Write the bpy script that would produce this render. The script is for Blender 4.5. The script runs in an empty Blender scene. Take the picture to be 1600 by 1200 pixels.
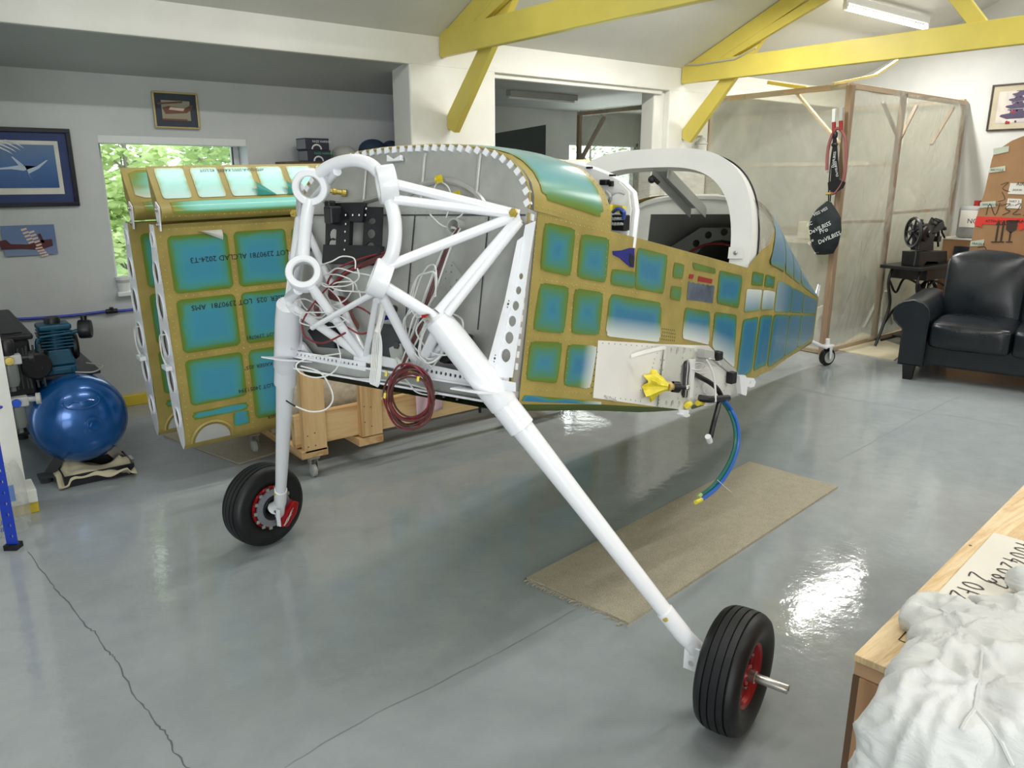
import bpy, math, random
from mathutils import Vector, Matrix, noise
from mathutils.geometry import tessellate_polygon
V = Vector
sc = bpy.context.scene
COL = sc.collection
R = random.Random(7)
# ------------------------------------------------------------ camera, sky, lights, exposure
F, CAMH = 1202.0, 1.55
TH = math.atan((600 - 277) / F)
AZ = math.atan(1575 * math.cos(TH) / F)
FW = V((math.cos(AZ), math.sin(AZ), 0)); RT = V((math.sin(AZ), -math.cos(AZ), 0)); UPV = V((0, 0, 1))
CD = FW * math.cos(TH) - UPV * math.sin(TH); CU = FW * math.sin(TH) + UPV * math.cos(TH)
CAM = V((0, 0, CAMH))
cd = bpy.data.cameras.new('camera'); cam = bpy.data.objects.new('camera', cd); COL.objects.link(cam)
cd.sensor_width = 36; cd.lens = F / 1600 * 36; cd.clip_start = .02; cd.clip_end = 200
cam.matrix_world = Matrix(((RT.x, CU.x, -CD.x, 0), (RT.y, CU.y, -CD.y, 0), (RT.z, CU.z, -CD.z, CAMH), (0, 0, 0, 1)))
sc.camera = cam
sc.view_settings.view_transform = 'Standard'; sc.view_settings.look = 'None'
sc.view_settings.exposure = 0.1; sc.view_settings.gamma = 1.0; sc.view_settings.use_curve_mapping = False
try:
    sc.cycles.use_denoising = True
    sc.cycles.max_bounces = 10; sc.cycles.transparent_max_bounces = 16
    sc.cycles.sample_clamp_indirect = 6
    sc.cycles.caustics_reflective = False; sc.cycles.caustics_refractive = False
except Exception: pass
wd = bpy.data.worlds.new('overcast_sky'); sc.world = wd; wd.use_nodes = True
bg = wd.node_tree.nodes['Background']; bg.inputs[0].default_value = (.86, .95, 1.0, 1); bg.inputs[1].default_value = 3.2

def area(name, loc, target, sx, sy, power, col=(1, 1, 1)):
    d = bpy.data.lights.new(name, 'AREA'); d.shape = 'RECTANGLE'; d.size = sx; d.size_y = sy; d.energy = power; d.color = col
    o = bpy.data.objects.new(name, d); COL.objects.link(o); o.location = loc
    o.rotation_euler = (V(target) - V(loc)).to_track_quat('-Z', 'Y').to_euler()
    return o
# fluorescent battens of the main bay (the first one is in view), all running along the building
TUBES = [(7.25, 3.77, 46), (4.6, 3.77, 44), (1.9, 3.6, 14), (7.25, 1.2, 46), (4.6, 1.2, 46), (1.9, 1.2, 26), (-.8, 1.2, 20), (4.6, -1.8, 46), (1.9, -1.8, 40), (-.8, -1.8, 36)]
def roof_z(y): return 2.52 + (5 - y) * .43 if y > .9 else 2.52 + 4.1 * .43 - (.9 - y) * .43
for tx, ty, tw in TUBES:
    area('tube_lamp_light', (tx, ty, roof_z(ty) - .17), (tx, ty, 0), 1.45, .06, tw, (1, .985, .95))
# added area light standing in for an assumed roller door, unseen behind the photographer
area('assumed_door_light', (-2.2, -4.4, 1.7), (2.6, 2.4, .8), 4.2, 2.8, 300, (.94, .975, 1))

area('back_room_fill', (8.0, 7.95, 1.5), (7.6, 6, 1.2), 1.3, 1.0, 22, (.95, 1, .97))  # added area light that brightens the back room from its window
# ------------------------------------------------------------ picture-to-room helpers (H metres of a known plane)
def ray(x, y): return CD + RT * ((x - 800) / F) + CU * ((600 - y) / F)
def onplane(x, y, n, d):
    r = ray(x, y); n = V(n); return CAM + r * ((d - n.dot(CAM)) / n.dot(r))
def atZ(x, y, z=0): return onplane(x, y, (0, 0, 1), z)
def atY(x, y, Y): return onplane(x, y, (0, 1, 0), Y)
def atX(x, y, X): return onplane(x, y, (1, 0, 0), X)
# airplane axes: s aft of the firewall, l to the near side, h up
PSI, PIT, ROL = (math.radians(q) for q in (15.8, 12, -1.6))
AA = V((math.cos(PSI) * math.cos(PIT), math.sin(PSI) * math.cos(PIT), -math.sin(PIT)))
_l = V((math.sin(PSI), -math.cos(PSI), 0)); _u = _l.cross(AA)
if _u.z < 0: _u = -_u
AL = _l * math.cos(ROL) - _u * math.sin(ROL); AU = _u * math.cos(ROL) + _l * math.sin(ROL)
AO = V((1.139, 2.061, .9745))
def B(s, l, h): return AO + AA * s + AL * l + AU * h
def lerp_tab(t, x):
    if x <= t[0][0]: return t[0][1]
    for (a, b), (c, d) in zip(t, t[1:]):
        if x <= c: return b + (d - b) * (x - a) / (c - a)
    return t[-1][1]
LP = [(-.1, .45), (0, .465), (.2, .495), (.44, .522), (.75, .547), (1.05, .56), (1.54, .56), (1.9, .552), (2.2, .52), (4.87, .05)]
HB = [(0, -.045), (.44, -.05), (.8, -.066), (1.25, -.066), (1.6, -.03), (1.9, .05), (4.87, .30)]
HL = [(0, .49), (.385, .492), (.9, .5), (1.54, .518), (4.87, .64)]
def lp(s): return lerp_tab(LP, s)
def fp(x, y, s):
    r = ray(x, y); q = CAM - AO; return CAM + r * ((s - q.dot(AA)) / r.dot(AA))
def body(P): q = P - AO; return q.dot(AA), q.dot(AL), q.dot(AU)
def side(x, y):
    L = .52; r = ray(x, y); q = CAM - AO
    for _ in range(25):
        P = q + r * ((L - q.dot(AL)) / r.dot(AL)); L = lp(P.dot(AA))
    return P.dot(AA), P.dot(AU)

# ------------------------------------------------------------ materials
def lin(c): return tuple((v / 255 / 12.92 if v / 255 <= .04045 else ((v / 255 + .055) / 1.055) ** 2.4) for v in c[:3]) + (1,)
class NT:
    def __init__(s, name):
        s.m = bpy.data.materials.new(name); s.m.use_nodes = True; s.t = s.m.node_tree; s.p = s.t.nodes['Principled BSDF']
        s.tc = s.n('ShaderNodeTexCoord')
    def n(s, ty, **k):
        q = s.t.nodes.new(ty)
        for a, b in k.items(): setattr(q, a, b)
        return q
    def l(s, a, b): s.t.links.new(a, b)
    def map(s, scale=(1, 1, 1), rot=(0, 0, 0), src='Object'):
        q = s.n('ShaderNodeMapping'); q.inputs['Scale'].default_value = scale; q.inputs['Rotation'].default_value = rot
        s.l(s.tc.outputs[src], q.inputs[0]); return q.outputs[0]
    def noise(s, scale=5, detail=4, vec=None, rough=.55, dist=0):
        q = s.n('ShaderNodeTexNoise'); q.inputs['Scale'].default_value = scale; q.inputs['Detail'].default_value = detail
        q.inputs['Roughness'].default_value = rough; q.inputs['Distortion'].default_value = dist
        s.l(vec if vec is not None else s.tc.outputs['Object'], q.inputs['Vector']); return q.outputs['Fac']
    def ramp(s, fac, stops):
        q = s.n('ShaderNodeValToRGB'); e = q.color_ramp.elements
        while len(e) < len(stops): e.new(.5)
        for i, (p, c) in enumerate(stops): e[i].position = p; e[i].color = c if len(c) == 4 and max(c) <= 1.001 else lin(c)
        s.l(fac, q.inputs[0]); return q.outputs[0]
    def mix(s, fac, a, b, blend='MIX'):
        q = s.n('ShaderNodeMix', data_type='RGBA', blend_type=blend)
        for so, v in ((0, fac), (6, a), (7, b)):
            if hasattr(v, 'is_linked') or hasattr(v, 'links'): s.l(v, q.inputs[so])
            else: q.inputs[so].default_value = v
        return q.outputs[2]
    def bump(s, h, strength=.2, dist=.01):
        q = s.n('ShaderNodeBump'); q.inputs['Strength'].default_value = strength; q.inputs['Distance'].default_value = dist
        s.l(h, q.inputs['Height']); s.l(q.outputs[0], s.p.inputs['Normal'])
    def set(s, **k):
        for a, b in k.items():
            i = s.p.inputs[a.replace('_', ' ')]
            if hasattr(b, 'is_linked') or hasattr(b, 'links'): s.l(b, i)
            else: i.default_value = b
        return s
MATS = {}
def mat(name, col, rough=.5, metal=0.0, var=.06, vs=6, bump=0, bs=60, bd=.003, coat=0, spec=.5):
    if name in MATS: return MATS[name]
    q = NT(name); c = lin(col)
    n = q.noise(vs, 3)
    d = tuple(v * (1 - var * 2) for v in c[:3]) + (1,); e = tuple(min(1, v * (1 + var)) for v in c[:3]) + (1,)
    q.set(Base_Color=q.ramp(n, [(.3, d), (.7, e)]), Roughness=rough, Metallic=metal)
    q.p.inputs['Specular IOR Level'].default_value = spec
    if coat: q.p.inputs['Coat Weight'].default_value = coat; q.p.inputs['Coat Roughness'].default_value = .08
    if bump: q.bump(q.noise(bs, 3), bump, bd)
    MATS[name] = q.m; return q.m
def emis(name, col, strength):
    q = NT(name); q.set(Base_Color=lin(col), Emission_Color=lin(col), Emission_Strength=strength); MATS[name] = q.m; return q.m
def wood(name, light, dark, axis=0, rough=.55, ring=14, fine=70):
    if name in MATS: return MATS[name]
    q = NT(name); s = [1.0, 1.0, 1.0]; s[axis] = .07
    v = q.map(tuple(s)); n1 = q.noise(ring, 4, v, .6, .6); n2 = q.noise(fine, 3, v)
    c = q.ramp(n1, [(.36, lin(dark)), (.5, lin(light)), (.66, lin([min(255, k * 1.04) for k in light]))])
    q.set(Base_Color=q.mix(.25, c, q.ramp(n2, [(.35, lin(dark)), (.65, lin(light))])), Roughness=rough); q.bump(n2, .12, .002)
    MATS[name] = q.m; return q.m
# ------------------------------------------------------------ mesh building
class MB:
    def __init__(s): s.v = []; s.f = []
    def add(s, vs, fs):
        b = len(s.v); s.v += [V(p) for p in vs]; s.f += [tuple(b + i for i in f) for f in fs]; return s
    def box(s, c, d, M=None):
        x, y, z = (q / 2 for q in d); vs = [V((a, b, e)) for a in (-x, x) for b in (-y, y) for e in (-z, z)]
        c = V(c); vs = [(M @ p if M else p) + c for p in vs]
        return s.add(vs, [(0, 1, 3, 2), (4, 6, 7, 5), (0, 4, 5, 1), (2, 3, 7, 6), (0, 2, 6, 4), (1, 5, 7, 3)])
    def box2(s, a, b): a = V(a); b = V(b); return s.box((a + b) / 2, [abs(q) for q in (b - a)])
    def bar(s, p, q, w, t, up=(0, 0, 1)):
        p = V(p); q = V(q); d = q - p; x = d.normalized(); y = V(up).cross(x)
        if y.length < 1e-4: y = V((1, 0, 0)).cross(x)
        y.normalize(); z = x.cross(y)
        return s.box((p + q) / 2, (d.length, w, t), Matrix((x, y, z)).transposed())
    def frame(s, d):
        d = d.normalized(); a = V((0, 0, 1)) if abs(d.z) < .9 else V((1, 0, 0)); x = a.cross(d).normalized(); return x, d.cross(x)
    def tube(s, pts, r, n=10, closed=False, cap=True):
        pts = [V(p) for p in pts]; m = len(pts); rr = r if isinstance(r, (list, tuple)) else [r] * m
        vs = []; x = None
        for i, p in enumerate(pts):
            if closed: d = pts[(i + 1) % m] - pts[i - 1]
            else: d = pts[min(i + 1, m - 1)] - pts[max(i - 1, 0)]
            if d.length < 1e-9: d = V((0, 0, 1))
            d.normalize()
            if x is None: x = s.frame(d)[0]
            else:
                x = x - d * x.dot(d)
                x = x.normalized() if x.length > 1e-6 else s.frame(d)[0]
            y = d.cross(x)
            for k in range(n):
                t = 2 * math.pi * k / n; vs.append(p + (x * math.cos(t) + y * math.sin(t)) * rr[i])
        fs = []
        for i in range(m if closed else m - 1):
            j = (i + 1) % m
            for k in range(n):
                l = (k + 1) % n; fs.append((i * n + k, i * n + l, j * n + l, j * n + k))
        if cap and not closed: fs += [tuple(range(n - 1, -1, -1)), tuple((m - 1) * n + k for k in range(n))]
        return s.add(vs, fs)
    def cyl(s, p, q, r, r2=None, n=16): return s.tube([p, q], [r, r if r2 is None else r2], n)
    def lathe(s, o, ax, prof, n=28, close=False):
        o = V(o); ax = V(ax).normalized(); x, y = s.frame(ax); vs = []
        for (r, z) in prof:
            for k in range(n):
                t = 2 * math.pi * k / n; vs.append(o + ax * z + (x * math.cos(t) + y * math.sin(t)) * max(r, 1e-5))
        m = len(prof); fs = []
        for i in range(m if close else m - 1):
            j = (i + 1) % m
            for k in range(n): l = (k + 1) % n; fs.append((i * n + k, i * n + l, j * n + l, j * n + k))
        return s.add(vs, fs)
    def plate(s, o, ex, ey, outer, holes=(), t=.003):
        """flat sheet of thickness t (along ex x ey, behind the face) with real holes"""
        o = V(o); ex = V(ex); ey = V(ey); nz = ex.cross(ey).normalized() * t
        loops = [list(outer)] + [list(h) for h in holes]; flat = [p for l in loops for p in l]; N = len(flat)
        tri = tessellate_polygon([[V((a, b, 0)) for a, b in l] for l in loops])
        P = [o + ex * a + ey * b for a, b in flat]; vs = P + [p - nz for p in P]; fs = []
        for a, b, c in tri:
            (x1, y1), (x2, y2), (x3, y3) = flat[a], flat[b], flat[c]
            if (x2 - x1) * (y3 - y1) - (x3 - x1) * (y2 - y1) < 0: b, c = c, b
            fs += [(a, b, c), (N + c, N + b, N + a)]
        k = 0
        for l in loops:
            m = len(l)
            for i in range(m): a, b = k + i, k + (i + 1) % m; fs.append((a, b, N + b, N + a))
            k += m
        return s.add(vs, fs)
    def prism(s, pts, off):
        pts = [V(p) for p in pts]; off = V(off); n = len(pts)
        if n > 4:
            nr = sum((pts[i].cross(pts[(i + 1) % n]) for i in range(n)), V()); caps = []
            for a, b, c in tessellate_polygon([pts]):
                if (pts[b] - pts[a]).cross(pts[c] - pts[a]).dot(nr) < 0: b, c = c, b
                caps += [(a, c, b), (n + a, n + b, n + c)]
        else: caps = [tuple(range(n))[::-1], tuple(range(n, 2 * n))]
        return s.add(pts + [p + off for p in pts], caps + [(i, (i + 1) % n, n + (i + 1) % n, n + i) for i in range(n)])
    def grid(s, fn, nu, nv):
        vs = [fn(i / nu, j / nv) for j in range(nv + 1) for i in range(nu + 1)]; w = nu + 1
        return s.add(vs, [(j * w + i, j * w + i + 1, j * w + w + i + 1, j * w + w + i) for j in range(nv) for i in range(nu)])
    def ball(s, c, r, n=14, m=9, sc=(1, 1, 1)):
        c = V(c); vs = []
        for j in range(m + 1):
            f = math.pi * j / m
            for i in range(n): t = 2 * math.pi * i / n; vs.append(c + V((math.sin(f) * math.cos(t) * sc[0], math.sin(f) * math.sin(t) * sc[1], math.cos(f) * sc[2])) * r)
        return s.add(vs, [(j * n + i, j * n + n + i, j * n + n + (i + 1) % n, j * n + (i + 1) % n) for j in range(m) for i in range(n)])
    def build(s, name, m, parent=None, smooth=40, bevel=0, local=False, kind=None, solid=0, label=None):
        o0 = V((0, 0, 0)) if (local or parent is None) else ORG.get(parent.name, V((0, 0, 0)))
        me = bpy.data.meshes.new(name); me.from_pydata([tuple(p - o0) for p in s.v], [], s.f); me.validate(); me.update()
        if smooth:
            me.polygons.foreach_set('use_smooth', [True] * len(me.polygons)); me.set_sharp_from_angle(angle=math.radians(smooth))
        if m: me.materials.append(m)
        o = bpy.data.objects.new(name, me); COL.objects.link(o)
        if parent: o.parent = parent; ORG[o.name] = o0
        if solid:
            q = o.modifiers.new('thickness', 'SOLIDIFY'); q.thickness = solid; q.offset = -1
        if bevel:
            q = o.modifiers.new('bevel', 'BEVEL'); q.width = bevel; q.segments = 2; q.limit_method = 'ANGLE'; q.harden_normals = False
        if kind: o['kind'] = kind
        if label: o['label'] = label
        return o
ORG = {}
def thing(name, label, cat, loc=(0, 0, 0), rot=0, group=None):
    o = bpy.data.objects.new(name, None); COL.objects.link(o); o.location = loc; o.rotation_euler = (0, 0, rot)
    o['label'] = label; o['category'] = cat
    if group: o['group'] = group
    ORG[o.name] = V(loc); o.empty_display_size = .1
    return o
def solo(o, label, cat, group=None):
    o['label'] = label; o['category'] = cat
    if group: o['group'] = group
    return o
def struct(o): o['kind'] = 'structure'; return o
def smoothpts(pts, k=6, closed=False):
    pts = [V(p) for p in pts]; n = len(pts); out = []
    for i in range(n if closed else n - 1):
        if closed: p0, p1, p2, p3 = pts[i - 1], pts[i], pts[(i + 1) % n], pts[(i + 2) % n]
        else: p0, p1, p2, p3 = pts[max(i - 1, 0)], pts[i], pts[i + 1], pts[min(i + 2, n - 1)]
        for j in range(k):
            t = j / k; out.append(.5 * ((2 * p1) + (p2 - p0) * t + (2 * p0 - 5 * p1 + 4 * p2 - p3) * t * t + (3 * p1 - p0 - 3 * p2 + p3) * t ** 3))
    if not closed: out.append(pts[-1])
    return out
def circ(c, r, n=14, sy=1): return [(c[0] + r * math.cos(2 * math.pi * k / n), c[1] + r * sy * math.sin(2 * math.pi * k / n)) for k in range(n)]
def text(name, body_, o, ex, ey, height, m, parent, align='LEFT', depth=.0006, shear=0):
    """lettering as a thin printed mesh, baseline from o along ex, ascenders along ey"""
    cu = bpy.data.curves.new('lettering', 'FONT'); cu.body = body_; cu.size = height * 1.38; cu.align_x = align; cu.resolution_u = 2; cu.shear = shear
    to = bpy.data.objects.new('lettering', cu); COL.objects.link(to)
    dg = bpy.context.evaluated_depsgraph_get(); me0 = bpy.data.meshes.new_from_object(to.evaluated_get(dg))
    vs = [tuple(p.co) for p in me0.vertices]; fs = [tuple(p.vertices) for p in me0.polygons]
    bpy.data.objects.remove(to); bpy.data.curves.remove(cu); bpy.data.meshes.remove(me0)
    ex = V(ex).normalized(); ey = V(ey).normalized(); nz = ex.cross(ey).normalized()
    mb = MB(); mb.add([V(o) + ex * a + ey * b + nz * depth for a, b, c in vs], fs)
    return mb.build(name, m, parent, smooth=0)
def strokes(name, lines, o, ex, ey, w, m, parent, depth=.0008):
    """marker-pen strokes: polylines in (x, y) drawn as flat ribbons"""
    ex = V(ex); ey = V(ey); nz = ex.cross(ey).normalized() * depth; mb = MB(); o = V(o)
    for ln in lines:
        pts = smoothpts([V((a, b, 0)) for a, b in ln], 4) if len(ln) > 2 else [V((a, b, 0)) for a, b in ln]
        vs = []
        for i, p in enumerate(pts):
            d = (pts[min(i + 1, len(pts) - 1)] - pts[max(i - 1, 0)]).normalized(); n = V((-d.y, d.x, 0)) * w / 2
            for q in (p + n, p - n): vs.append(o + ex * q.x + ey * q.y + nz)
        mb.add(vs, [(2 * i, 2 * i + 1, 2 * i + 3, 2 * i + 2) for i in range(len(pts) - 1)])
    return mb.build(name, m, parent, smooth=0)
def film(name, corners, surf, m, parent, reach=(.06, .06, .06, .06), white=None, n=14, jitter=.012, off=.0018):
    """masking-film panel: a thin sheet on a curved skin; 'ed' carries how far the primer overspray reached in from each edge"""
    A, Bc, C_, D = [V((c[0], c[1], 0)) for c in corners]      # left-bottom, right-bottom, right-top, left-top in skin coordinates
    wm = ((Bc - A).length + (C_ - D).length) / 2; hm = ((D - A).length + (C_ - Bc).length) / 2
    vs, col = [], []; seed = R.random() * 50
    for j in range(n + 1):
        for i in range(n + 1):
            a, b = i / n, j / n; p = (A * (1 - a) + Bc * a) * (1 - b) + (D * (1 - a) + C_ * a) * b
            cx = min(a, 1 - a) * wm; cy = min(b, 1 - b) * hm; k = .018
            if cx < k and cy < k and (cx + cy) < k * .6:       # cut corners
                q = (A + Bc + C_ + D) / 4; p = p + (q - p) * .05
            e = 1.0
            for d, rc in zip((a * wm, (1 - a) * wm, b * hm, (1 - b) * hm), reach):
                if rc > 0: e = min(e, max(0, d + jitter * noise.noise(V((p.x * 9 + seed, p.y * 9, 0)))) / rc)
            w = 0
            if white: w = min(1, max(0, white(a, b)))
            P = surf(p.x, p.y, off); vs.append(P); col.append((e, w, seed / 50, 1))
    mb = MB(); w_ = n + 1
    mb.add(vs, [(j * w_ + i, j * w_ + i + 1, j * w_ + w_ + i + 1, j * w_ + w_ + i) for j in range(n) for i in range(n)])
    o = mb.build(name, m, parent, smooth=60)
    at = o.data.color_attributes.new('ed', 'FLOAT_COLOR', 'POINT')
    for i, c in enumerate(col): at.data[i].color = c
    return o
def film_mat(name, stops, rough=.28):
    q = NT(name); at = q.n('ShaderNodeAttribute', attribute_name='ed'); sp = q.n('ShaderNodeSeparateColor'); q.l(at.outputs['Color'], sp.inputs[0])
    n = q.noise(9, 4); ad = q.n('ShaderNodeMath', operation='MULTIPLY_ADD'); q.l(n, ad.inputs[0]); ad.inputs[1].default_value = .22
    sb = q.n('ShaderNodeMath', operation='SUBTRACT'); q.l(sp.outputs[0], sb.inputs[0]); sb.inputs[1].default_value = .11; q.l(sb.outputs[0], ad.inputs[2])
    c = q.ramp(ad.outputs[0], stops)
    c2 = q.mix(sp.outputs[1], c, lin((214, 220, 216)))
    q.set(Base_Color=c2, Roughness=rough, Specular_IOR_Level=.4); q.bump(q.noise(22, 2), .06, .004); MATS[name] = q.m; return q.m

M_white = mat('white_gloss_paint', (243, 244, 248), .28, var=.01, coat=.3)
M_gold = mat('gold_green_primer', (162, 145, 78), .45, var=.09, vs=9, bump=.05, bs=180)
M_alu = None
def _alu():
    q = NT('dull_aluminium'); v = q.map((1, 1, 1)); n = q.noise(4, 5, v); n2 = q.noise(60, 3, q.map((1, 1, .08)))
    q.set(Base_Color=q.ramp(n, [(.3, lin((168, 168, 164))), (.7, lin((206, 206, 202)))]), Metallic=.55, Roughness=q.ramp(n2, [(.3, (.3, .3, .3, 1)), (.7, (.46, .46, .46, 1))]))
    q.bump(n, .12, .02); MATS['dull_aluminium'] = q.m; return q.m
M_alu = _alu()
M_steel = mat('bright_steel', (196, 192, 186), .28, .9, .05)
M_black = mat('black_powder_coat', (16, 16, 22), .45, var=.1)
M_rubber = mat('tire_rubber', (15, 16, 20), .5, var=.12, vs=14, bump=.1, bs=120)
M_red = mat('red_anodised', (170, 22, 30), .3, .35, .06)
M_yellow = mat('yellow_gloss_paint', (216, 198, 92), .4, var=.05, vs=3, bump=.05, bs=25)
M_film = film_mat('blue_masking_film', [(0.0, (96, 116, 36)), (.12, (92, 124, 54)), (.34, (72, 128, 104)), (.68, (60, 128, 146)), (1.0, (50, 116, 152))])
M_filmd = film_mat('deck_masking_film', [(0.0, (100, 116, 34)), (.2, (94, 130, 56)), (.5, (86, 150, 128)), (1.0, (90, 160, 168))], .24)
M_filmw = film_mat('teal_masking_film', [(0.0, (104, 122, 40)), (.14, (92, 130, 60)), (.34, (76, 146, 132)), (.66, (70, 148, 162)), (1.0, (66, 144, 172))])
M_filmf = film_mat('lit_masking_film', [(0.0, (140, 132, 48)), (.2, (112, 150, 84)), (.5, (120, 186, 164)), (1.0, (142, 208, 198))], .2)  # flap film, paled in its colour for the brighter light on the upturned face
M_ink = mat('black_ink', (26, 26, 34), .6, var=0)
M_gray = mat('gray_paint', (176, 178, 174), .5, var=.03)
M_dark = mat('dark_gray', (66, 70, 72), .55, var=.06)
M_wwire = mat('white_wire', (228, 228, 226), .4, var=0)
M_bwire = mat('brown_wire', (92, 48, 44), .45, var=.1)
M_rwire = mat('maroon_wire', (128, 40, 50), .45, var=.1)
M_tape = mat('yellow_tape', (232, 214, 60), .45, var=.1, vs=30)
M_brass = mat('brass_fitting', (206, 184, 96), .35, .5, .05)
M_pine = wood('pine_timber', (222, 190, 140), (190, 148, 96), 0)
M_pinez = wood('pine_post_timber', (220, 186, 136), (188, 146, 94), 2)
M_piney = wood('pine_cross_timber', (214, 178, 128), (178, 136, 88), 1)
# ============================================================ the building
def floor_mat():
    q = NT('gray_epoxy_floor'); n = q.noise(1.1, 5, None, .6, .4); n2 = q.noise(7, 5, None, .65); n3 = q.noise(15, 3)
    c = q.ramp(n, [(.3, (150, 156, 159)), (.7, (162, 168, 170))])
    c = q.mix(.35, c, q.ramp(n2, [(.35, (147, 154, 158)), (.62, (166, 172, 174))]))
    r = q.ramp(n2, [(.3, (.05, .05, .05, 1)), (.62, (.11, .11, .11, 1)), (.8, (.22, .22, .22, 1))])
    q.set(Base_Color=c, Roughness=r, Specular_IOR_Level=.5); q.bump(q.mix(.5, n2, n3), .11, .02); return q.m
def wall_mat(name, c1, c2):
    q = NT(name); n = q.noise(1.6, 6, None, .65); n2 = q.noise(18, 4)
    q.set(Base_Color=q.ramp(n, [(.3, c1), (.7, c2)]), Roughness=.62); q.bump(n2, .12, .01); return q.m
M_floor = floor_mat(); M_wall = wall_mat('white_wall_paint', (206, 208, 206), (218, 219, 216))
M_ceil = wall_mat('white_ceiling_board', (212, 212, 206), (222, 222, 217)); M_beam = wall_mat('white_beam_paint', (222, 222, 214), (236, 236, 230))
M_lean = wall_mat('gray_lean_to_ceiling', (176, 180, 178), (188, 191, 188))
fl = struct(MB().box2((-4.2, -5.3, -.1), (8.9, 8.3, 0)).build('floor', M_floor, smooth=0))
def floor_line(name, pix, w, m, zz=.0006):
    pts = smoothpts([atZ(x, y, zz) for x, y in pix], 5); vs = []
    for i, p in enumerate(pts):
        d = (pts[min(i + 1, len(pts) - 1)] - pts[max(i - 1, 0)]).normalized(); n = V((-d.y, d.x, 0)) * w * (.6 + .8 * R.random()) / 2
        j = V((R.uniform(-1, 1), R.uniform(-1, 1), 0)) * w * 1.1
        vs += [p + n + j, p - n + j]
    return MB().add(vs, [(2 * i, 2 * i + 1, 2 * i + 3, 2 * i + 2) for i in range(len(pts) - 1)]).build(name, m, fl, smooth=0)
M_crack = mat('floor_crack', (96, 102, 104), .7); M_joint = mat('floor_joint', (128, 137, 137), .5)
floor_line('crack', [(45, 862), (75, 905), (92, 925), (110, 945), (134, 978), (150, 990), (170, 1020), (182, 1030), (204, 1075), (222, 1100), (245, 1130), (262, 1150), (272, 1175), (296, 1202)], .004, M_crack)
floor_line('joint', [(440, 1202), (560, 1130), (700, 1060), (800, 1008), (900, 952)], .003, M_joint)
floor_line('joint', [(1170, 588), (1300, 618), (1440, 642), (1600, 668)], .004, M_joint)
floor_line('joint', [(1304, 722), (1360, 692), (1440, 648), (1500, 618)], .004, M_joint)
floor_line('joint', [(600, 702), (700, 672), (800, 642), (900, 615)], .006, M_joint)
# left bay: window wall with its deep opening
WX0, WX1, WZ0, WZ1 = 1.13, 2.10, .80, 1.815
ww = MB()
ww.box2((-1.2, 5.75, 0), (WX0, 6.0, 2.25)); ww.box2((WX1, 5.75, 0), (3.45, 6.0, 2.25))
ww.box2((WX0, 5.75, 0), (WX1, 6.0, WZ0)); ww.box2((WX0, 5.75, WZ1), (WX1, 6.0, 2.25))
struct(ww.build('wall_left', wall_mat('gray_white_wall_paint', (188, 192, 193), (202, 205, 205)), smooth=0))
struct(MB().box2((3.45, 5.25, 0), (3.6, 8.2, 2.5)).build('wall_partition', M_wall, smooth=0))
struct(MB().box2((3.6, 8.0, 0), (7.3, 8.2, 2.5)).box2((7.3, 8.0, 0), (8.7, 8.2, .95)).box2((7.3, 8.0, 2.02), (8.7, 8.2, 2.5)).build('wall_back', M_wall, smooth=0))
struct(MB().box2((8.7, -5.3, 0), (8.9, 8.2, 5)).build('wall_right', M_wall, smooth=0))
struct(MB().box2((-4.2, -5.3, 0), (8.9, -5.1, 5)).build('wall_front', M_wall, smooth=0))
struct(MB().box2((-4.2, -5.3, 0), (-4.0, 6, 5)).build('wall_end', M_wall, smooth=0))
struct(MB().box2((-1.2, 5.25, 0), (-1.1, 6, 2.5)).build('wall_side', M_wall, smooth=0))
# short white wall pier beside the compressor
struct(MB().box2((-1.2, 4.10, 0.07), (.30, 4.22, 2.3)).build('wall_pier', M_beam, smooth=0))
struct(MB().box2((-.2, 4.07, .055), (.335, 4.24, .12)).build('trim_1', M_beam, smooth=0, bevel=.004))
M_skirt = mat('yellow_skirting_paint', (214, 190, 60), .5, var=.06)
struct(MB().box2((-.2, 4.08, 0), (.335, 4.23, .055)).build('baseboard_pier', M_skirt, smooth=0, bevel=.004))
struct(MB().box2((-1.1, 5.715, 0), (3.45, 5.75, .075)).build('baseboard_left', M_skirt, smooth=0, bevel=.004))
# roof
y0, y1, y2 = 5.02, .9, -5.3
cl = MB(); t = .06
cl.prism([(-4.2, y0, roof_z(y0)), (-4.2, y1, roof_z(y1)), (-4.2, y1, roof_z(y1) + t), (-4.2, y0, roof_z(y0) + t)], (13.1, 0, 0))
cl.prism([(-4.2, y1, roof_z(y1)), (-4.2, y2, roof_z(y2)), (-4.2, y2, roof_z(y2) + t), (-4.2, y1, roof_z(y1) + t)], (13.1, 0, 0))
struct(cl.build('ceiling', M_ceil, smooth=0))
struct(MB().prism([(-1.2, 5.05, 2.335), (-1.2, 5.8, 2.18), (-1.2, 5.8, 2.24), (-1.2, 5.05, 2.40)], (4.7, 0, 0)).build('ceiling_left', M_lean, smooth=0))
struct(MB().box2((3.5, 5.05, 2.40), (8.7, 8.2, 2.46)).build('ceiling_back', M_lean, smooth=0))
bm_ = MB().box2((-4.2, 5.0, 2.32), (8.7, 5.05, 2.60)); struct(bm_.build('beam', M_beam, smooth=0, bevel=.006))
struct(MB().box2((3.80, 5.03, 2.285), (5.73, 5.08, 2.36)).build('trim_2', M_beam, smooth=0, bevel=.004))
struct(MB().box2((3.03, 5.0, 0), (3.79, 5.25, 2.33)).build('pillar', M_beam, smooth=0, bevel=.012))
struct(MB().box2((5.80, 5.0, 0), (6.39, 5.25, 2.33)).box2((5.66, 5.06, 0), (5.80, 5.22, 2.33)).build('pillar', M_beam, smooth=0, bevel=.012))
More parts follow.
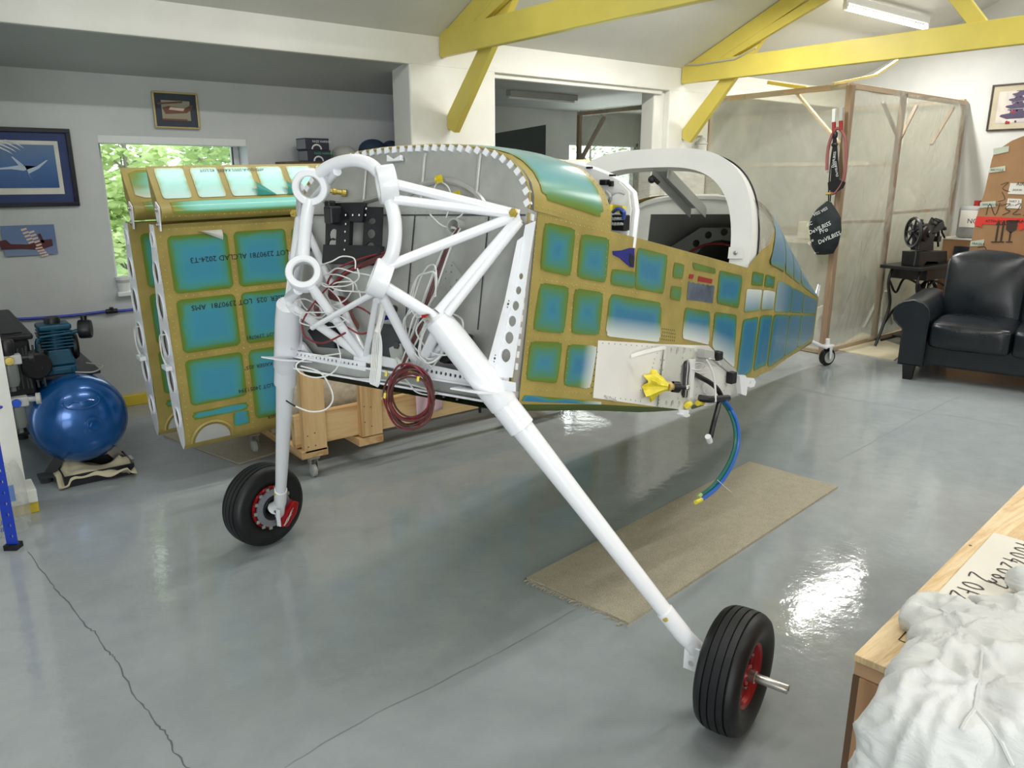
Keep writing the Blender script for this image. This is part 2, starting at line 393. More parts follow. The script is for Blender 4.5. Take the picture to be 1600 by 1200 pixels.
# big window on the left and the far window, enlarged out of view for more daylight
M_pvc = mat('white_window_frame', (222, 226, 226), .4, var=.01)
def glass_mat():
    q = NT('window_glass'); tr = q.n('ShaderNodeBsdfTransparent'); gl = q.n('ShaderNodeBsdfGlossy'); gl.inputs['Roughness'].default_value = .02
    mx = q.n('ShaderNodeMixShader'); mx.inputs[0].default_value = .06; q.l(tr.outputs[0], mx.inputs[1]); q.l(gl.outputs[0], mx.inputs[2])
    q.l(mx.outputs[0], q.t.nodes['Material Output'].inputs[0]); return q.m
M_glass = glass_mat()
def window(name, x0, x1, z0, z1, y, f, m=M_pvc):
    w = MB(); w.box2((x0, y, z0), (x1, y + .06, z0 + f)); w.box2((x0, y, z1 - f), (x1, y + .06, z1)); w.box2((x0, y, z0), (x0 + f, y + .06, z1)); w.box2((x1 - f, y, z0), (x1, y + .06, z1))
    o = struct(w.build(name, m, smooth=0, bevel=.004))
    MB().box2((x0 + f, y + .025, z0 + f), (x1 - f, y + .031, z1 - f)).build('pane', M_glass, o, smooth=0)
    MB().box2((x1 - f - .008, y - .004, z0 + f), (x1 - f, y + .02, z1 - f)).build('gasket', M_black, o, smooth=0)
    return o
w1 = window('window_1', WX0, WX1, WZ0, WZ1, 5.92, .045)
MB().box2((WX0 - .01, 5.70, WZ0 - .03), (WX1 + .02, 5.93, WZ0)).build('window_sill', M_pvc, w1, smooth=0, bevel=.005)
MB().box2((WX0, 5.752, WZ1 - .05), (WX1, 5.92, WZ1 + .002)).build('window_head', M_pvc, w1, smooth=0, bevel=.003)
w2 = window('window_2', 7.3, 8.7, .95, 2.02, 8.05, .05)
# yellow roof trusses
def truss(X, label, right=True):
    t = thing('roof_truss', label, 'truss', (X, 5.0, 2.38))
    D = .055
    MB().box2((X - D / 2, -3.2, 2.385), (X + D / 2, 4.99, 2.56)).build('bottom_chord', M_yellow, t, smooth=0, bevel=.006)
    def raf(ya, yb, dz, name):
        za, zb = roof_z(ya) + dz, roof_z(yb) + dz
        MB().prism([(X - D / 2 + .003, ya, za), (X - D / 2 + .003, yb, zb), (X - D / 2 + .003, yb, zb - .14), (X - D / 2 + .003, ya, za - .14)], (D - .006, 0, 0)).build(name, M_yellow, t, smooth=0, bevel=.006)
    raf(4.99, .9, -.005, 'rafter'); raf(.9, -3.2, -.005, 'rafter')
    # second timber below the rafter heel
    MB().prism([(X - .02, 4.70, 2.54), (X - .02, 3.2, 3.10), (X - .02, 3.2, 3.02), (X - .02, 4.50, 2.54)], (.04, 0, 0)).build('inner_rafter', M_yellow, t, smooth=0, bevel=.004)
    # knee brace from pillar, past the chord, up to the rafter
    xb = X + D / 2
    MB().prism([(xb, 4.99, 1.90), (xb, 4.90, 1.865), (xb, 3.98, 2.90), (xb, 4.10, 2.90), (xb, 4.99, 1.99)], (.05, 0, 0)).build('knee_brace', M_yellow, t, smooth=0, bevel=.004)
    MB().prism([(xb, 2.85, 2.90), (xb, 2.75, 2.95), (xb, 2.30, 2.40), (xb, 2.42, 2.40)], (.05, 0, 0)).build('web', M_yellow, t, smooth=0, bevel=.004)
    MB().box((xb + .02, .9, 3.3), (.05, .1, 1.8)).build('king_post', M_yellow, t, smooth=0, bevel=.004)
    return t
truss(3.305, 'yellow painted timber roof truss meeting the wider white pillar')
truss(5.965, 'yellow painted timber roof truss meeting the narrow pillar beside the plastic booth')
# wire tied along the second truss
tw = MB().tube([(5.93, 4.98, 2.545), (5.93, 4.8, 2.53), (5.93, 4.4, 2.535), (5.93, 4.2, 2.6)], .006, 6).build('cable', M_gray)
solo(tw, 'thin gray cable lying along the truss end by the narrow pillar', 'cable')
# fluorescent battens
M_tube = emis('lamp_tube', (255, 252, 240), 6); M_bat = mat('white_batten', (236, 236, 232), .4, var=.01)
def batten(x, y, L=1.5):
    z = roof_z(y) - .05; t = thing('fluorescent_lamp', 'bare white fluorescent batten lamp glowing under the sloped ceiling', 'lamp', (x, y, z), group='ceiling tube lamps')
    MB().box2((x - L / 2, y - .016, z - .05), (x + L / 2, y + .016, z + .01)).build('body', M_bat, t, smooth=0, bevel=.006)
    MB().cyl((x - L / 2 + .03, y, z - .085), (x + L / 2 - .03, y, z - .085), .02).build('tube', M_tube, t)
    for sx in (-1, 1): MB().box((x + sx * (L / 2 - .02), y, z - .075), (.03, .035, .05)).build('holder', M_bat, t, smooth=0)
    return t
batten(*TUBES[0][:2])
# unlit batten in the back room
P = atY(853, 154, 6.5)
ob = thing('fluorescent_lamp', 'unlit gray batten lamp on the back room ceiling beyond the opening', 'lamp', (P.x, 6.5, 2.38))
MB().box2((P.x - .5, 6.46, 2.345), (P.x + .42, 6.54, 2.40)).build('body', M_gray, ob, smooth=0, bevel=.004)
MB().cyl((P.x - .5, 6.5, 2.333), (P.x + .4, 6.5, 2.333), .013).build('tube', M_bat, ob)
# leaning dark board in the back room
a, b, c_ = atY(775, 208, 6.5), atY(853, 195, 6.5), atY(853, 300, 6.5)
bd = MB().prism([(a.x - .6, 6.5, a.z - .1), (b.x, 6.5, b.z), (b.x, 6.5, .0), (a.x - .6, 6.5, .0)], (0, .03, 0)).build('board', mat('slate_board', (62, 70, 72), .5, var=.03), smooth=0)
solo(bd, 'large dark slate gray board with slanting top in the back room', 'board')
# outside: ground, shrubs and trees beyond the big window
struct(MB().box2((-8, 6.0, -.4), (14, 24, -.3)).build('ground', mat('grass_ground', (92, 128, 58), .9, var=.2), smooth=0))
M_leaf = []
for i, cl_ in enumerate(((150, 172, 112), (186, 202, 146), (122, 150, 92))):
    q = NT('leaf_%d' % i); c = q.ramp(q.noise(2.5, 3), [(.3, cl_), (.7, [min(255, k * 1.2) for k in cl_])])
    q.set(Base_Color=c, Roughness=.6); q.p.inputs['Transmission Weight'].default_value = 0
    tr = q.n('ShaderNodeBsdfTranslucent'); q.l(c, tr.inputs[0]); mx = q.n('ShaderNodeMixShader'); mx.inputs[0].default_value = .4
    q.l(q.p.outputs[0], mx.inputs[1]); q.l(tr.outputs[0], mx.inputs[2]); q.l(mx.outputs[0], q.t.nodes['Material Output'].inputs[0]); M_leaf.append(q.m)
M_bark = mat('gray_bark', (138, 134, 122), .85, var=.15, vs=12, bump=.3, bs=30)
def tree(label, x, y, h, spread, lean, mi, seed, nl):
    r = random.Random(seed); t = thing('tree', label, 'tree', (x, y, -.3)); tk = MB()
    base = V((x, y, -.3)); top = V((x + lean, y + .2, h))
    tk.tube(smoothpts([base, base.lerp(top, .35) + V((.08, 0, 0)), base.lerp(top, .7), top], 4), [.045 * (1 - .8 * i / 12) for i in range(13)], 8)
    tk.build('trunk', M_bark, t); br = MB(); lv = MB(); tips = []
    for i in range(28):
        k = r.uniform(.12, 1); p = base.lerp(top, k); d = V((r.uniform(-1, 1), r.uniform(-.8, .8), r.uniform(-.1, .9))).normalized() * spread * r.uniform(.5, 1)
        q = p + d; br.tube(smoothpts([p, p + d * .5 + V((0, 0, .06)), q], 4), [.014 - .0014 * j for j in range(9)], 5); tips += [p + d * r.uniform(.35, 1.05) for _ in range(9)]
    br.build('branch', M_bark, t)
    for i in range(nl):
        p = r.choice(tips) + V((r.gauss(0, .13), r.gauss(0, .13), r.gauss(0, .11))) * spread
        s = r.uniform(.035, .07); n = V((r.gauss(0, 1), r.gauss(0, 1), r.gauss(0, 1))).normalized(); a_, b_ = lv.frame(n)
        lv.add([p - a_ * s, p + b_ * s * .5 + n * s * .1, p + a_ * s * 1.1, p - b_ * s * .5 + n * s * .1], [(0, 1, 2, 3)])
    o = lv.build('foliage', M_leaf[mi], t, smooth=0, kind='stuff'); return t
tree('pale green leafy tree with gray trunk behind the left edge of the window', 1.75, 8.5, 2.9, .8, .25, 1, 3, 4200)
tree('mid green leafy tree behind the middle of the window', 3.3, 10.6, 3.4, 1.1, -.1, 0, 5, 5200)
tree('darker green tree farther off behind the right part of the window', 5.2, 13.6, 4.2, 1.6, .1, 2, 9, 8000)
tree('low bright green bush filling the bottom of the window', 2.0, 6.9, .9, .5, .05, 1, 12, 1500)
tree('tall green tree beyond the back room window', 12.5, 13.0, 3.0, 1.5, .2, 0, 15, 1200)
# ============================================================ the airplane under construction
MID = V((1.386, 2.105, 0))
air = thing('airplane', 'half built light airplane fuselage on its wheels, blue film panels between gold primer strips', 'airplane', MID)
def SP(s, h, off=0): return B(s, lp(s) + off, h)
def FP(s, h, off=0): return B(s, -lp(s) - off, h)
# --- near and far side skins
def skin(sg, s0, s1, ns, nh, name):
    def fn(a, b):
        s = max(s0, .042) + (s1 - max(s0, .042)) * a; h = lerp_tab(HB, s) * (1 - b) + lerp_tab(HL, s) * b
        return B(s, sg * lp(s), h)
    return MB().grid(fn, ns, nh).build(name, M_gold, air, smooth=60, solid=.0)
near = skin(1, 0, 1.545, 24, 8, 'side_skin'); aftn = skin(1, 1.545, 4.87, 26, 8, 'tail_skin')
far_ = skin(-1, 0, 1.545, 24, 8, 'side_skin'); aftf = skin(-1, 1.545, 4.87, 26, 8, 'tail_skin')
# inner white faces of the cabin
M_int = mat('white_interior_paint', (226, 226, 222), .5, var=.02)
for sg in (1, -1):
    MB().grid(lambda a, b: B(.02 + 2.3 * a, sg * (lp(.02 + 2.3 * a) - .012), (lerp_tab(HB, .02 + 2.3 * a) + .01) * (1 - b) + (lerp_tab(HL, .02 + 2.3 * a) - .004) * b), 20, 4).build('inner_skin', M_int, air, smooth=60)
def bel(a, b):
    s = .042 + 4.82 * a; w = lp(s); t = 2 * b - 1; k = max(0, abs(t) - .88) / .12
    return B(s, w * t, lerp_tab(HB, s) - .028 * (1 - k * k))
MB().grid(bel, 40, 24).build('belly_skin', M_film, air, smooth=60)
# --- film panels of the near side, corners read on the skin (left-bottom, right-bottom, right-top, left-top)
def c5(x, y): return side(780 + x / 2.727, 220 + y / 2.727)
E_ = .07
def pan(pts, reach=(E_,) * 4, white=None, m=None, par=None, **k):
    return film('film_panel', [c5(*p) for p in pts], SP, m or M_film, par or near, reach, white, **k)
pan([(172, 550), (303, 580), (325, 375), (192, 345)]); pan([(328, 582), (453, 607), (470, 415), (372, 390)][:3] + [(347, 395)], (.07, .07, .07, .08))
pan([(575, 630), (700, 652), (718, 487), (587, 453)], (0.035, .06, .05, .05)); pan([(472, 613), (575, 630), (579, 558), (478, 545)], (.06, 0, .06, .05))
pan([(737, 583), (780, 590), (789, 528), (745, 516)], (.09,) * 4, n=8); pan([(725, 672), (770, 684), (777, 624), (733, 616)], (.09,) * 4, n=8)
pan([(826, 548), (922, 567), (922, 545), (820, 516)], (.12,) * 4, n=8); pan([(924, 692), (1020, 714), (1037, 575), (937, 550)], (.06, .06, .05, .05))
pan([(141, 808), (275, 823), (298, 622), (173, 603)]); pan([(304, 821), (425, 829), (443, 646), (320, 627)])
wl = lambda k0, k1: (lambda a, b: (k1 - b) / (k1 - k0))
pan([(450, 832), (684, 858), (692, 690), (470, 650)], (.05, .05, .03, .05), wl(.0, .5))
pan([(778, 842), (893, 870), (898, 728), (790, 709)], (.05, .05, 0, .05), wl(.05, .62)); pan([(905, 880), (1000, 968), (1012, 742), (917, 728)], (.05, .05, 0, .05), wl(-.1, .55))
pan([(112, 1021), (246, 1034), (269, 858), (131, 853)]); pan([(272, 1043), (386, 1057), (417, 873), (290, 866)], (.05, .0, .05, .05), lambda a, b: (a - .55) / .5)
pan([(82, 1108), (440, 1124), (440, 1112), (96, 1082)], (.02, 0, .0, .01), lambda a, b: (a - .7) / .4)
def flat(pts, m, name, off=.003, par=None, label=None, t=.002):
    c = [side(*p) for p in pts]; o = MB().prism([SP(s, h, off) for s, h in c], AL * -t).build(name, m, par or near, smooth=0)
    if label: o['label'] = label
    return o
def d5(*p): return [(780 + x / 2.727, 220 + y / 2.727) for x, y in p]
M_redp = mat('red_placard', (150, 34, 34), .4, var=.05); M_navy = mat('navy_blue_scoop', (24, 26, 120), .4, var=.05); M_bare = mat('bare_bluish_aluminium', (110, 122, 140), .35, .5, .2, 12)
flat(d5((806, 586), (823, 588), (827, 570), (809, 568)), M_redp, 'placard', label='small square dark red placard'); flat(d5((845, 598), (903, 608), (906, 590), (848, 577)), M_redp, 'placard', label='oblong dark red placard')
flat(d5((799, 676), (907, 691), (915, 618), (902, 615), (895, 619), (886, 612), (877, 616), (866, 609), (857, 613), (846, 606), (836, 610), (826, 603), (817, 606), (805, 599)), M_bare, 'access_plate', label='bare bluish metal plate with torn film edge')
# navy scoop: recessed duct with a raised lip
sc_ = d5((482, 470), (520, 467), (552, 457), (573, 457), (574, 500), (571, 540), (556, 538), (535, 520), (510, 498), (484, 486))
flat(sc_, M_navy, 'scoop_opening', .0025, label='dark blue flared air scoop opening'); flat(d5((553, 480), (569, 490), (568, 536), (556, 533), (550, 510)), M_black, 'scoop_mouth', .0035)
# white painted lower skin
M_wprim = mat('white_primer', (232, 231, 226), .45, var=.03)
wp = [(420, 850), (470, 845), (690, 866), (790, 855), (890, 872), (1002, 975), (1010, 1075), (800, 1132), (665, 1136), (440, 1124), (398, 1095)]
ws = MB()
for qd in (((398, 1095), (690, 1136), (690, 866), (420, 850)), ((690, 1136), (890, 1116), (890, 872), (690, 866)), ((890, 1116), (1010, 1075), (1003, 975), (890, 872))):
    A_, B_, C_, D_ = [c5(*p) for p in qd]
    ws.grid(lambda a, b: SP(*[(A_[i] * (1 - a) + B_[i] * a) * (1 - b) + (D_[i] * (1 - a) + C_[i] * a) * b for i in (0, 1)], .0012), 10, 6)
ws.build('white_skin', M_wprim, near, smooth=60, label='white painted lower skin panel')
# rivets along the primer strips
rv = MB(); rd = MB()
def rivets(mb, p, q, n, r=.0022):
    a = side(*p); b = side(*q)
    for i in range(n):
        k = i / max(1, n - 1); s, h = a[0] + (b[0] - a[0]) * k, a[1] + (b[1] - a[1]) * k
        mb.lathe(SP(s, h, .0005), AL, [(r, 0), (r * .8, .0012), (0, .0016)], 6)
for p, q, n in (((158, 330), (108, 1050), 30), ((315, 600), (282, 1020), 1), ((178, 590), (440, 635), 14), ((150, 838), (415, 858), 12), ((175, 320), (470, 392), 16), ((348, 605), (445, 620), 6), ((462, 420), (432, 850), 18), ((335, 400), (280, 1050), 22), ((120, 1058), (395, 1078), 16), ((705, 670), (690, 840), 9), ((780, 520), (770, 700), 10), ((905, 880), (925, 560), 14), ((490, 630), (690, 668), 12), ((478, 405), (1040, 560), 26), ((1030, 730), (925, 705), 6)):
    if n > 1: rivets(rv, *d5(p, q), n)
rv.build('rivets', mat('rivet_gold', (206, 186, 110), .35, .3), near, kind='stuff')
for p, q, n in (((440, 862), (690, 880), 12), ((416, 900), (392, 1075), 8), ((600, 1062), (662, 1068), 4), ((448, 1088), (600, 1110), 8), ((652, 965), (660, 930), 3), ((663, 880), (672, 905), 2), ((695, 800), (745, 808), 7), ((697, 815), (748, 823), 7), ((693, 830), (747, 838), 7), ((693, 846), (745, 852), 7)): rivets(rd, *d5(p, q), n, .0024)
rd.build('rivet_holes', M_dark, near, kind='stuff')
# --- tail cone films
tail = lambda s, h, off=0: B(s, lp(s) + off, h)
def tpan(s0, s1, k0, k1, white=None, reach=(.04,) * 4, sg=1, par=None):
    def H(s, k): return lerp_tab(HB, s) * (1 - k) + lerp_tab(HL, s) * k
    surf = (lambda s, k, off=0: B(s, sg * (lp(s) + off), H(s, k)))
    film('film_panel', [(s0, k0), (s1, k0), (s1, k1), (s0, k1)], surf, M_film, par or aftn, reach, white, n=10)
mids = .60
tpan(1.575, 1.80, .655, .84, lambda a, b: .15 + .85 * b); tpan(1.82, 2.07, .655, .84, lambda a, b: .25 + .75 * b); tpan(1.63, 1.80, .875, .985, None, (.1,) * 4); tpan(1.83, 2.02, .875, .985, None, (.1,) * 4)
tpan(1.575, 1.80, .10, .60); tpan(1.82, 2.08, .08, .60)
tpan(2.10, 2.77, .635, .965, lambda a, b: .35 - a * .4, (.02,) * 4); tpan(2.78, 3.52, .635, .96, None, (.02,) * 4); tpan(3.53, 4.80, .635, .95, None, (.03,) * 4)
tpan(2.10, 2.77, .05, .61, None, (.02,) * 4); tpan(2.78, 3.52, .05, .61, None, (.02,) * 4); tpan(3.53, 4.80, .05, .61, None, (.03,) * 4)
# --- turtledeck and rear window
TOPH = [(1.62, 1.04), (2.2, .98), (2.7, .905), (3.2, .84), (4.0, .74), (4.87, .665)]
def deck(s, t, off=0):          # t 0 at the near sill, 1 on the ridge, 2 at the far sill
    h0 = lerp_tab(HL, s); ht = lerp_tab(TOPH, s); ang = math.pi * t / 2; p = .72
    c, sn = math.cos(ang), math.sin(ang)
    return B(s, (lp(s) + off) * (abs(c) ** p) * (1 if c > 0 else -1), h0 + (ht - h0 + off) * (sn ** p))
def win_aft(t): return lerp_tab([(0, 1.55), (.05, 1.64), (.075, 1.76), (.1, 1.84), (.19, 1.93), (.33, 2.12), (1, 2.25)], t if t <= 1 else 2 - t)
MB().grid(lambda a, b: deck((win_aft(2 * b)) * (1 - a) + 4.87 * a, 2 * b), 24, 28).build('turtledeck_skin', M_gold, air, smooth=60)
td = bpy.data.objects['turtledeck_skin']
for (s0, s1, t0, t1) in ((2.30, 2.72, .02, .97), (2.74, 3.2, .02, .97), (3.22, 4.8, .025, .97)):
    film('film_panel', [(s0, t0), (s1, t0), (s1, t1), (s0, t1)], deck, M_film, td, (.03, .03, .06, .05), lambda a, b: .12, n=16)
# green patches on the chine just behind the arch
film('film_panel', [(1.87, .022), (2.28, .02), (2.28, .9), (2.0, .21)], deck, M_film, td, (.02, .02, .02, .02), lambda a, b: .12, n=16, off=.002)
for (s0, s1, k0, k1) in ():
    film('film_panel', [(s0, k0), (s1, k0), (s1, k1), (s0, k1)], lambda s, k, off=0: deck(s, k, off + .002), M_film, td, (.12,) * 4, n=8)
MB().grid(lambda a, b: deck(1.62 + (2.25 - 1.62) * a, 1.0, -.012) if 0 else deck(2.3 + 2.5 * a, .02 + 1.96 * b, -.012), 12, 20).build('inner_skin', M_gray, air, smooth=60)
def plexi_mat(name, tint, fac, rough=.08, wr=.25, sc_=6):
    q = NT(name); tr = q.n('ShaderNodeBsdfTransparent'); tr.inputs[0].default_value = lin((250, 250, 246)); mx = q.n('ShaderNodeMixShader')
    v = q.map((1, 1, .35)); n = q.noise(sc_, 5, v, .6, 1.2); q.set(Base_Color=q.ramp(n, [(.3, tint), (.75, [min(255, k + 22) for k in tint])]), Roughness=rough); q.bump(n, wr, .03)
    f = q.ramp(n, [(.35, (fac * .75,) * 3 + (1,)), (.7, (min(1, fac * 1.3),) * 3 + (1,))]); q.l(f, mx.inputs[0]); q.l(tr.outputs[0], mx.inputs[1]); q.l(q.p.outputs[0], mx.inputs[2])
    q.l(mx.outputs[0], q.t.nodes['Material Output'].inputs[0]); MATS[name] = q.m; return q.m
M_plexi = plexi_mat('wrapped_plexiglass', (196, 192, 176), .38, .12, .5, 7)
MB().grid(lambda a, b: deck(1.69 + (max(1.69, win_aft(.05 + 1.9 * b)) - 1.69) * a, .05 + 1.9 * b, .003), 16, 36).build('rear_window', M_plexi, air, smooth=60, label='clear rear window wrapped in crinkled film')
# --- white arch behind the seats
def arch_pt(t, w, h0, ht, s0=1.60, k=.10, p=.62):
    ang = math.pi * t; c, sn = math.cos(ang), math.sin(ang)
    h = h0 + (ht - h0) * (sn ** p); return (s0 + k * (h - .5), w * (abs(c) ** p) * (1 if c > 0 else -1), h)
av = []
NA = 56
for i in range(NA + 1):
    t = i / NA
    o_ = arch_pt(t, .548, .40, 1.075); n_ = arch_pt(t, .458, .40, .985)
    for (s, l, h), ds in ((o_, 0), (o_, .085), (n_, .085), (n_, 0)): av.append(B(s + ds, l, h))
MB().add(av, [(4 * i + k, 4 * i + (k + 1) % 4, 4 * i + 4 + (k + 1) % 4, 4 * i + 4 + k) for i in range(NA) for k in range(4)]).build('roll_bar', M_int, air, smooth=50, label='white painted arch behind the seats')
rb = bpy.data.objects['roll_bar']
gv = [B(s + .087, l * 1.004, h + .001) for i in range(NA + 1) for (s, l, h) in (arch_pt(i / NA, .55, .40, 1.077),)]
MB().tube(gv, .004, 5).build('edge_seal', M_black, rb)
pl = [fp(x, y, 1.597) for x, y in ((1137, 404), (1160, 404), (1162, 387), (1139, 386))]
MB().prism(pl, AA * .004).build('hinge_plate', M_int, rb, smooth=0); c_ = sum(pl, V()) / 4
MB().lathe(c_ - AA * .002, -AA, [(.009, 0), (.009, .004), (.004, .005), (.004, .009), (0, .009)], 10).build('bolt', M_steel, rb)
# centre brace going aft from the arch, shelf bulkhead, curved deck edge
bq = [fp(1019, 262, 1.70), fp(1043, 262, 1.70), fp(1103, 326, 2.20), fp(1079, 326, 2.20)]
MB().prism([bq[0], bq[1], bq[2], bq[3]], AU * .012).prism([bq[0], bq[3], bq[3] - AU * .05, bq[0] - AU * .05], AL * .006).prism([bq[1], bq[2], bq[2] - AU * .05, bq[1] - AU * .05], AL * .006).build('arch_brace', M_gray, rb, smooth=0, bevel=.003)
MB().ball(B(1.68, .0, .935), .018).cyl(B(1.67, .0, .95), B(1.70, .03, .92), .01, n=8).build('camera_mount', M_black, rb)
M_grayint = mat('gray_interior_paint', (150, 152, 148), .55, var=.03)  # even gray of the rear bulkhead and cabin floor
def cross(s, k=.985): return [body(deck(s, 2 * i / 20))[1:] for i in range(21)]
bk = [(a * .98, .53 + (b - .53) * .97 if b > .53 else b) for a, b in cross(2.23)] + [(-.50, .08), (.50, .08)]
bo_ = MB().plate(B(2.23, 0, 0), -AL, AU, [(-a, b) for a, b in bk], [[(-.25, .12), (.25, .12), (.25, .865), (-.25, .865)]], .006).build('bulkhead', M_int, air, smooth=0)
MB().tube([B(2.215, a * .985, .53 + (b - .53) * .985 if b > .53 else b) for a, b in bk[:21]], .016, 6).build('bulkhead_rim', M_int, bo_)
MB().plate(B(2.65, 0, 0), -AL, AU, [(-.42, .10), (.42, .10), (.42, .5), (.3, .74), (.12, .86), (-.12, .86), (-.3, .74), (-.42, .5)], [circ((-.02, .62), .17, 24)] + [circ((-.02 + .215 * math.cos(q), .62 + .215 * math.sin(q)), .022, 10) for q in (.2, .75, 1.15, 1.6, 2.05, 2.5, 2.95)], .005).build('bulkhead', M_grayint, air, smooth=0)
MB().tube(smoothpts([B(2.60, -.25, .56), B(2.60, -.16, .70), B(2.60, -.02, .76), B(2.60, .16, .74)], 6), .008, 7).build('cable', mat('red_cable', (140, 40, 40), .5), air)
# cabin floor
MB().grid(lambda a, b: B(.03 + 2.7 * a, (lp(.03 + 2.7 * a) - .02) * (2 * b - 1), lerp_tab(HB, .03 + 2.7 * a) + .03), 12, 4).build('cabin_floor', M_grayint, air, smooth=60)
# --- forward deck between firewall and instrument panel
ARC = [(.470, .49), (.466, .53), (.452, .565), (.425, .597), (.388, .625), (.345, .646), (.28, .661), (.208, .671), (.1, .678), (0, .679)]
ARC2 = [(.516, .492), (.513, .535), (.50, .575), (.478, .615), (.445, .65), (.40, .682), (.33, .71), (.25, .733), (.13, .752), (0, .762)]
def deckf(s, t, off=0):
    k = s / .385; q = abs(1 - t) if t <= 1 else t - 1; sg = 1 if t <= 1 else -1
    u = (1 - q) * 9; i = min(8, int(u)); f = u - i
    def P(A): return A[i][0] + (A[i + 1][0] - A[i][0]) * f, A[i][1] + (A[i + 1][1] - A[i][1]) * f
    a, b = P(ARC), P(ARC2); l = a[0] * (1 - k) + b[0] * k; h = a[1] * (1 - k) + b[1] * k + .012 * math.sin(math.pi * max(0, min(1, k))) * (1 - q)
    return B(s, sg * (l + off), h + off)
fd = MB().grid(lambda a, b: deckf(.02 + .365 * a, 2 * b), 8, 36).build('forward_deck', M_gold, air, smooth=60)
film('film_panel', [(.055, .10), (.345, .08), (.345, 1.92), (.055, 1.90)], deckf, M_filmd, fd, (.03, .035, .24, .24), lambda a, b: .22 * math.sin(math.pi * b), n=30)
text('printed_text', '.025 LOT', deckf(.20, .60, .004), deckf(.21, .75) - deckf(.20, .60), -(deckf(.22, .6) - deckf(.20, .6)), .018, M_ink, fd)
# deck rivets
dr = MB()
for i in range(14): dr.lathe(deckf(.03 + .026 * i, .035, .0005), AL, [(.0025, 0), (.002, .0012), (0, .0016)], 6)
for i in range(24): dr.lathe(deckf(.372, .03 + .045 * i, .0005), (AL * math.cos(i * .06) + AU * math.sin(i * .06)), [(.0025, 0), (.002, .0012), (0, .0016)], 6)
dr.build('rivets', MATS['rivet_gold'], fd, kind='stuff')
# --- instrument panel with the gear behind it
PAN = [(-.515, .40), (.515, .40), (.522, .46), (.522, .58), (.507, .635), (.47, .665), (.42, .69), (.36, .712), (.28, .733), (.18, .75), (0, .76), (-.18, .75), (-.28, .733), (-.36, .712), (-.42, .69), (-.47, .665), (-.507, .635), (-.522, .58), (-.522, .46)]
ip = MB().plate(B(.50, 0, 0), -AL, AU, [(-a, b) for a, b in PAN][::-1], [], .012).build('instrument_panel', M_int, air, smooth=0)
rim = [B(.53, a, b) for a, b in PAN[2:]]
MB().tube(rim, .012, 6).build('panel_rim', M_white, ip)
def onp(x, y, s=.495): return fp(x, y, s)
for x, y, k in ((945, 285, 1), (955, 287, .55)): MB().box(onp(x, y, .48), (.022 * k, .03 * k, .018)).build('connector', M_black, ip, smooth=0, bevel=.003)
cn = MB()
for i in range(4):
    for j in range(2): P = onp(961 + i * 4.5, 343 + j * 8, .475); cn.cyl(P, P - AA * .02, .0045, n=8)
MB().box(onp(970, 348, .485), (.03, .055, .05)).build('relay_block', M_black, ip, smooth=0, bevel=.004); cn.build('terminals', M_gray, ip)
MB().tube(smoothpts([onp(958, 331, .46), onp(966, 326, .43), onp(975, 331, .43), onp(974, 342, .45)], 5), .006, 6).build('wire', mat('blue_wire', (50, 80, 160), .4), ip)
MB().tube(smoothpts([onp(950, 322, .46), onp(955, 306, .43), onp(965, 300, .43), onp(975, 303, .46)], 5), .005, 6).tube(smoothpts([onp(951, 318, .46), onp(954, 308, .42), onp(948, 300, .46)], 5), .006, 6).build('wire', M_gray, ip)
MB().grid(lambda a, b: onp(952 + 26 * a, 332 - 13 * b + 3 * a * b, .455 + .01 * math.sin(6 * a)), 5, 4).build('tape_flag', M_tape, ip)
MB().ball(onp(973, 331, .45), .010).build('knob', M_black, ip)
for x, y in ((921, 262), (957, 274)): MB().box(onp(x, y, .49), (.012, .02, .006)).build('screw_block', M_black, ip, smooth=0)
# --- firewall
fw_out = [(.468, -.01), (.470, .49)] + ARC[1:] + [(-a, b) for a, b in ARC[::-1][1:]] + [(-.468, -.01), (-.44, -.042), (.44, -.042)]
fw_ = MB().plate(B(.004, 0, 0), -AL, AU, [(-a, b) for a, b in fw_out], [], .004).build('firewall', M_alu, air, smooth=0, label='dull bare aluminium firewall')
def onf(x, y, s=0.0): return fp(x, y, s)
# seams, stiffeners
sm = MB()
sm.bar(B(-.001, -.46, .474), B(-.001, .46, .474), .004, .004, AA).bar(B(-.001, .055, .02), B(-.001, .055, .474), .004, .003, AL).bar(B(-.001, .335, .15), B(-.001, .335, .47), .003, .003, AL)
sm.build('seam', M_dark, fw_, smooth=0)
for l in (-.17, .075, .285):
    MB().tube([B(-.001, l, .50), B(-.004, l, .515), B(-.004, l, .645 - abs(l) * .05), B(-.001, l, .66 - abs(l) * .05)], .006, 8).build('stiffener', M_alu, fw_)
MB().tube(smoothpts([B(0, .0, .52), B(-.001, .08, .565), B(-.001, .19, .57), B(-.001, .28, .535), B(0, .33, .49)], 5), .010, 8).build('pressed_swage', M_alu, fw_)
MB().tube(smoothpts([B(0, -.36, .52), B(-.001, -.25, .51), B(-.001, -.1, .53), B(0, -.04, .58)], 5), .008, 8).build('pressed_swage', M_alu, fw_)
tb = MB(); n_t = 0
def outline_pts():
    pts = [(.466, .06 + .0335 * i) for i in range(10)] + [(.468, .43), (.47, .47)]
    arc = [(a, b) for a, b in ARC] + [(-a, b) for a, b in ARC[::-1][1:]]
    L = 0; nxt = .02
    for p, q in zip(arc, arc[1:]):
        d = math.hypot(q[0] - p[0], q[1] - p[1])
        while nxt < L + d: k = (nxt - L) / d; pts.append((p[0] + (q[0] - p[0]) * k, p[1] + (q[1] - p[1]) * k)); nxt += .033
        L += d
    return pts
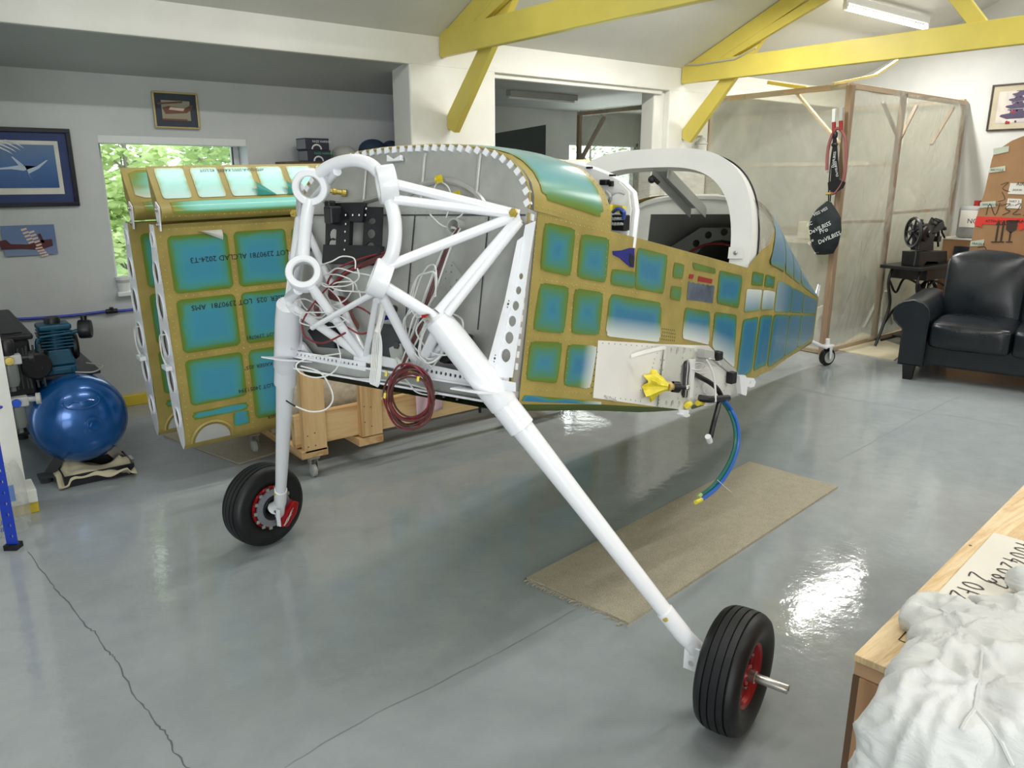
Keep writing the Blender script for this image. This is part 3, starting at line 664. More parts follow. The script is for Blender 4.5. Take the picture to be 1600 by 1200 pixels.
for l, h in outline_pts():
    c = B(.016 if h < .49 else .0, l * .99, .3 + (h - .3) * .985 if h > .49 else h)
    tn = AU if h <= .49 else (AL * (h - .2) - AU * l).normalized()
    tb.bar(c - tn * .009, c + tn * .009, .018, .012, AA)
MB().grid(lambda a, b: B(.004 + .042 * a, lerp_tab([(0, .466), (1, .470)], b), -.01 + .5 * b), 2, 4).build('firewall_flange', M_alu, fw_, smooth=0)
MB().grid(lambda a, b: B(.004 + .042 * a, -lerp_tab([(0, .466), (1, .470)], b), -.01 + .5 * b), 2, 4).build('firewall_flange', M_alu, fw_, smooth=0)
tb.build('flange_tabs', M_white, fw_, smooth=0, kind='stuff')
MB().tube([B(-.002, a * 1.004, b + .002) for a, b in ARC] + [B(-.002, -a * 1.004, b + .002) for a, b in ARC[::-1][1:]], .004, 6).build('edge_strip', M_gold, fw_)
MB().tube([B(-.002, .472, .48), B(-.002, .471, .02), B(-.002, .45, -.04)], .0035, 6).build('edge_strip', M_gold, fw_)
rvf = MB()
for i in range(40):
    for h in (.466, .484): rvf.lathe(B(0, -.44 + .0225 * i, h), -AA, [(.003, 0), (.002, .0015), (0, .002)], 5)
for i in range(18):
    for l in (.062, -.17, .285): rvf.lathe(B(0, l, (.03 if l == .062 else .5) + (.024 if l == .062 else .008) * i), -AA, [(.0025, 0), (.002, .0012), (0, .0016)], 5)
rvf.build('rivets', M_gray, fw_, kind='stuff')
# diamond plate with holes
dp = [onf(706, 408, -.004), onf(726, 440, -.004), onf(702, 466, -.004), onf(684, 433, -.004)]
e1 = (dp[1] - dp[0]); e2 = (dp[3] - dp[0]); MB().plate(dp[0], e2, e1, [(0, 0), (1, 0), (1, 1), (0, 1)], [circ(c, .035, 8) for c in ((.12, .12), (.88, .12), (.88, .88), (.12, .88), (.3, .3), (.7, .3), (.3, .7), (.7, .7), (.5, .12), (.5, .88))], .004).build('diamond_plate', M_gray, fw_, smooth=0)
# pass-through ring
pc = onf(718, 356, 0)
MB().lathe(pc, -AA, [(.024, 0), (.024, .03), (.019, .03), (.019, 0)], 18).build('grommet', M_gray, fw_)
# small fittings
MB().prism([onf(608, 243, -.004), onf(618, 250, -.004), (onf(630, 243, -.004)), onf(631, 252, -.004), onf(608, 254, -.004)], -AA * .012).build('bracket', M_white, fw_, smooth=0, bevel=.002)
c = onf(540, 302, 0); MB().lathe(c, -AA * .8 - AL * .5, [(.012, 0), (.012, .012), (.008, .014), (.008, .03), (.011, .032), (.011, .042), (.007, .044), (.006, .05), (0, .05)], 12).build('brass_fitting', M_brass, fw_)
for x, y in ((484, 388), (619, 497)):
    c = onf(x, y, 0); MB().lathe(c, -AA, [(.012, 0), (.012, .02), (.007, .022), (.007, .034)], 12).box(c - AA * .036, (.045, .014, .012)).build('valve_knob', mat('blue_anodised', (28, 44, 130), .35, .4), fw_)
for x, y in ((617, 483),): MB().lathe(onf(x, y, 0), -AA, [(.012, 0), (.012, .018), (.009, .03), (0, .031)], 12).build('sender', M_black, fw_)
c = onf(843 - 10, 0 + 400, 0)
# black tray with lightening holes
def quadplate(pix, s0, s1, holes=(), t=.004, m=M_black, name='tray_side', par=None):
    """four pixel corners, the first edge at station s0, the second at s1"""
    P = [onf(*pix[0], s0), onf(*pix[1], s1), onf(*pix[2], s1), onf(*pix[3], s0)]
    ex = P[1] - P[0]; ey = P[3] - P[0]
    return MB().plate(P[0], ex, ey, [(0, 0), (1, 0), (1, 1), (0, 1)], holes, t).build(name, m, par or fw_, smooth=0)
S1 = -.05
quadplate([(508, 394), (536, 394), (536, 322), (509, 318)], S1, S1, [circ((.42, .16), .24, 12, .55), circ((.45, .36), .24, 12, .5)])
quadplate([(566, 396), (595, 398), (597, 331), (569, 323)], S1, S1 - .0, [circ((.42, .16), .22, 12, .42), circ((.42, .43), .24, 12, .42), circ((.45, .70), .2, 12, .34)])
for p, q in (((536, 332), (570, 332)), ((507, 397), (597, 400)), ((540, 332), (537, 396))): MB().bar(onf(*p, S1), onf(*q, S1), .06, .018, AA).build('tray_rail', M_black, fw_, smooth=0, bevel=.002)
MB().bar(onf(512, 398, -.025), onf(597, 401, -.025), .05, .012, AA).build('tray_floor', M_black, fw_, smooth=0)
MB().box(onf(522, 336, -.06), (.05, .05, .055)).box(onf(516, 322, -.06), (.03, .03, .035)).build('regulator', M_black, fw_, smooth=0, bevel=.006)
tr_ = MB()
for x, y in ((540, 336), (551, 336), (561, 336), (571, 336), (572, 326), (540, 350), (539, 362), (539, 376), (538, 390)): tr_.lathe(onf(x, y, S1 - .012), -AA, [(.0035, 0), (0, .002)], 6)
tr_.build('rivets', M_white, fw_, kind='stuff')
# black angled brackets low on the firewall
for pts, dd in (([(498, 518), (520, 500), (540, 512), (541, 545), (514, 543)], .05), ([(705, 530), (733, 521), (740, 524), (738, 548), (712, 569), (703, 566)], .05)):
    o = MB().prism([onf(x, y, -.002) for x, y in pts], -AA * dd).build('black_bracket', M_black, fw_, smooth=0, bevel=.003)
# grey recess box at the lower middle and the tunnel bracket
MB().prism([onf(597, 505, -.004), onf(652, 515, -.004), onf(650, 575, -.004), onf(592, 565, -.004)], -AA * .02).build('recess_cover', M_dark, fw_, smooth=0, bevel=.003)
o = MB().bar(onf(618, 540, -.03), onf(628, 590, -.03), .05, .012, AA).build('tunnel_bracket', M_gray, fw_, smooth=0, bevel=.003)
for x, y in ((621, 540), (636, 556)): MB().lathe(onf(x, y, -.035), -AA, [(.011, 0), (.011, .008), (.005, .009), (0, .009)], 6).build('bolt', M_dark, fw_)
# firewall lower lip
MB().bar(B(-.012, -.44, -.046), B(-.012, .44, -.046), .03, .006, AU).build('lower_lip', M_white, fw_, smooth=0)

# --- tubular engine mount
em = MB().bar(B(-.03, -.45, -.004), B(-.03, .455, -.004), .05, .006, AU).build('engine_mount', M_white, air, smooth=0, label='white welded tubular engine mount')
def rod(pts, r, n=12, name='tube', k=0): return MB().tube(smoothpts(pts, k) if k else pts, r, n).build(name, M_white, em)
SM = -.235
TL, TRr, BL, BR = B(SM, -.145, .515), B(SM, .163, .515), B(SM, -.145, .262), B(SM, .168, .262)
def ring(c, lx, uz):
    ax = (-AA * .74 + AL * lx * .62 + AU * uz * .26).normalized()
    MB().lathe(c - ax * .022, ax, [(.052, 0), (.052, .044), (.049, .048), (.035, .048), (.031, .044), (.031, .020), (.037, .012), (.037, 0)], 30, True).build('mount_ring', M_white, em)
ring(TL, 1, -1); ring(TRr, -1, -1); ring(BL, 1, 1); ring(BR, -1, 1)
rod([TL + AU * .038 + AL * .034, fp(512, 262, SM), fp(532, 254, SM), fp(556, 251, SM), fp(578, 257, SM), TRr - AL * .03 + AU * .03], .0185, 14, k=5)
rod([TRr - AU * .03, fp(611, 318, SM), fp(617, 345, SM), fp(617, 375, SM), fp(611, 402, SM), BR + AU * .03], .0185, 14, k=5)
rod([TL - AU * .035, fp(480, 335, SM), fp(476, 370, SM), BL + AU * .035 - AL * .01], .019, 14, k=4)
UR, UL = B(-.02, .452, .472), B(-.02, -.452, .472)
LMn, LMf = onf(655, 575, -.03), onf(568, 558, -.03)
P0n, P0f = B(-.15, .311, .168), B(-.15, -.311, .168)
rod([TRr + AL * .03, UR], .0135); rod([fp(616, 312, SM), UR], .0135); rod([fp(606, 416, SM), UR], .0140)
rod([UR - AU * .01, P0n + AU * .02], .0150); rod([UR - AU * .02 + AL * .005, P0n + AU * .015 + AL * .03], .0120)
rod([BR - AU * .02 + AL * .02, P0n], .0165); rod([BR - AU * .03, LMn], .0135); rod([P0n - AU * .03, LMn], .0150); rod([P0n - AU * .02 + AL * .03 + AA * .05, LMn + AL * .01], .0110)
rod([BL - AU * .036 + AL * .036, LMf], .0140); rod([P0f - AU * .0, LMf], .0140); rod([UL, LMf + AU * .01], .0125); rod([UL, fp(527, 268, SM)], .0125)
rod([TL - AL * .05, UL], .0120); rod([UL, P0f], .0150); rod([fp(478, 345, SM), P0f], .012); rod([BR - AU * .03, fp(488, 512, -.16)], .0085)
rod([BL - AL * .02 - AU * .046, P0f + AU * .02], .0165); rod([fp(588, 470, -.2), LMf + AL * .01], .010)
def leg(sg):
    p0 = B(-.15, sg * .311, .168); p1 = B(.378, sg * .926, -.692); d = (p1 - p0).normalized(); L = (p1 - p0).length
    # socket welded into the mount
    MB().lathe(p0 - d * .01, d, [(0, 0), (.026, 0), (.038, .010), (.041, .08), (.0415, .30), (.040, .305), (.034, .305)], 22).build('leg_socket', M_white, em)
    lg = MB().lathe(p0 + d * .33, d, [(0, -.06), (.0385, -.06), (.0385, .045), (.0325, .048), (.0275, .3), (.0205, L - .30), (.020, L - .06)], 22).build('landing_gear_leg', M_white, air, label='white tapered landing gear leg')
    # end fitting and axle plate
    MB().lathe(p0 + d * (L - .13), d, [(.0215, 0), (.026, .002), (.026, .09), (.022, .12), (0, .125)], 18).build('leg_end_fitting', M_white, lg)
    ax = V((math.sin(PSI), -math.cos(PSI), 0)) * sg; hub = (V((1.698, 1.113, .18)) if sg > 0 else V((1.071, 3.096, .18)))
    fwd = V((-math.cos(PSI), -math.sin(PSI), 0))
    q = p0 + d * (L - .04); bp = hub - ax * .095
    MB().tube(smoothpts([p0 + d * (L - .1), q, bp + ax * .02], 4), [.024] * 8 + [.03], 12).build('axle_fitting', M_white, lg)
    bw = .046 if sg > 0 else .02; qb = onplane(1074, 1036, tuple(fwd), fwd.dot(p1) + .012) if sg > 0 else p1.lerp(bp, .3) + fwd * .03 - ax * .035 - V((0, 0, .045))
    MB().plate(qb, ax if sg > 0 else -ax, V((0, 0, 1)), [(-.012, -.02), (bw - .012, -.02), (bw - .012, .055), (-.012, .055)], [circ((bw / 2 - .012, .034), .009, 10), circ((bw / 2 - .012, .002), .009, 10)] if sg > 0 else [circ((bw / 2 - .012, .045 - .015 * k), .003, 6) for k in range(5)], .005 * sg).build('brake_bracket', M_white, lg, smooth=0)
    MB().lathe(p0 + d * (L - .105) - AA * .024, -AA, [(.008, 0), (.008, .006), (.004, .007), (0, .007)], 8).build('bolt', M_brass, lg)
    return hub, ax, fwd
def wheel(hub, ax, fwd, sg):
    w = MB()
    r = .180
    prof = [(.094, -.046), (.108, -.056), (.135, -.063), (.152, -.064), (.166, -.057), (.1745, -.044), (.177, -.036), (.1715, -.0345), (.1715, -.0315), (.1782, -.030), (.1795, -.014), (.1742, -.013), (.1742, -.0105), (.180, -.0095), (.180, .0095), (.1742, .0105), (.1742, .013), (.1795, .014), (.1782, .030), (.1715, .0315), (.1715, .0345), (.177, .036), (.1745, .044), (.166, .057), (.152, .064), (.135, .063), (.108, .056), (.094, .046), (.086, .040)]
    e = bpy.data.objects.new('wheel', None); COL.objects.link(e); e.parent = air; e.location = hub - MID; ORG[e.name] = hub; e.empty_display_size = .1
    MB().lathe(hub, ax, prof, 64).build('tire', M_rubber, e, smooth=35)
    # rim: dished, with eight openings and bolts
    MB().lathe(hub, ax, [(.060, -.040), (.096, -.044), (.098, -.038), (.090, -.03), (.088, .03), (.098, .038), (.095, .047), (.086, .042), (.080, .030), (.058, .022), (.034, .026), (.030, .040), (.020, .042)], 40).build('rim', M_red, e, smooth=30)
    x, y = w.frame(ax); hl = MB(); bt = MB()
    for k in range(8):
        t = 2 * math.pi * k / 8; c = hub + (x * math.cos(t) + y * math.sin(t)) * .054
        hl.lathe(c + ax * .0225, ax, [(.012, 0), (.013, .0015), (0, .0016)], 12)
        c2 = hub + (x * math.cos(t + .39) + y * math.sin(t + .39)) * .068; bt.lathe(c2 + ax * .025, ax, [(.006, 0), (.006, .006), (0, .0065)], 6)
    hl.build('rim_openings', M_black, e); bt.build('bolts', M_steel, e)
    MB().lathe(hub, ax, [(.018, -.09), (.018, .06), (.0135, .061), (.0135, .150), (.012, .152), (.006, .152), (.006, .140), (0, .140)], 18).build('axle', M_steel, e)
    MB().lathe(hub - ax * .0, -ax, [(.028, .03), (.055, .046), (.056, .07), (.050, .072), (.030, .06)], 24).build('inner_hub', M_black, e)
    MB().lathe(hub, -ax, [(.052, .062), (.084, .062), (.084, .070), (.052, .070)], 36, True).build('brake_disc', mat('brake_disc_steel', (150, 154, 162), .35, .6), e)
    ks = MB()
    for k in range(14):
        t = 2 * math.pi * k / 14; c = hub - ax * .052 + (x * math.cos(t) + y * math.sin(t)) * .089; ks.box(c - ax * .01, (.014, .014, .014))
    ks.build('disc_clips', M_steel, e, smooth=0)
    MB().lathe(hub, -ax, [(.082, .045), (.094, .046), (.094, .05), (.082, .053)], 36).build('red_flange', M_red, e)
    # caliper, rear of the leg
    cq = hub - ax * .085 - fwd * .055 - V((0, 0, .035)); ca = MB()
    ca.prism([cq + fwd * a + V((0, 0, b)) for a, b in ((-.045, .035), (-.02, .05), (.01, .02), (.05, -.02), (.055, -.045), (.02, -.055), (-.03, -.01))], -ax * .03)
    co = ca.build('brake_caliper', M_red, e, smooth=0, bevel=.006)
    if sg < 0:
        cw = MB()
        for k in range(3): cw.tube(smoothpts([cq - ax * .031 + fwd * (-.012 + .012 * j + .006 * k) + V((0, 0, .022 - .013 * j - .012 * k + .004 * (j % 2))) for j in range(6 - k)], 3), .0016, 5)
        cw.build('silver_lettering', M_steel, e)
    MB().lathe(hub + ax * -.10, -ax, [(.020, -.02), (.020, .01), (.010, .012), (0, .012)], 16).build('axle_nut', M_steel, e)
    return e
for sg in (1, -1):
    h_ = leg(sg); we = wheel(*h_, sg)
    if sg < 0: we['label'] = 'far main wheel with steel brake disc and red caliper'
    else: we['label'] = 'near main wheel with red rim and bare axle stub'
# punched channels from the upper to the lower corner, both sides
for sg in (1, -1):
    if sg > 0:
        zz = -.035
        loc = lambda x, y: body(fp(x, y, zz))[1:]
        outer = [loc(*p) for p in ((822, 352), (837, 346), (824, 430), (819, 470), (801, 590), (770, 590), (778, 562), (802, 470), (819, 368))]
        hs = [circ(loc(*c), r, 14, 1.15) for c, r in (((815, 432), .0075), ((811, 454), .0095), ((806.6, 478), .0115), ((801.4, 502), .013), ((796.6, 528), .0145), ((791.4, 555.6), .016))]
        MB().plate(B(zz, 0, 0), -AL, AU, [(-a, b) for a, b in outer], [[(-a, b) for a, b in h] for h in hs], .004).build('punched_channel', M_white, em, smooth=0)
        MB().prism([fp(819, 368, zz), fp(802, 470, zz), fp(778, 562, zz), fp(770, 590, zz), fp(757, 588, zz - .03), fp(764, 560, zz - .03), fp(788.5, 470, zz - .03), fp(808, 376, zz - .025)], AA * .004).build('channel_flange', M_white, em, smooth=0)
        for (x, y) in ((794, 475), (773, 560)):
            for dy in (-5, 0, 5): MB().lathe(fp(x + dy * -.2, y + dy, zz - .019), -AA, [(.0035 if dy == 0 else .002, 0), (0, .0004)], 8).build('hole', M_dark, em)
    else:
        MB().prism([B(-.03, -.462, .46), B(-.03, -.470, -.01), B(-.03, -.40, -.01), B(-.03, -.435, .46)], AA * .004).build('punched_channel', M_white, em, smooth=0)
        MB().prism([B(-.035, -.37, .02), B(-.035, -.43, .35), B(-.08, -.42, .34), B(-.09, -.36, .02)], AA * .004).build('channel_flange', M_white, em, smooth=0)
    # corner box and lower angle
    MB().prism([B(-.012, sg * .472, -.012), B(-.012, sg * .472, .035), B(-.012, sg * .44, .065), B(-.012, sg * .38, .045), B(-.012, sg * .33, .01), B(-.012, sg * .33, -.012)], -AA * .02).build('corner_gusset', M_white, em, smooth=0, bevel=.006)
    MB().prism([B(-.03, sg * .32, -.012), B(-.03, sg * .485, -.012), B(-.13, sg * .455, -.012), B(-.13, sg * .36, -.012)], AU * -.004).build('shelf_plate', M_white, em, smooth=0)
    for (s, l, h) in ((-.042, .452, .472), (-.034, .458, .008), (-.04, .02 if sg < 0 else .135, .012)):
        c = B(s, sg * l, h); MB().lathe(c, -AA, [(.013, 0), (.013, .008), (.007, .009), (.007, .014), (0, .014)], 6).build('bolt', M_brass, em)
    # drilled lower angle
    if sg > 0: q = [(655, 566), (806, 598), (806, 612), (650, 589)]
    else: q = [(450, 546), (572, 566), (572, 580), (444, 556)]
    lp_ = [body(fp(x, y, -.045))[1:] for x, y in q]
    n_h = 12 if sg > 0 else 18; hs = []
    for i in range(n_h):
        k = .06 + (.55 if sg > 0 else .84) * i / (n_h - 1); a = (lp_[0][0] + (lp_[1][0] - lp_[0][0]) * k, lp_[0][1] + (lp_[1][1] - lp_[0][1]) * k); b = (lp_[3][0] + (lp_[2][0] - lp_[3][0]) * k, lp_[3][1] + (lp_[2][1] - lp_[3][1]) * k)
        hs.append(circ(((a[0] * .55 + b[0] * .45), a[1] * .55 + b[1] * .45), .0052 if sg > 0 else .0042, 8))
    MB().plate(B(-.045, 0, 0), -AL, AU, [(-a, b) for a, b in lp_][::-1], [[(-a, b) for a, b in h] for h in hs], .003).build('drilled_angle', M_white, em, smooth=0)
MB().bar(LMf - AL * .03, LMn + AL * .03, .03, .03, AU).build('cross_member', M_white, em, smooth=0, bevel=.004)
c = P0n - AA * .04; MB().lathe(c, -AA, [(.013, 0), (.013, .006), (.008, .007), (.008, .012), (0, .012)], 10).build('socket_bolt', M_steel, em)
MB().box(c - AA * .014 + AU * .006, (.018, .004, .008)).build('torque_mark', M_red, em, smooth=0)

# --- wiring loom forward of the firewall
def wire(pix, r, m, s=-.06, par=None, k=6, name='wire'):
    pts = [onf(p[0], p[1], p[2] if len(p) > 2 else s) for p in pix]
    return MB().tube(smoothpts(pts, k), r, 6).build(name, m, par or air)
def loop(cx, cy, rx, ry, s, r, m, n=2, jit=.15, tilt=0, seed=1, par=None):
    q = random.Random(seed); pts = []
    for i in range(n * 10 + 1):
        t = 2 * math.pi * i / 10; k = 1 + q.uniform(-jit, jit); x = rx * k * math.cos(t); y = ry * k * math.sin(t)
        pts.append(onf(cx + x * math.cos(tilt) - y * math.sin(tilt), cy + x * math.sin(tilt) + y * math.cos(tilt), s + q.uniform(-.015, .015)))
    return MB().tube(smoothpts(pts, 4), r, 5).build('wire', m, par or air)
# trunk from the pass-through down to the tunnel
for i, (m, dx) in enumerate(((M_wwire, -5), (M_wwire, -2), (M_bwire, 0), (M_bwire, 2), (M_wwire, 5), (M_bwire, -1))):
    wire([(717 + dx * .4, 357, -.03), (700 + dx, 385, -.05), (684 + dx * 1.3, 425, -.045), (668 + dx * 1.4, 470, -.05), (655 + dx * 1.4, 510, -.05), (640 + dx, 545, -.05), (628 + dx * .6, 575, -.06)], .0045 if i in (2, 3, 5) else .003, m)
for sd, (cx, cy, rx, ry, tl) in enumerate(((664, 455, 15, 40, .25), (662, 458, 18, 36, .3), (668, 525, 32, 38, -.2), (662, 520, 26, 44, -.35), (690, 520, 36, 38, .1), (676, 535, 20, 36, .2))): loop(cx, cy, rx, ry, -.055 - .006 * sd, .0026, M_wwire, 1 + sd % 2, .12, tl, 40 + sd)
for sd, (cx, cy, rx, ry, tl) in enumerate(((520, 450, 32, 26, .2), (536, 462, 26, 22, -.3), (500, 470, 44, 24, .5), (540, 440, 40, 18, .1), (480, 482, 30, 14, .3), (530, 425, 30, 24, -.2), (505, 500, 36, 12, .1))): loop(cx, cy, rx, ry, -.13 - .008 * sd, .0022, M_wwire, 1, .2, tl, 60 + sd)
# maroon and brown leads
wire([(604, 397, -.05), (570, 412, -.07), (535, 430, -.12), (500, 462, -.17), (478, 492, -.17), (472, 510, -.17), (480, 528, -.16), (505, 536, -.14), (540, 520, -.12)], .003, M_rwire)
wire([(604, 394, -.05), (565, 404, -.07), (528, 420, -.11), (512, 445, -.12), (530, 468, -.12), (545, 480, -.1)], .0035, M_rwire)
for d in (0, 2, 4, 6): wire([(606, 396 + d, -.05), (575, 408 + d, -.07), (540, 424 + d, -.09), (515, 452 + d * 1.4, -.11), (522, 462 + d, -.11), (543, 468 + d, -.11), (550, 490 + d, -.1), (560, 508 + d, -.09)], .0035, M_bwire)
loop(560, 500, 26, 20, -.1, .003, M_rwire, 1, .1, .3, 5); wire([(498, 470, -.14), (494, 482, -.14), (498, 492, -.14)], .008, M_bwire)
for k in range(5): wire([(586 + k * 2, 512, -.08), (582 + k * 2.6, 545, -.09), (580 + k * 2.6, 575, -.1), (578 + k * 2.4, 595, -.1), (582 + k * 2, 600 + k, -.1), (590 + k, 590, -.1), (594 + k * .6, 540, -.09), (592, 515, -.08)], .0022, M_wwire)
wire([(600, 470, -.06), (594, 500, -.07), (588, 520, -.08)], .012, M_wwire, name='sleeve')
# hanging white loop with a bare end
wire([(534, 552, -.1), (505, 556, -.14), (480, 560, -.19), (463, 570, -.22), (470, 583, -.22), (495, 590, -.2), (520, 582, -.16), (532, 560, -.12), (525, 530, -.11)], .0022, M_wwire)
wire([(470, 572, -.2), (500, 582, -.18), (516, 605, -.15), (520, 625, -.14), (508, 640, -.15), (485, 643, -.18), (462, 635, -.2)], .0026, M_wwire)
wire([(462, 635, -.2), (453, 630, -.21), (447, 626, -.215)], .0024, M_black)
wire([(622, 580, -.07), (640, 600, -.08), (650, 612, -.08), (668, 617, -.08), (684, 615, -.08)], .0022, M_wwire); wire([(556, 592, -.03), (600, 594, -.03), (640, 600, -.03), (668, 608, -.03)], .003, M_wwire)
# the hanging brown coil
for i in range(11): loop(640 + R.uniform(-3, 4), 616 + R.uniform(-4, 14 if i > 5 else 5), 36 + R.uniform(-6, 3), 41 + R.uniform(-4, 6), -.09 - .004 * i, .0031, M_bwire if i % 3 else M_rwire, 1, .05, R.uniform(-.2, .2), 100 + i)
for x, y in ((604, 584), (602, 618), (654, 592)): wire([(x, y - 4, -.13), (x - 1, y + 4, -.13)], .0045, M_tape, name='label_sleeve')
wire([(618, 562, -.08), (622, 572, -.1), (626, 566, -.1), (620, 560, -.08)], .004, M_wwire, name='cable_tie')
for x, y in ((684, 282), (712, 307)): MB().grid(lambda a, b: onf(x + (a - .5) * 12 + 3 * b, y + (b - .5) * 12 - 4 * a, -.02 - .01 * math.sin(5 * a + 3 * b)), 4, 4).build('yellow_tag', M_tape, fw_)
for pts in ([(684, 284), (676, 300), (675, 320)], [(688, 284), (700, 292), (705, 312), (697, 340)], [(712, 310), (722, 322), (722, 335), (700, 350), (712, 356)], [(672, 335), (690, 352), (714, 358)]): wire(pts, .0022, M_wwire, -.015)

# --- wing root bay behind the white skin
def wr(x, y): return side(1000 + x / 8.572, 520 + y / 8.572)
rootp = [wr(*p) for p in ((295, 172), (705, 205), (712, 320), (640, 340), (560, 375), (520, 430), (503, 520), (500, 780), (520, 830), (640, 905), (668, 1030), (600, 1035), (205, 985))]
holes = [circ(wr(*c), r, 10) for c, r in (((362, 232), .010), ((455, 240), .014), ((555, 246), .014), ((648, 254), .010), ((298, 934), .010), ((388, 944), .014), ((488, 956), .014), ((580, 966), .010))]
def skinplate(name, outer, holes, off, t, m, par=air):
    s0 = sum(p[0] for p in outer) / len(outer); L = lp(s0) + off
    return MB().plate(B(0, L, 0), AA, AU, outer, holes, -t if AA.cross(AU).dot(AL) < 0 else t).build(name, m, par, smooth=0)
M_zinc = mat('pale_gray_primer', (204, 205, 196), .45, var=.03)
sp = skinplate('spar_bracket', rootp, holes, .010, .008, M_zinc)
rh = MB()
for x, y in ((210, 355), (255, 360), (222, 425), (195, 490), (240, 490), (210, 550), (180, 615), (222, 620), (155, 815), (190, 890), (185, 935), (508, 330), (490, 440), (478, 545), (468, 655), (452, 762), (445, 870), (635, 450), (618, 555), (605, 660), (594, 765), (715, 608), (700, 715), (688, 825), (880, 425), (1085, 580), (1078, 675), (1068, 765)): s, h = wr(x, y); rh.lathe(B(s, lp(s) + .0185, h), AL, [(.003, 0), (0, .001)], 6)
rh.build('rivet_holes', M_dark, sp, kind='stuff')
def bb(x, y, off): s, h = wr(x, y); return B(s, lp(s) + off, h)
MB().prism([bb(700, 205, .02), bb(835, 225, .02), bb(835, 330, .02), bb(705, 320, .02)], AL * .03).build('spar_stub', M_gray, sp, smooth=0, bevel=.002)
MB().box(bb(885, 290, .045), (.036, .036, .036)).build('connector', M_black, sp, smooth=0, bevel=.006)
skb = [wr(*p) for p in ((700, 330), (830, 330), (935, 320), (1255, 545), (1180, 850), (1010, 905), (700, 900), (655, 560))]
skinplate('root_rib', skb, [], .004, .003, M_int)
skd = [wr(*p) for p in ((715, 320), (935, 235), (1250, 490), (1290, 570), (1180, 545), (930, 345), (760, 345))]
skinplate('root_edge', skd, [], .012, .004, M_gray)
MB().prism([bb(600, 345, .012), bb(668, 345, .012), bb(632, 860, .012), bb(590, 870, .012)], AL * .012).build('spar_flange', M_int, sp, smooth=0, bevel=.002)
for dx in (0, 18, 36): MB().tube(smoothpts([bb(580 + dx * .6, 380, .01), bb(540 + dx, 470, .02), bb(525 + dx, 600, .02), bb(520 + dx, 740, .02), bb(545 + dx, 850, .01)], 5), .006, 6).build('cable', M_black if dx != 18 else M_gray, air)
MB().box(bb(1150, 590, .025), (.036, .03, .05)).build('connector', M_black, air, smooth=0, bevel=.004)
hb = [wr(*p) for p in ((1185, 560), (1260, 550), (1280, 580), (1375, 590), (1398, 640), (1380, 700), (1330, 715), (1290, 700), (1280, 800), (1270, 825), (1210, 800))]
skinplate('flap_arm', hb, [circ(wr(1328, 650), .010, 10)], .05, .02, M_white)
for x, y in ((520, 1065),): MB().prism([bb(475, 1020, .01), bb(560, 1025, .01), bb(555, 1075, .01), bb(575, 1080, .01), bb(570, 1105, .01), bb(530, 1120, .01), bb(490, 1112, .01), bb(488, 1095, .01), bb(455, 1090, .01), bb(458, 1062, .01), bb(480, 1062, .01)], AL * .02).build('strap_bracket', M_white, air, smooth=0, bevel=.002)
# curved lip and small clip on the white skin
lip = [bb(-450, 330, .006), bb(-350, 290, .02), bb(-150, 225, .025), bb(50, 185, .022), bb(250, 160, .014)]
lip = [SP(*side(983, 553), .006), SP(*side(995, 547), .02), SP(*side(1010, 543), .022), SP(*side(1025, 540), .02), SP(*side(1035, 540), .012)]
MB().grid(lambda a, b: smoothpts(lip, 5)[int(a * 20)] - AU * .012 * b + AL * .004 * b, 20, 1).build('curved_lip', M_int, air, smooth=60)
MB().prism([SP(*side(942, 617), .004), SP(*side(956, 624), .012), SP(*side(959, 627), .004), SP(*side(945, 622), .004)], AL * .006).build('clip', M_int, air, smooth=0)
# taped fuel line
tc = SP(*side(1012, 600), .03); q = MB()
def puff(a, b):
    t = 2 * math.pi * a; k = .036 * (1 + .16 * math.sin(5 * t + 2 * b) * b + .14 * math.sin(11 * t + 5 * b)); d = .05 * (1 - b) ; k *= 1 + .5 * noise.noise(V((math.cos(t) * 2.2, math.sin(t) * 2.2, b * 2.5))); return tc + (AA * math.cos(t) + AU * math.sin(t)) * (.010 + k * b) + AL * (d - .02 * b + .012 * math.sin(7 * t) * b)
q.grid(puff, 36, 6).build('tape_wrap', M_tape, air)
MB().lathe(tc + AL * .0, AL * .7 + AA * .6, [(.016, 0), (.018, .03), (.016, .055), (.012, .056), (.012, .07), (0, .07)], 14).build('taped_plug', mat('tan_plug', (200, 170, 110), .5), air)
MB().lathe(tc + AL * .045 + AA * .038, AL * .6 + AA * .75, [(.019, 0), (.020, .025), (.008, .03), (.008, .05), (0, .05)], 14).build('black_cap', M_black, air)
MB().ball(tc + AL * .08 + AA * .085, .011).build('ball_end', M_steel, air)
# hoses and cables
def hang(pix, offs, r, m, name='hose', n=8, k=7):
    pts = []
    for (x, y), o in zip(pix, offs): r_ = ray(x, y); L = .56 + o; q_ = CAM - AO; pts.append(CAM + r_ * ((L - q_.dot(AL)) / r_.dot(AL)))
    return MB().tube(smoothpts(pts, k), r, n).build(name, m, air), pts
hang([(1079, 581), (1095, 590), (1108, 597), (1120, 607), (1127, 620), (1126, 626)], (.01, .02, .04, .05, .06, .06), .010, M_black, 'cable')
hang([(1092, 622), (1108, 624), (1122, 623), (1137, 622)], (.03, .06, .07, .06), .014, M_black, 'cable_sleeve')
hang([(1124, 626), (1121, 640), (1115, 662), (1110, 684)], (.07, .08, .09, .09), .010, M_black, 'cable')
o, pp = hang([(1106, 682), (1109, 690)], (.09, .09), .012, M_white, 'plug')
hang([(1132, 626), (1143, 640), (1152, 662), (1154, 690), (1148, 716), (1135, 742), (1118, 764), (1096, 781)], (.07, .09, .12, .14, .15, .15, .15, .15), .0075, mat('blue_hose', (34, 96, 186), .35), 'blue_hose')
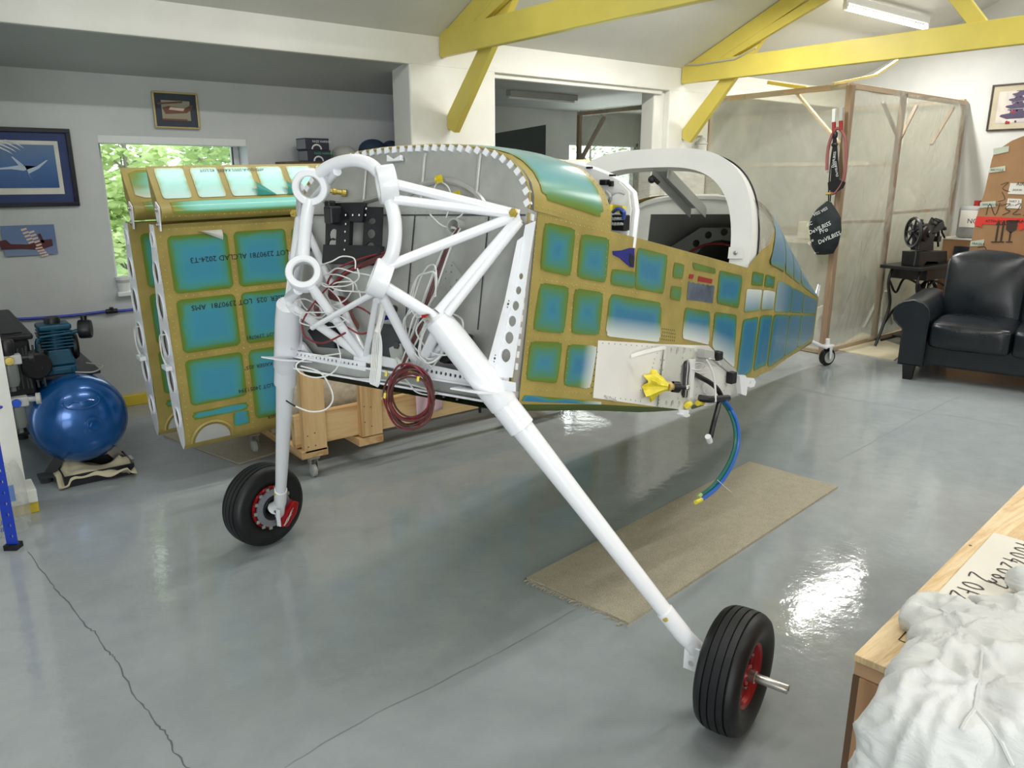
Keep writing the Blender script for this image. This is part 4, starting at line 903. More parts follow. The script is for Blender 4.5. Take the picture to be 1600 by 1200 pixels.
hang([(1128, 627), (1139, 642), (1147, 664), (1149, 690), (1143, 714), (1130, 739), (1113, 760), (1094, 774)], (.06, .08, .11, .13, .14, .14, .14, .14), .0075, mat('green_hose', (20, 104, 92), .35), 'green_hose')
hang([(1096, 781), (1087, 785)], (.15, .15), .008, M_tape, 'hose_cap'); hang([(1095, 773), (1091, 777)], (.14, .14), .008, mat('pale_cap', (170, 190, 120), .4), 'hose_cap')
hang([(1121, 750), (1132, 760), (1143, 769)], (.15, .16, .17), .0015, M_wwire, 'cable_tie')
hang([(1104, 562), (1112, 578), (1117, 600), (1118, 628)], (.05, .06, .07, .08), .004, M_wwire, 'wire'); hang([(1108, 560), (1118, 562), (1126, 570)], (.05, .04, .02), .003, M_wwire, 'wire')
for sd, (x, y, rx, ry) in enumerate(((1090, 572, 12, 6), (1097, 576, 14, 7), (1105, 604, 7, 10), (1110, 610, 9, 9))):
    hang([(x + rx * math.cos(t), y + ry * math.sin(t)) for t in (0, .8, 1.6, 2.4, 3.2, 4, 4.8, 5.6, 6.3)], [.02 + .01 * math.sin(q) for q in range(9)], .0022, M_wwire, 'wire', 5, 4)
hang([(1090, 630), (1098, 629)], (.03, .035), .011, M_tape, 'yellow_cap'); hang([(1102, 629), (1112, 628)], (.04, .05), .014, M_white, 'plug'); hang([(1073, 634), (1078, 631)], (.02, .02), .012, M_tape, 'tape_scrap')
# tail post, tail spring and tail wheel
MB().prism([B(4.86, .04, .30), B(4.86, .04, .64), B(4.86, -.04, .64), B(4.86, -.04, .30)], AA * .01).build('tail_post', M_int, air, smooth=0)
MB().plate(B(4.84, .045, .64), AA, AU, [(-.10, -.02), (.02, -.02), (.05, .11), (.0, .115), (-.05, .03)], [circ((.02, .075), .008, 8)], .006).build('tail_hinge', M_white, air, smooth=0, bevel=.002)
tw_ = V((6.02, 3.335, .0)); tb_ = B(4.80, 0, .31)
tsp = MB().tube(smoothpts([tb_, tb_.lerp(tw_ + V((-.12, -.03, .19)), .6), tw_ + V((-.06, -.02, .175)), tw_ + V((0, 0, .165))], 5), [.016] * 8 + [.014] * 8, 10).build('tail_spring', M_white, air)
tx = V((math.cos(PSI), math.sin(PSI), 0)); ty = V((-.93, -.36, 0)); ty.normalize()
tax = V((math.sin(PSI) * .85 - .5, -math.cos(PSI), 0)).normalized()
e = bpy.data.objects.new('tail_wheel', None); COL.objects.link(e); e.parent = air; hub = tw_ + V((.04, .01, .076)); e.location = hub - MID; ORG[e.name] = hub
MB().lathe(hub, tax, [(.03, -.022), (.058, -.026), (.072, -.018), (.076, 0), (.072, .018), (.058, .026), (.03, .022)], 28).build('tire', M_rubber, e)
MB().lathe(hub, tax, [(0, .0245), (.03, .024), (.05, .028), (.052, .022)], 20).lathe(hub, -tax, [(0, .0245), (.03, .024), (.05, .028), (.052, .022)], 20).build('rim', M_gray, e)
for sg in (1, -1): MB().prism([hub + tax * sg * .034 + V((-.012, 0, -.012)), hub + tax * sg * .034 + V((.012, 0, -.012)), hub + tax * sg * .034 + V((.02, .0, .10)), hub + tax * sg * .034 + V((-.06, -.02, .10))], tax * sg * .005).build('fork', M_white, e, smooth=0)
MB().box(hub + V((-.015, -.005, .10)), (.09, .07, .012)).cyl(hub + V((-.03, -.01, .10)), hub + V((-.035, -.01, .16)), .018).build('fork_crown', M_white, e)
# ============================================================ two wings standing leading edge down on their cart
WL = 2.95
def wing(x0, Y0, zb, label, full):
    w = thing('wing', label, 'wing', (x0, Y0 + .09, zb))
    # section in (y, z): near face flat, far face full
    near = [(.055, 0), (.022, .03), (.006, .08), (0, .16), (0, .30), (.004, .55), (.010, .85), (.016, 1.13)]
    farp = [(.088, 1.13), (.13, .95), (.165, .75), (.182, .55), (.180, .36), (.160, .20), (.125, .08), (.09, .02)]
    def nsurf(x, z, off=0):
        y = lerp_tab([(q[1], q[0]) for q in near], z); return V((x0 + x, Y0 + y - off, zb + z))
    NZ = [(q[1]) for q in near]
    o = MB(); zs = [0, .015, .03, .05, .08, .12, .16, .30, .45, .55, .7, .85, 1.0, 1.13]
    o.add([nsurf(x, z) for z in zs for x in (0, WL)], [(2 * i, 2 * i + 1, 2 * i + 3, 2 * i + 2) for i in range(len(zs) - 1)])
    sk = o.build('skin', M_gold, w, smooth=60)
    fo = MB(); fpz = [near[0]] + farp[::-1]; fo.add([V((x0 + x, Y0 + y, zb + z)) for y, z in fpz for x in (0, WL)], [(2 * i, 2 * i + 2, 2 * i + 3, 2 * i + 1) for i in range(len(fpz) - 1)])
    fo.build('back_skin', M_gold, w, smooth=60)
    # root and tip ribs with lightening holes
    outl = near + farp; cx = lambda z: (lerp_tab([(q[1], q[0]) for q in near], z) + lerp_tab([(q[1], q[0]) for q in farp[::-1]], z)) / 2
    hs = [circ((cx(z), z), r, 16, e) for z, r, e in ((.17, .042, 1.25), (.36, .056, 1.2), (.55, .058, 1.2), (.735, .056, 1.2), (.90, .046, 1.25), (1.06, .030, 1.3))]
    rb_ = MB().plate(V((x0 - .001, Y0, zb)), (0, 1, 0), (0, 0, 1), outl, hs, .004 * -1).build('root_rib', M_white, w, smooth=0)
    hl = MB()
    for h in hs: hl.tube([V((x0 - .004, Y0 + a, zb + b)) for a, b in h], .004, 5, True)
    hl.build('hole_flanges', M_white, rb_)
    MB().plate(V((x0 + .012, Y0, zb)), (0, 1, 0), (0, 0, 1), [(a * .95 + .004, b) for a, b in outl], [], -.004).build('hole_backing', M_gray, w, smooth=0)  # gray closing plate added behind the holes, standing for the dim wing interior
    MB().plate(V((x0 + WL, Y0, zb)), (0, 1, 0), (0, 0, 1), outl, [], -.004).build('tip_rib', M_white, w, smooth=0)
    for k in (0, 1):
        MB().tube(smoothpts([V((x0 - .005, Y0 + .06, zb + .60)), V((x0 - .02, Y0 + .09 + .03 * k, zb + .585)), V((x0 - .025, Y0 + .11, zb + .50)), V((x0 - .02, Y0 + .07, zb + .43 + .02 * k))], 6), .003, 6).build('wire', M_wwire, w)
    MB().box2((x0 - .035, Y0 + .03, zb + .425), (x0 - .004, Y0 + .11, zb + .445)).build('wire_clip', M_white, w, smooth=0)
    # film panels on the near face: three rows between the gold strips
    rows = [(.095, .47), (.505, .77), (.80, 1.075)]
    colw = [.05, .335, .365, .635, .665, .96, .99, 1.28, 1.31, 1.60, 1.63, 1.95, 1.98, 2.3, 2.33, 2.90, 2.68, 3.0, 3.03, 3.4, 3.43, 3.85]
    for ri, (z0, z1) in enumerate(rows):
        for ci in range(8 if full else 3):
            a, b = colw[2 * ci], colw[2 * ci + 1]
            if ri == 0 and ci == 0:   # bottom corner: two pieces around the bare strip and the rounded bare cut-out
                film('film_panel', [(a, .235), (b, .235), (b, z1), (a, z1)], nsurf, M_filmw, sk, (.08, .075, .04, .08)); film('film_panel', [(a, .16), (b, .16), (b, .20), (a, .20)], nsurf, M_filmw, sk, (.03, .03, .02, .02), n=8)
                film('film_panel', [(.25, .08), (b, .08), (b, .155), (.25, .155)], nsurf, M_filmw, sk, (.03, .04, .03, .0), n=8)
                MB().add([nsurf(a + .09 + .09 * math.cos(t), .035 + (.085 * math.sin(t)), .004) for t in [math.pi * k / 12 for k in range(13)]], [tuple(range(13))]).build('bare_cutout', M_gray, sk, smooth=0)
                MB().tube([nsurf(a + .09 + .105 * math.cos(t), .035 + .10 * math.sin(t), .002) for t in [math.pi * k / 12 for k in range(13)]], .009, 5).build('gold_arc', M_gold, sk)
            else:
                film('film_panel', [(a, z0), (b, z0), (b, z1), (a, z1)], nsurf, M_filmw, sk, (.085, .075, .075, .085))
    if full:
        # curled loose corner at the top of the first panel
        MB().grid(lambda a, b: nsurf(.20 + .11 * a, 1.09 - .05 * b * a, .012 * math.sin(3 * b) + .004), 6, 4).build('loose_film', mat('film_back', (206, 208, 200), .3), sk)
        rv = MB()
        for z in (1.105, .785, .488):
            for i in range(56): rv.lathe(nsurf(.03 + .035 * i, z, .0002), (0, -1, 0), [(.003, 0), (.002, .0014), (0, .002)], 5)
        for x in (.022, .35, .65):
            for i in range(34): rv.lathe(nsurf(x, .05 + .031 * i, .0002), (0, -1, 0), [(.003, 0), (.002, .0014), (0, .002)], 5)
        rv.build('rivets', MATS['rivet_gold'], sk, kind='stuff')
        # mill stamps, upside down because the leading edge is at the floor
        def stamp(s, x, z, h=.027): text('printed_text', s, nsurf(x, z, .004), (-1, 0, 0), (0, 0, -1), h, M_ink, sk)
        stamp('AMS-QQ-A-250/5 LOT 2390781 ALCLAD 2024-T3', .93, .965); stamp('LOT 2390781     AMS-QQ-A-250/5 KAISER .025', 1.72, .965)
        stamp('AMS-QQ-A-250/5 KAISER .025  LOT 2390781  AMS', .92, .735); stamp('ALCLAD 2024-T3 AMS-QQ-A-250/5 LOT 2390781', .95, .545, .02)
        stamp('AMS-QQ-A-250/5 KAISER .025"', .70, .39, .02); stamp('ALCLAD 2024-T3 AMS-QQ-A-250/5 LOT 24051394', .95, .275, .022); stamp('AMS-QQ-A-250/5 KAISER', .70, .10, .018)
        for k in range(2): stamp('AMS-QQ-A-250/5 KAISER .025 LOT 24051394 ALCLAD 2024-T3', 1.95 + .92 * k, .30 - .0 * k, .022); stamp('ALCLAD 2024-T3 AMS-QQ-A-250/5', 1.9 + .92 * k, .56, .022)
    # flap: nose roll and sloping upper face, hinged at the top
    fl_ = [(.13, 1.395), (.012, 1.235), (-.030, 1.215), (-.044, 1.19), (-.040, 1.165), (-.015, 1.145), (.03, 1.14), (.075, 1.16), (.11, 1.25)]
    def flap(xa, xb, nm):
        q = MB(); n = len(fl_); q.add([V((x0 + x, Y0 + y, zb + z)) for x in (xa, xb) for y, z in fl_], [tuple(range(n))[::-1], tuple(range(n, 2 * n))] + [(i, (i + 1) % n, n + (i + 1) % n, n + i) for i in range(n)])
        f = q.build(nm, M_gold, w, smooth=50)
        def up(x, k, off=0):
            a, b = V((0, fl_[1][0], fl_[1][1])), V((0, fl_[0][0], fl_[0][1])); p = a.lerp(b, k); return V((x0 + x, Y0 + p.y - off * .8, zb + p.z + off * .6))
        npan = max(1, int((xb - xa) / .155)) if full else 1
        for i in range(npan):
            pa = xa + .03 + (xb - xa - .04) * i / npan; pb = xa + (xb - xa - .04) * (i + 1) / npan
            film('film_panel', [(pa, .06), (pb, .06), (pb, .93), (pa, .93)], up, M_filmf, f, (.02, .02, .0, .02), lambda a, b: .55 - b * 1.2, n=8, off=.003)
        nz_ = [(.012, 1.235), (-.030, 1.215), (-.044, 1.19), (-.040, 1.165)]
        def no(x, k, off=0):
            u = k * 3; i = min(2, int(u)); g = u - i; a, b = nz_[3 - i], nz_[2 - i]; return V((x0 + x, Y0 + a[0] + (b[0] - a[0]) * g - off, zb + a[1] + (b[1] - a[1]) * g + off * .3))
        film('film_panel', [(xa + .05, .1), (xb - .02, .1), (xb - .02, .98), (xa + .05, .98)], no, M_filmf, f, (.03, .03, .45, .03), None, n=12, off=.003)
        if full:
            for i in range(3, 5): MB().grid(lambda a, b: up(xa + .16 * i + .10 * a, .05 + .35 * (1 - a) * b, .006 + .03 * math.sin(2.2 * b) * (1 - a)), 5, 4).build('loose_film', mat('teal_film_curl', (60, 150, 140), .3), f)
            r2 = MB()
            for i in range(int((xb - xa) / .03)): r2.lathe(up(xa + .015 + .03 * i, .97, .0004), (0, -.8, .6), [(.0028, 0), (.002, .0014), (0, .002)], 5); r2.lathe(no(xa + .015 + .03 * i, .02, .0004), (0, -1, 0), [(.0028, 0), (.002, .0014), (0, .002)], 5)
            r2.build('rivets', MATS['rivet_gold'], f, kind='stuff')
            for i in range(int((xb - xa) / .6)): text('printed_text', 'AMS-QQ-A-250/5 KAISER .02 LOT', up(xa + .56 + .6 * i, .86, .006), (-1, 0, 0), up(0, 0) - up(0, 1), .016, M_ink, f)
        MB().prism([V((x0 + xa - .002, Y0 + y, zb + z)) for y, z in ((-.03, 1.21), (.02, 1.235), (.04, 1.20), (.03, 1.10), (-.004, 1.10))], (-.006, 0, 0)).build('flap_bracket', M_white, w, smooth=0)
        for y, z in ((.0, 1.2), (.012, 1.13)): MB().lathe(V((x0 + xa - .008, Y0 + y, zb + z)), (-1, 0, 0), [(.014, 0), (.014, .005), (.007, .006), (.007, .012), (0, .012)], 10).build('bolt', M_steel, w)
        return f
    w.rotation_euler.y = -.024
    flap(.03, 1.70, 'flap'); flap(1.73, 2.92, 'aileron')
    return w
wing(.985, 3.90, .205, 'near wing on its leading edge, covered in teal film panels between gold strips', True)
wing(.945, 4.235, .20, 'far wing behind the near one, only its root rib and end showing', False)
# the timber cart
cart = thing('wing_cart', 'low pine timber wing cart on casters under the two wings', 'cart', (1.5, 3.7, 0))
CY = 3.66
a, b = atY(472, 575, CY), atY(508, 727, CY)
def post(x0, x1, zt, zb, y=CY, m=M_pinez): return MB().box2((x0, y, zb), (x1, y + .045, zt)).build('post', m, cart, smooth=0, bevel=.003)
q = [atY(x, y, CY).x for x, y in ((472, 640), (508, 640), (563, 620), (596, 620))]
zp = atY(490, 574, CY).z; zlow = .145
post(q[0], q[1], zp, zlow); post(q[2], q[3], zp, .165); post(3.2, 3.29, .62, .165); post(3.9, 3.99, .62, .165)
MB().box2((q[0] - .03, CY + .045, .17), (4.1, CY + .09, .345)).build('side_beam', M_pine, cart, smooth=0, bevel=.003)
MB().box2((q[0] - .03, CY + 1.0, .17), (4.1, CY + 1.045, .345)).build('side_beam', M_pine, cart, smooth=0, bevel=.003)
post(q[0], q[1], .70, zlow, CY + 1.045)
for x in (q[0], q[2], 3.2, 3.9): MB().box2((x - .02, CY - .0, .115), (x + .13, CY + 1.1, .16)).build('cross_board', M_piney, cart, smooth=0, bevel=.003)
for x in (q[0] + .02, 3.25): MB().box2((x, CY + .455, .16), (x + .09, CY + .50, .60)).build('middle_post', M_pinez, cart, smooth=0, bevel=.003)
kn = MB()
for (x, z) in ((.02, .24), (.06, .25), (.02, .18), (.06, .18)): kn.lathe((q[0] + x, CY, z), (0, -1, 0), [(.004, 0), (0, .0008)], 8)
for (x, z) in ((.02, .34), (.06, .33), (.02, .25), (.06, .22)): kn.lathe((q[2] + x, CY, z), (0, -1, 0), [(.004, 0), (0, .0008)], 8)
kn.build('screw_heads', M_dark, cart, kind='stuff')
for (x, y) in ((q[0] + .05, CY + .03), (q[0] + .03, CY + 1.0), (3.95, CY + .03), (3.95, CY + 1.0), (q[0] - .06, CY + .60)):
    cs = MB().lathe((x - .012, y, .036), (1, 0, 0), [(0, -.0), (.030, 0), (.036, .004), (.036, .022), (.030, .026), (0, .026)], 20).build('caster_wheel', M_gray, cart)
    MB().box2((x - .02, y - .02, .075), (x - .016, y + .02, .115)).box2((x + .018, y - .02, .03), (x + .022, y + .02, .115)).box2((x - .03, y - .03, .105), (x + .03, y + .03, .115)).build('caster_fork', M_steel, cart, smooth=0)
# carpet slings holding the wings
M_carp = mat('beige_carpet', (184, 172, 150), .95, var=.12, vs=30, bump=.4, bs=260)
for Y0 in (3.90, 4.235):
    def sl(a, b, Y0=Y0):
        t = math.pi * (a * 1.0); x = 1.49 + .62 * b; r = .125
        y = Y0 + .09 - r * math.cos(t) * 1.0; z = .235 - .10 * math.sin(t)
        if a < .02: z = .66
        if a > .98: z = .62
        return V((x, y, z))
    MB().grid(sl, 24, 4).build('carpet_sling', M_carp, cart, smooth=60, solid=.008)
# pink cloth over the beam
ck = MB().grid(lambda a, b: V((2.175 + .19 * a, CY - .006 - .010 * math.sin(9 * a + 2 * b) - .012, .405 - (.17 + .04 * (a < .45)) * b)), 18, 8).grid(lambda a, b: V((2.175 + .19 * a, CY - .02 + .08 * b, .405 + .004 * math.sin(9 * a))), 18, 3)
solo(ck.build('cloth', mat('pink_cloth', (212, 180, 188), .9, var=.04), smooth=60, solid=.003), 'pale pink cloth hanging over the cart beam under the firewall', 'cloth')
for i, (x, dz) in enumerate(((2.47, .17), (2.56, .27))):
    st = MB().tube(smoothpts([fp(693 + 21 * i, 620 + 4 * i, .05), V((x, CY - .12, .44)), V((x - .005, CY - .12, .5 - dz))], 4), .004, 6)
    st.build('dangling_lead', M_black, air); MB().box(V((x - .005, CY - .12, .49 - dz)), (.012, .012, .035)).build('plug', M_white if i == 0 else M_black, air, smooth=0)
# mats on the floor
def matpoly(name, pix, m, label, cat, h=.008):
    P = [atZ(x, y) for x, y in pix]; o = MB().prism(P, (0, 0, h)).build(name, m, smooth=0); return solo(o, label, cat)
M_rug = None
def rugm():
    q = NT('beige_mat'); n = q.noise(320, 2); n2 = q.noise(26, 4); c = q.ramp(n, [(.35, (148, 140, 120)), (.65, (206, 197, 176))]); c = q.mix(.25, c, q.ramp(n2, [(.3, (150, 141, 120)), (.7, (190, 180, 158))]))
    q.set(Base_Color=c, Roughness=.95); q.bump(n, .6, .006); return q.m
M_rug = rugm()
rug = matpoly('floor_mat', [(823, 906), (982, 977), (1309, 763), (1171, 724)], M_rug, 'long beige woven mat on the floor beside the fuselage', 'mat', .012)
fr = MB()
for i in range(70):
    p = atZ(823, 906, .006).lerp(atZ(982, 977, .006), R.random()); d = V((R.uniform(-.03, .0), R.uniform(-.012, .012), 0)); fr.tube([p, p + d * .5 + V((0, 0, .003)), p + d], .0012, 4)
fr.build('frayed_edge', mat('mat_thread', (176, 164, 140), .9), rug, kind='stuff')
matpoly('floor_mat', [(255, 682), (374, 726), (470, 696), (360, 655)], M_rug, 'beige mat lying under the wing roots beside the far wheel', 'mat', .01)
matpoly('floor_mat', [(1304, 547), (1397, 564), (1420, 545), (1345, 520)], mat('cream_mat', (206, 198, 172), .9, var=.05), 'cream mat on the floor between plastic booth and sofa', 'mat', .008)
# ============================================================ plastic spray booth
BX, BY = 6.433, 3.61
booth = thing('spray_booth', 'timber framed spray booth hung with crinkled clear plastic sheet', 'booth', (BX, BY, 0))
M_frame = wood('brown_batten', (160, 136, 112), (136, 112, 90), 2); M_framex = wood('brown_batten_x', (190, 168, 142), (166, 142, 114), 0); M_framey = wood('brown_batten_y', (190, 168, 142), (166, 142, 114), 1)
def bt(p, q, w=.045, t=.045, name='post', m=M_frame): return MB().bar(p, q, w, t).build(name, m, booth, smooth=0, bevel=.002)
ZT = 2.285
x2 = atY(1412, 150, BY).x; xe = 8.66
bt((BX - .03, BY - .03, 0), (BX - .03, BY - .03, ZT), .055, .055); bt((x2, BY, 0), (x2, BY, ZT)); bt((xe, BY, 0), (xe, BY, ZT), .04, .04); bt((BX, 6.88, 0), (BX, 6.88, ZT - .04)); bt((BX, 5.03, 0), (BX, 5.03, ZT))
bt((BX, BY, ZT), (BX, 6.9, ZT - .03), .045, .045, 'top_rail', M_framey); bt((BX, BY, ZT), (xe, BY, ZT - .02), .045, .045, 'top_rail', M_framex); bt((xe, BY, ZT), (xe, 6.9, ZT), .045, .045, 'top_rail', M_framey)
bt((BX, BY, .025), (BX, 5.6, .025), .045, .04, 'bottom_rail', M_framey); bt((BX, BY, .025), (xe, BY, .025), .045, .04, 'bottom_rail', M_framex)
pa, pb = atX(1242, 142, BX + .02), atX(1315, 218, BX + .02); bt(pa, V((BX + .02, BY + .03, pb.z - .05)), .04, .02, 'brace', M_pine)
for (x, y), (u, v) in (((1380, 160), (1405, 220)), ((1432, 165), (1406, 218)), ((1490, 168), (1455, 226))): bt(atY(x, y, BY + .02), atY(u, v, BY + .02), .03, .02, 'brace', M_frame)
bt((BX + .02, 6.5, 2.2), (BX + .02, 6.86, 1.75), .05, .025, 'brace', M_frame)
for (x, y), (u, v) in (((1378, 455), (1350, 512)), ((1384, 455), (1392, 506))): bt(atY(x, y, BY + .03), atY(u, v, BY + .03), .03, .02, 'brace', M_gray)
pz = atY(1340, 345, BY).z; bt((BX, BY + .01, pz), (x2, BY + .01, pz - .02), .03, .03, 'middle_rail', M_framex); bt((x2, BY + .01, pz + .05), (xe, BY + .01, pz + .06), .02, .03, 'middle_rail', M_framex)
sh = atX(1200, 258, 7.6); MB().box2((7.45, 3.9, 1.66), (7.9, 6.6, 1.70)).build('shelf', mat('pale_shelf', (214, 206, 186), .6), booth, smooth=0)
MB().box2((7.5, 4.3, .88), (7.9, 6.4, .92)).build('shelf', mat('pale_shelf', (214, 206, 186), .6), booth, smooth=0)
def sheetm(name, fac, sc_, tint=(214, 214, 208)):
    q = NT(name); tr = q.n('ShaderNodeBsdfTransparent'); tr.inputs[0].default_value = lin((244, 243, 234)); mx = q.n('ShaderNodeMixShader')
    v = q.map((1, 1, .5)); n = q.noise(sc_, 5, v, .5, 1.0); n2 = q.noise(.9, 3)
    q.set(Base_Color=q.ramp(n2, [(.3, tint), (.7, (220, 219, 204))]), Roughness=.12); q.bump(n, .3, .03)
    f = q.mix(.5, q.ramp(n, [(.36, (fac * .8,) * 3 + (1,)), (.62, (fac * 1.1,) * 3 + (1,)), (.72, (min(1, fac * 1.6),) * 3 + (1,))]), q.ramp(n2, [(.3, (fac * .8,) * 3 + (1,)), (.7, (fac * 1.25,) * 3 + (1,))]))
    q.l(f, mx.inputs[0]); q.l(tr.outputs[0], mx.inputs[1]); q.l(q.p.outputs[0], mx.inputs[2]); q.l(mx.outputs[0], q.t.nodes['Material Output'].inputs[0]); return q.m
M_sheet = sheetm('clear_plastic_sheet', .42, 3.0); M_sheet2 = sheetm('clear_plastic_sheet_front', .46, 2.4)
def wav(p, n, amp, sc_):
    w_ = noise.noise_vector(p * 1.3) * .35; q = p + w_
    f = 1 - 2 * abs(noise.noise(V((q.x * 4.5 + q.z * 2.2, q.y * 4.5 + q.z * 2.2, q.z * .9)))); g = 1 - 2 * abs(noise.noise(V((q.x * 9 - q.z * 5, q.y * 9 - q.z * 5, q.z * 2 + 4))))
    return p + n * (amp * noise.noise(V((p.x * sc_, p.y * sc_, p.z * sc_ * .7))) + .011 * max(0, f - .3) + .007 * max(0, g - .3))
MB().grid(lambda a, b: wav(V((BX - .03, BY - .01 + 3.25 * a, .03 + (ZT - .02) * b)), V((1, 0, 0)), .03, 3.5), 130, 90).build('plastic_sheet', M_sheet, booth, smooth=80)
MB().grid(lambda a, b: wav(V((BX + .01 + (x2 - BX) * a, BY - .028, .03 + (ZT - .02) * b)), V((0, 1, 0)), .03, 4), 60, 110).build('plastic_sheet', M_sheet2, booth, smooth=80)
MB().grid(lambda a, b: wav(V((x2 + .02 + (xe - x2) * a, BY - .03, .05 + (ZT - .06) * b)), V((0, 1, 0)), .035, 3), 70, 110).build('plastic_sheet', M_sheet2, booth, smooth=80)
MB().grid(lambda a, b: wav(V((8.6, BY + 3.25 * a, .03 + (ZT - .02) * b)), V((1, 0, 0)), .03, 3), 20, 20).build('plastic_sheet', M_sheet, booth, smooth=80)
# things inside and at the foot of the booth
wc = atX(1300, 470, BX + .3)
hc = MB().plate(V((BX + .14, BY + .17, .03)), V((.93, -.37, 0)), (0, 0, 1), [(-.10, .0), (.13, .0), (.15, .40), (-.08, .33)], [circ((.06, .2), .035, 14, 2.6)], .01).build('white_panel', M_int, smooth=0)
solo(hc, 'white sheet metal panel with an oval hole behind the tail wheel', 'panel')
ct = MB().box2((7.5, 4.4, .925), (7.75, 4.62, 1.10)).build('carton', mat('cream_carton', (222, 218, 190), .7), smooth=0, bevel=.004)
solo(ct, 'small cream carton on the shelf inside the plastic booth', 'carton')
for i, (x, y0, y1, z0, z1, c, n) in enumerate(((8.1, 4.6, 5.4, 0, 1.0, (176, 170, 130), 'dim olive cabinet inside the booth behind the hanging bag'), (7.9, 5.5, 6.2, 0, 1.25, (140, 138, 122), 'dim gray cabinet at the far end inside the booth'))):
    cb = thing('cabinet', n, 'cabinet', (x, (y0 + y1) / 2, 0)); m_ = mat('cabinet_%s' % 'ab'[i], c, .6)
    MB().box2((x, y0, z0), (x + .4, y1, z1)).build('body', m_, cb, smooth=0, bevel=.004)
    for k in (0, 1): MB().box2((x - .02, y0 + .01 + k * (y1 - y0) / 2, .05), (x, y0 + (k + 1) * (y1 - y0) / 2 - .01, z1 - .03)).build('door', m_, cb, smooth=0, bevel=.003)
# stick and batten on top of the booth
solo(MB().bar(atX(1201, 129, BX + .1), atX(1262, 138, BX + .1), .05, .03).build('stick', M_yellow, smooth=0, bevel=.003), 'short yellow painted timber offcut lying on top of the booth', 'stick')
p, q_ = V((BX + .05, BY + .25, ZT + .035)), V((7.05, BY + .1, 2.32)); pA = atY(1302, 131, BY + .1); pB = atY(1367, 118, BY + .1); pC = atY(1402, 95, BY + .1)
solo(MB().bar(pA, pB, .02, .02).bar(pB, pC, .03, .02).build('lath', mat('pale_lath', (222, 204, 130), .5), smooth=0), 'bent pale yellow lath sticking up from the booth roof', 'lath')
# ------------------------------------------------ things hung on the booth post
HX = BX - .13
hp = lambda x, y, X=HX: atX(x, y, X)
for i, (x, y0, y1, yt, lab) in enumerate(((1303, 191, 209, 170, 'red handled spring clamp with clear jaws, left of the booth post'), (1314, 189, 204, 168, 'red handled spring clamp with gray jaws on the booth post'))):
    c = thing('clamp', lab, 'clamp', hp(x, y1)); MB().cyl(hp(x, y1), hp(x, y0), .016, n=10).build('handle', M_redp, c); MB().bar(hp(x, y0), hp(x + 1, yt), .03, .025, (1, 0, 0)).build('jaw', M_gray if i else M_pvc, c, smooth=0, bevel=.004)
hs_ = MB().tube(smoothpts([hp(1292, 266), hp(1293, 240), hp(1297, 220), hp(1305, 203), hp(1313, 202), hp(1321, 218), hp(1322, 250), hp(1318, 280), hp(1308, 298), hp(1300, 303)], 6), .013, 10).build('air_hose', mat('dusty_red_hose', (142, 84, 82), .6), smooth=50)
solo(hs_, 'dusty red air hose looped over the hook above the bag', 'hose'); hf = MB().cyl(hp(1292, 262), hp(1292, 270), .011).build('fitting', M_steel, hs_); MB().cyl(hp(1299, 302), hp(1291, 303), .011).build('fitting', M_brass, hs_)
ly = thing('lanyard', 'black printed lanyard with webbing strap beside the looped hose', 'lanyard', hp(1304, 208))
MB().prism([hp(1302, 212), hp(1307, 212), hp(1312, 280), hp(1298, 286)], (-.006, 0, 0)).build('strap', M_black, ly, smooth=0); MB().prism([hp(1294, 285), hp(1310, 278), hp(1322, 285), hp(1318, 294), hp(1304, 302), hp(1295, 296)], (-.012, 0, 0)).build('pouch', M_black, ly, smooth=0, bevel=.003)
MB().ball(hp(1304, 226), .03, sc=(.5, 1, .7)).ball(hp(1305, 211), .028, sc=(.6, .8, 1.2)).build('buckle', M_black, ly)
text('printed_text', 'DeVILBISS', hp(1303, 262, HX - .007), (hp(1306, 240) - hp(1303, 262)), hp(1300, 250) - hp(1306, 250), .022, M_pvc, ly)
text('printed_text', 'DeVILBISS', hp(1310, 276, HX - .007), (hp(1307, 255) - hp(1310, 276)), hp(1303, 262) - hp(1310, 262), .022, M_pvc, ly)
bag = thing('drawstring_bag', 'black drawstring bag with white lettering hanging from the booth post', 'bag', hp(1290, 398))
bo = [(1292, 314), (1299, 316), (1307, 328), (1314, 340), (1315, 360), (1310, 382), (1302, 396), (1290, 398), (1276, 398), (1270, 388), (1266, 368), (1265, 352), (1268, 340), (1278, 325)]
bp = [hp(x, y) for x, y in bo]; bc = sum(bp, V()) / len(bp); bgm = MB()
def bagf(a, b, sg):
    u = a * len(bp); i = int(u) % len(bp); f = u - int(u); e = bp[i].lerp(bp[(i + 1) % len(bp)], f); p = bc.lerp(e, b)
    d = .085 * math.sqrt(max(0, 1 - b ** 2.2)) * (1 + .25 * noise.noise(V((p.y * 14, p.z * 14, 1)))); return p + V((-d if sg < 0 else d * .5, 0, 0))
bgm.grid(lambda a, b: bagf(a, b, -1), 56, 10).grid(lambda a, b: bagf(a, b, 1), 56, 6)
M_bag = mat('black_bag_cloth', (20, 30, 34), .75, var=.1); bgo = bgm.build('bag_body', M_bag, bag, smooth=80)
for d in (-3, 3): MB().tube(smoothpts([hp(1296 + d * .4, 315), hp(1297 + d * .6, 290), hp(1300 + d * .5, 250), hp(1304, 215)], 5), .006, 6).build('cord', M_black, bag)
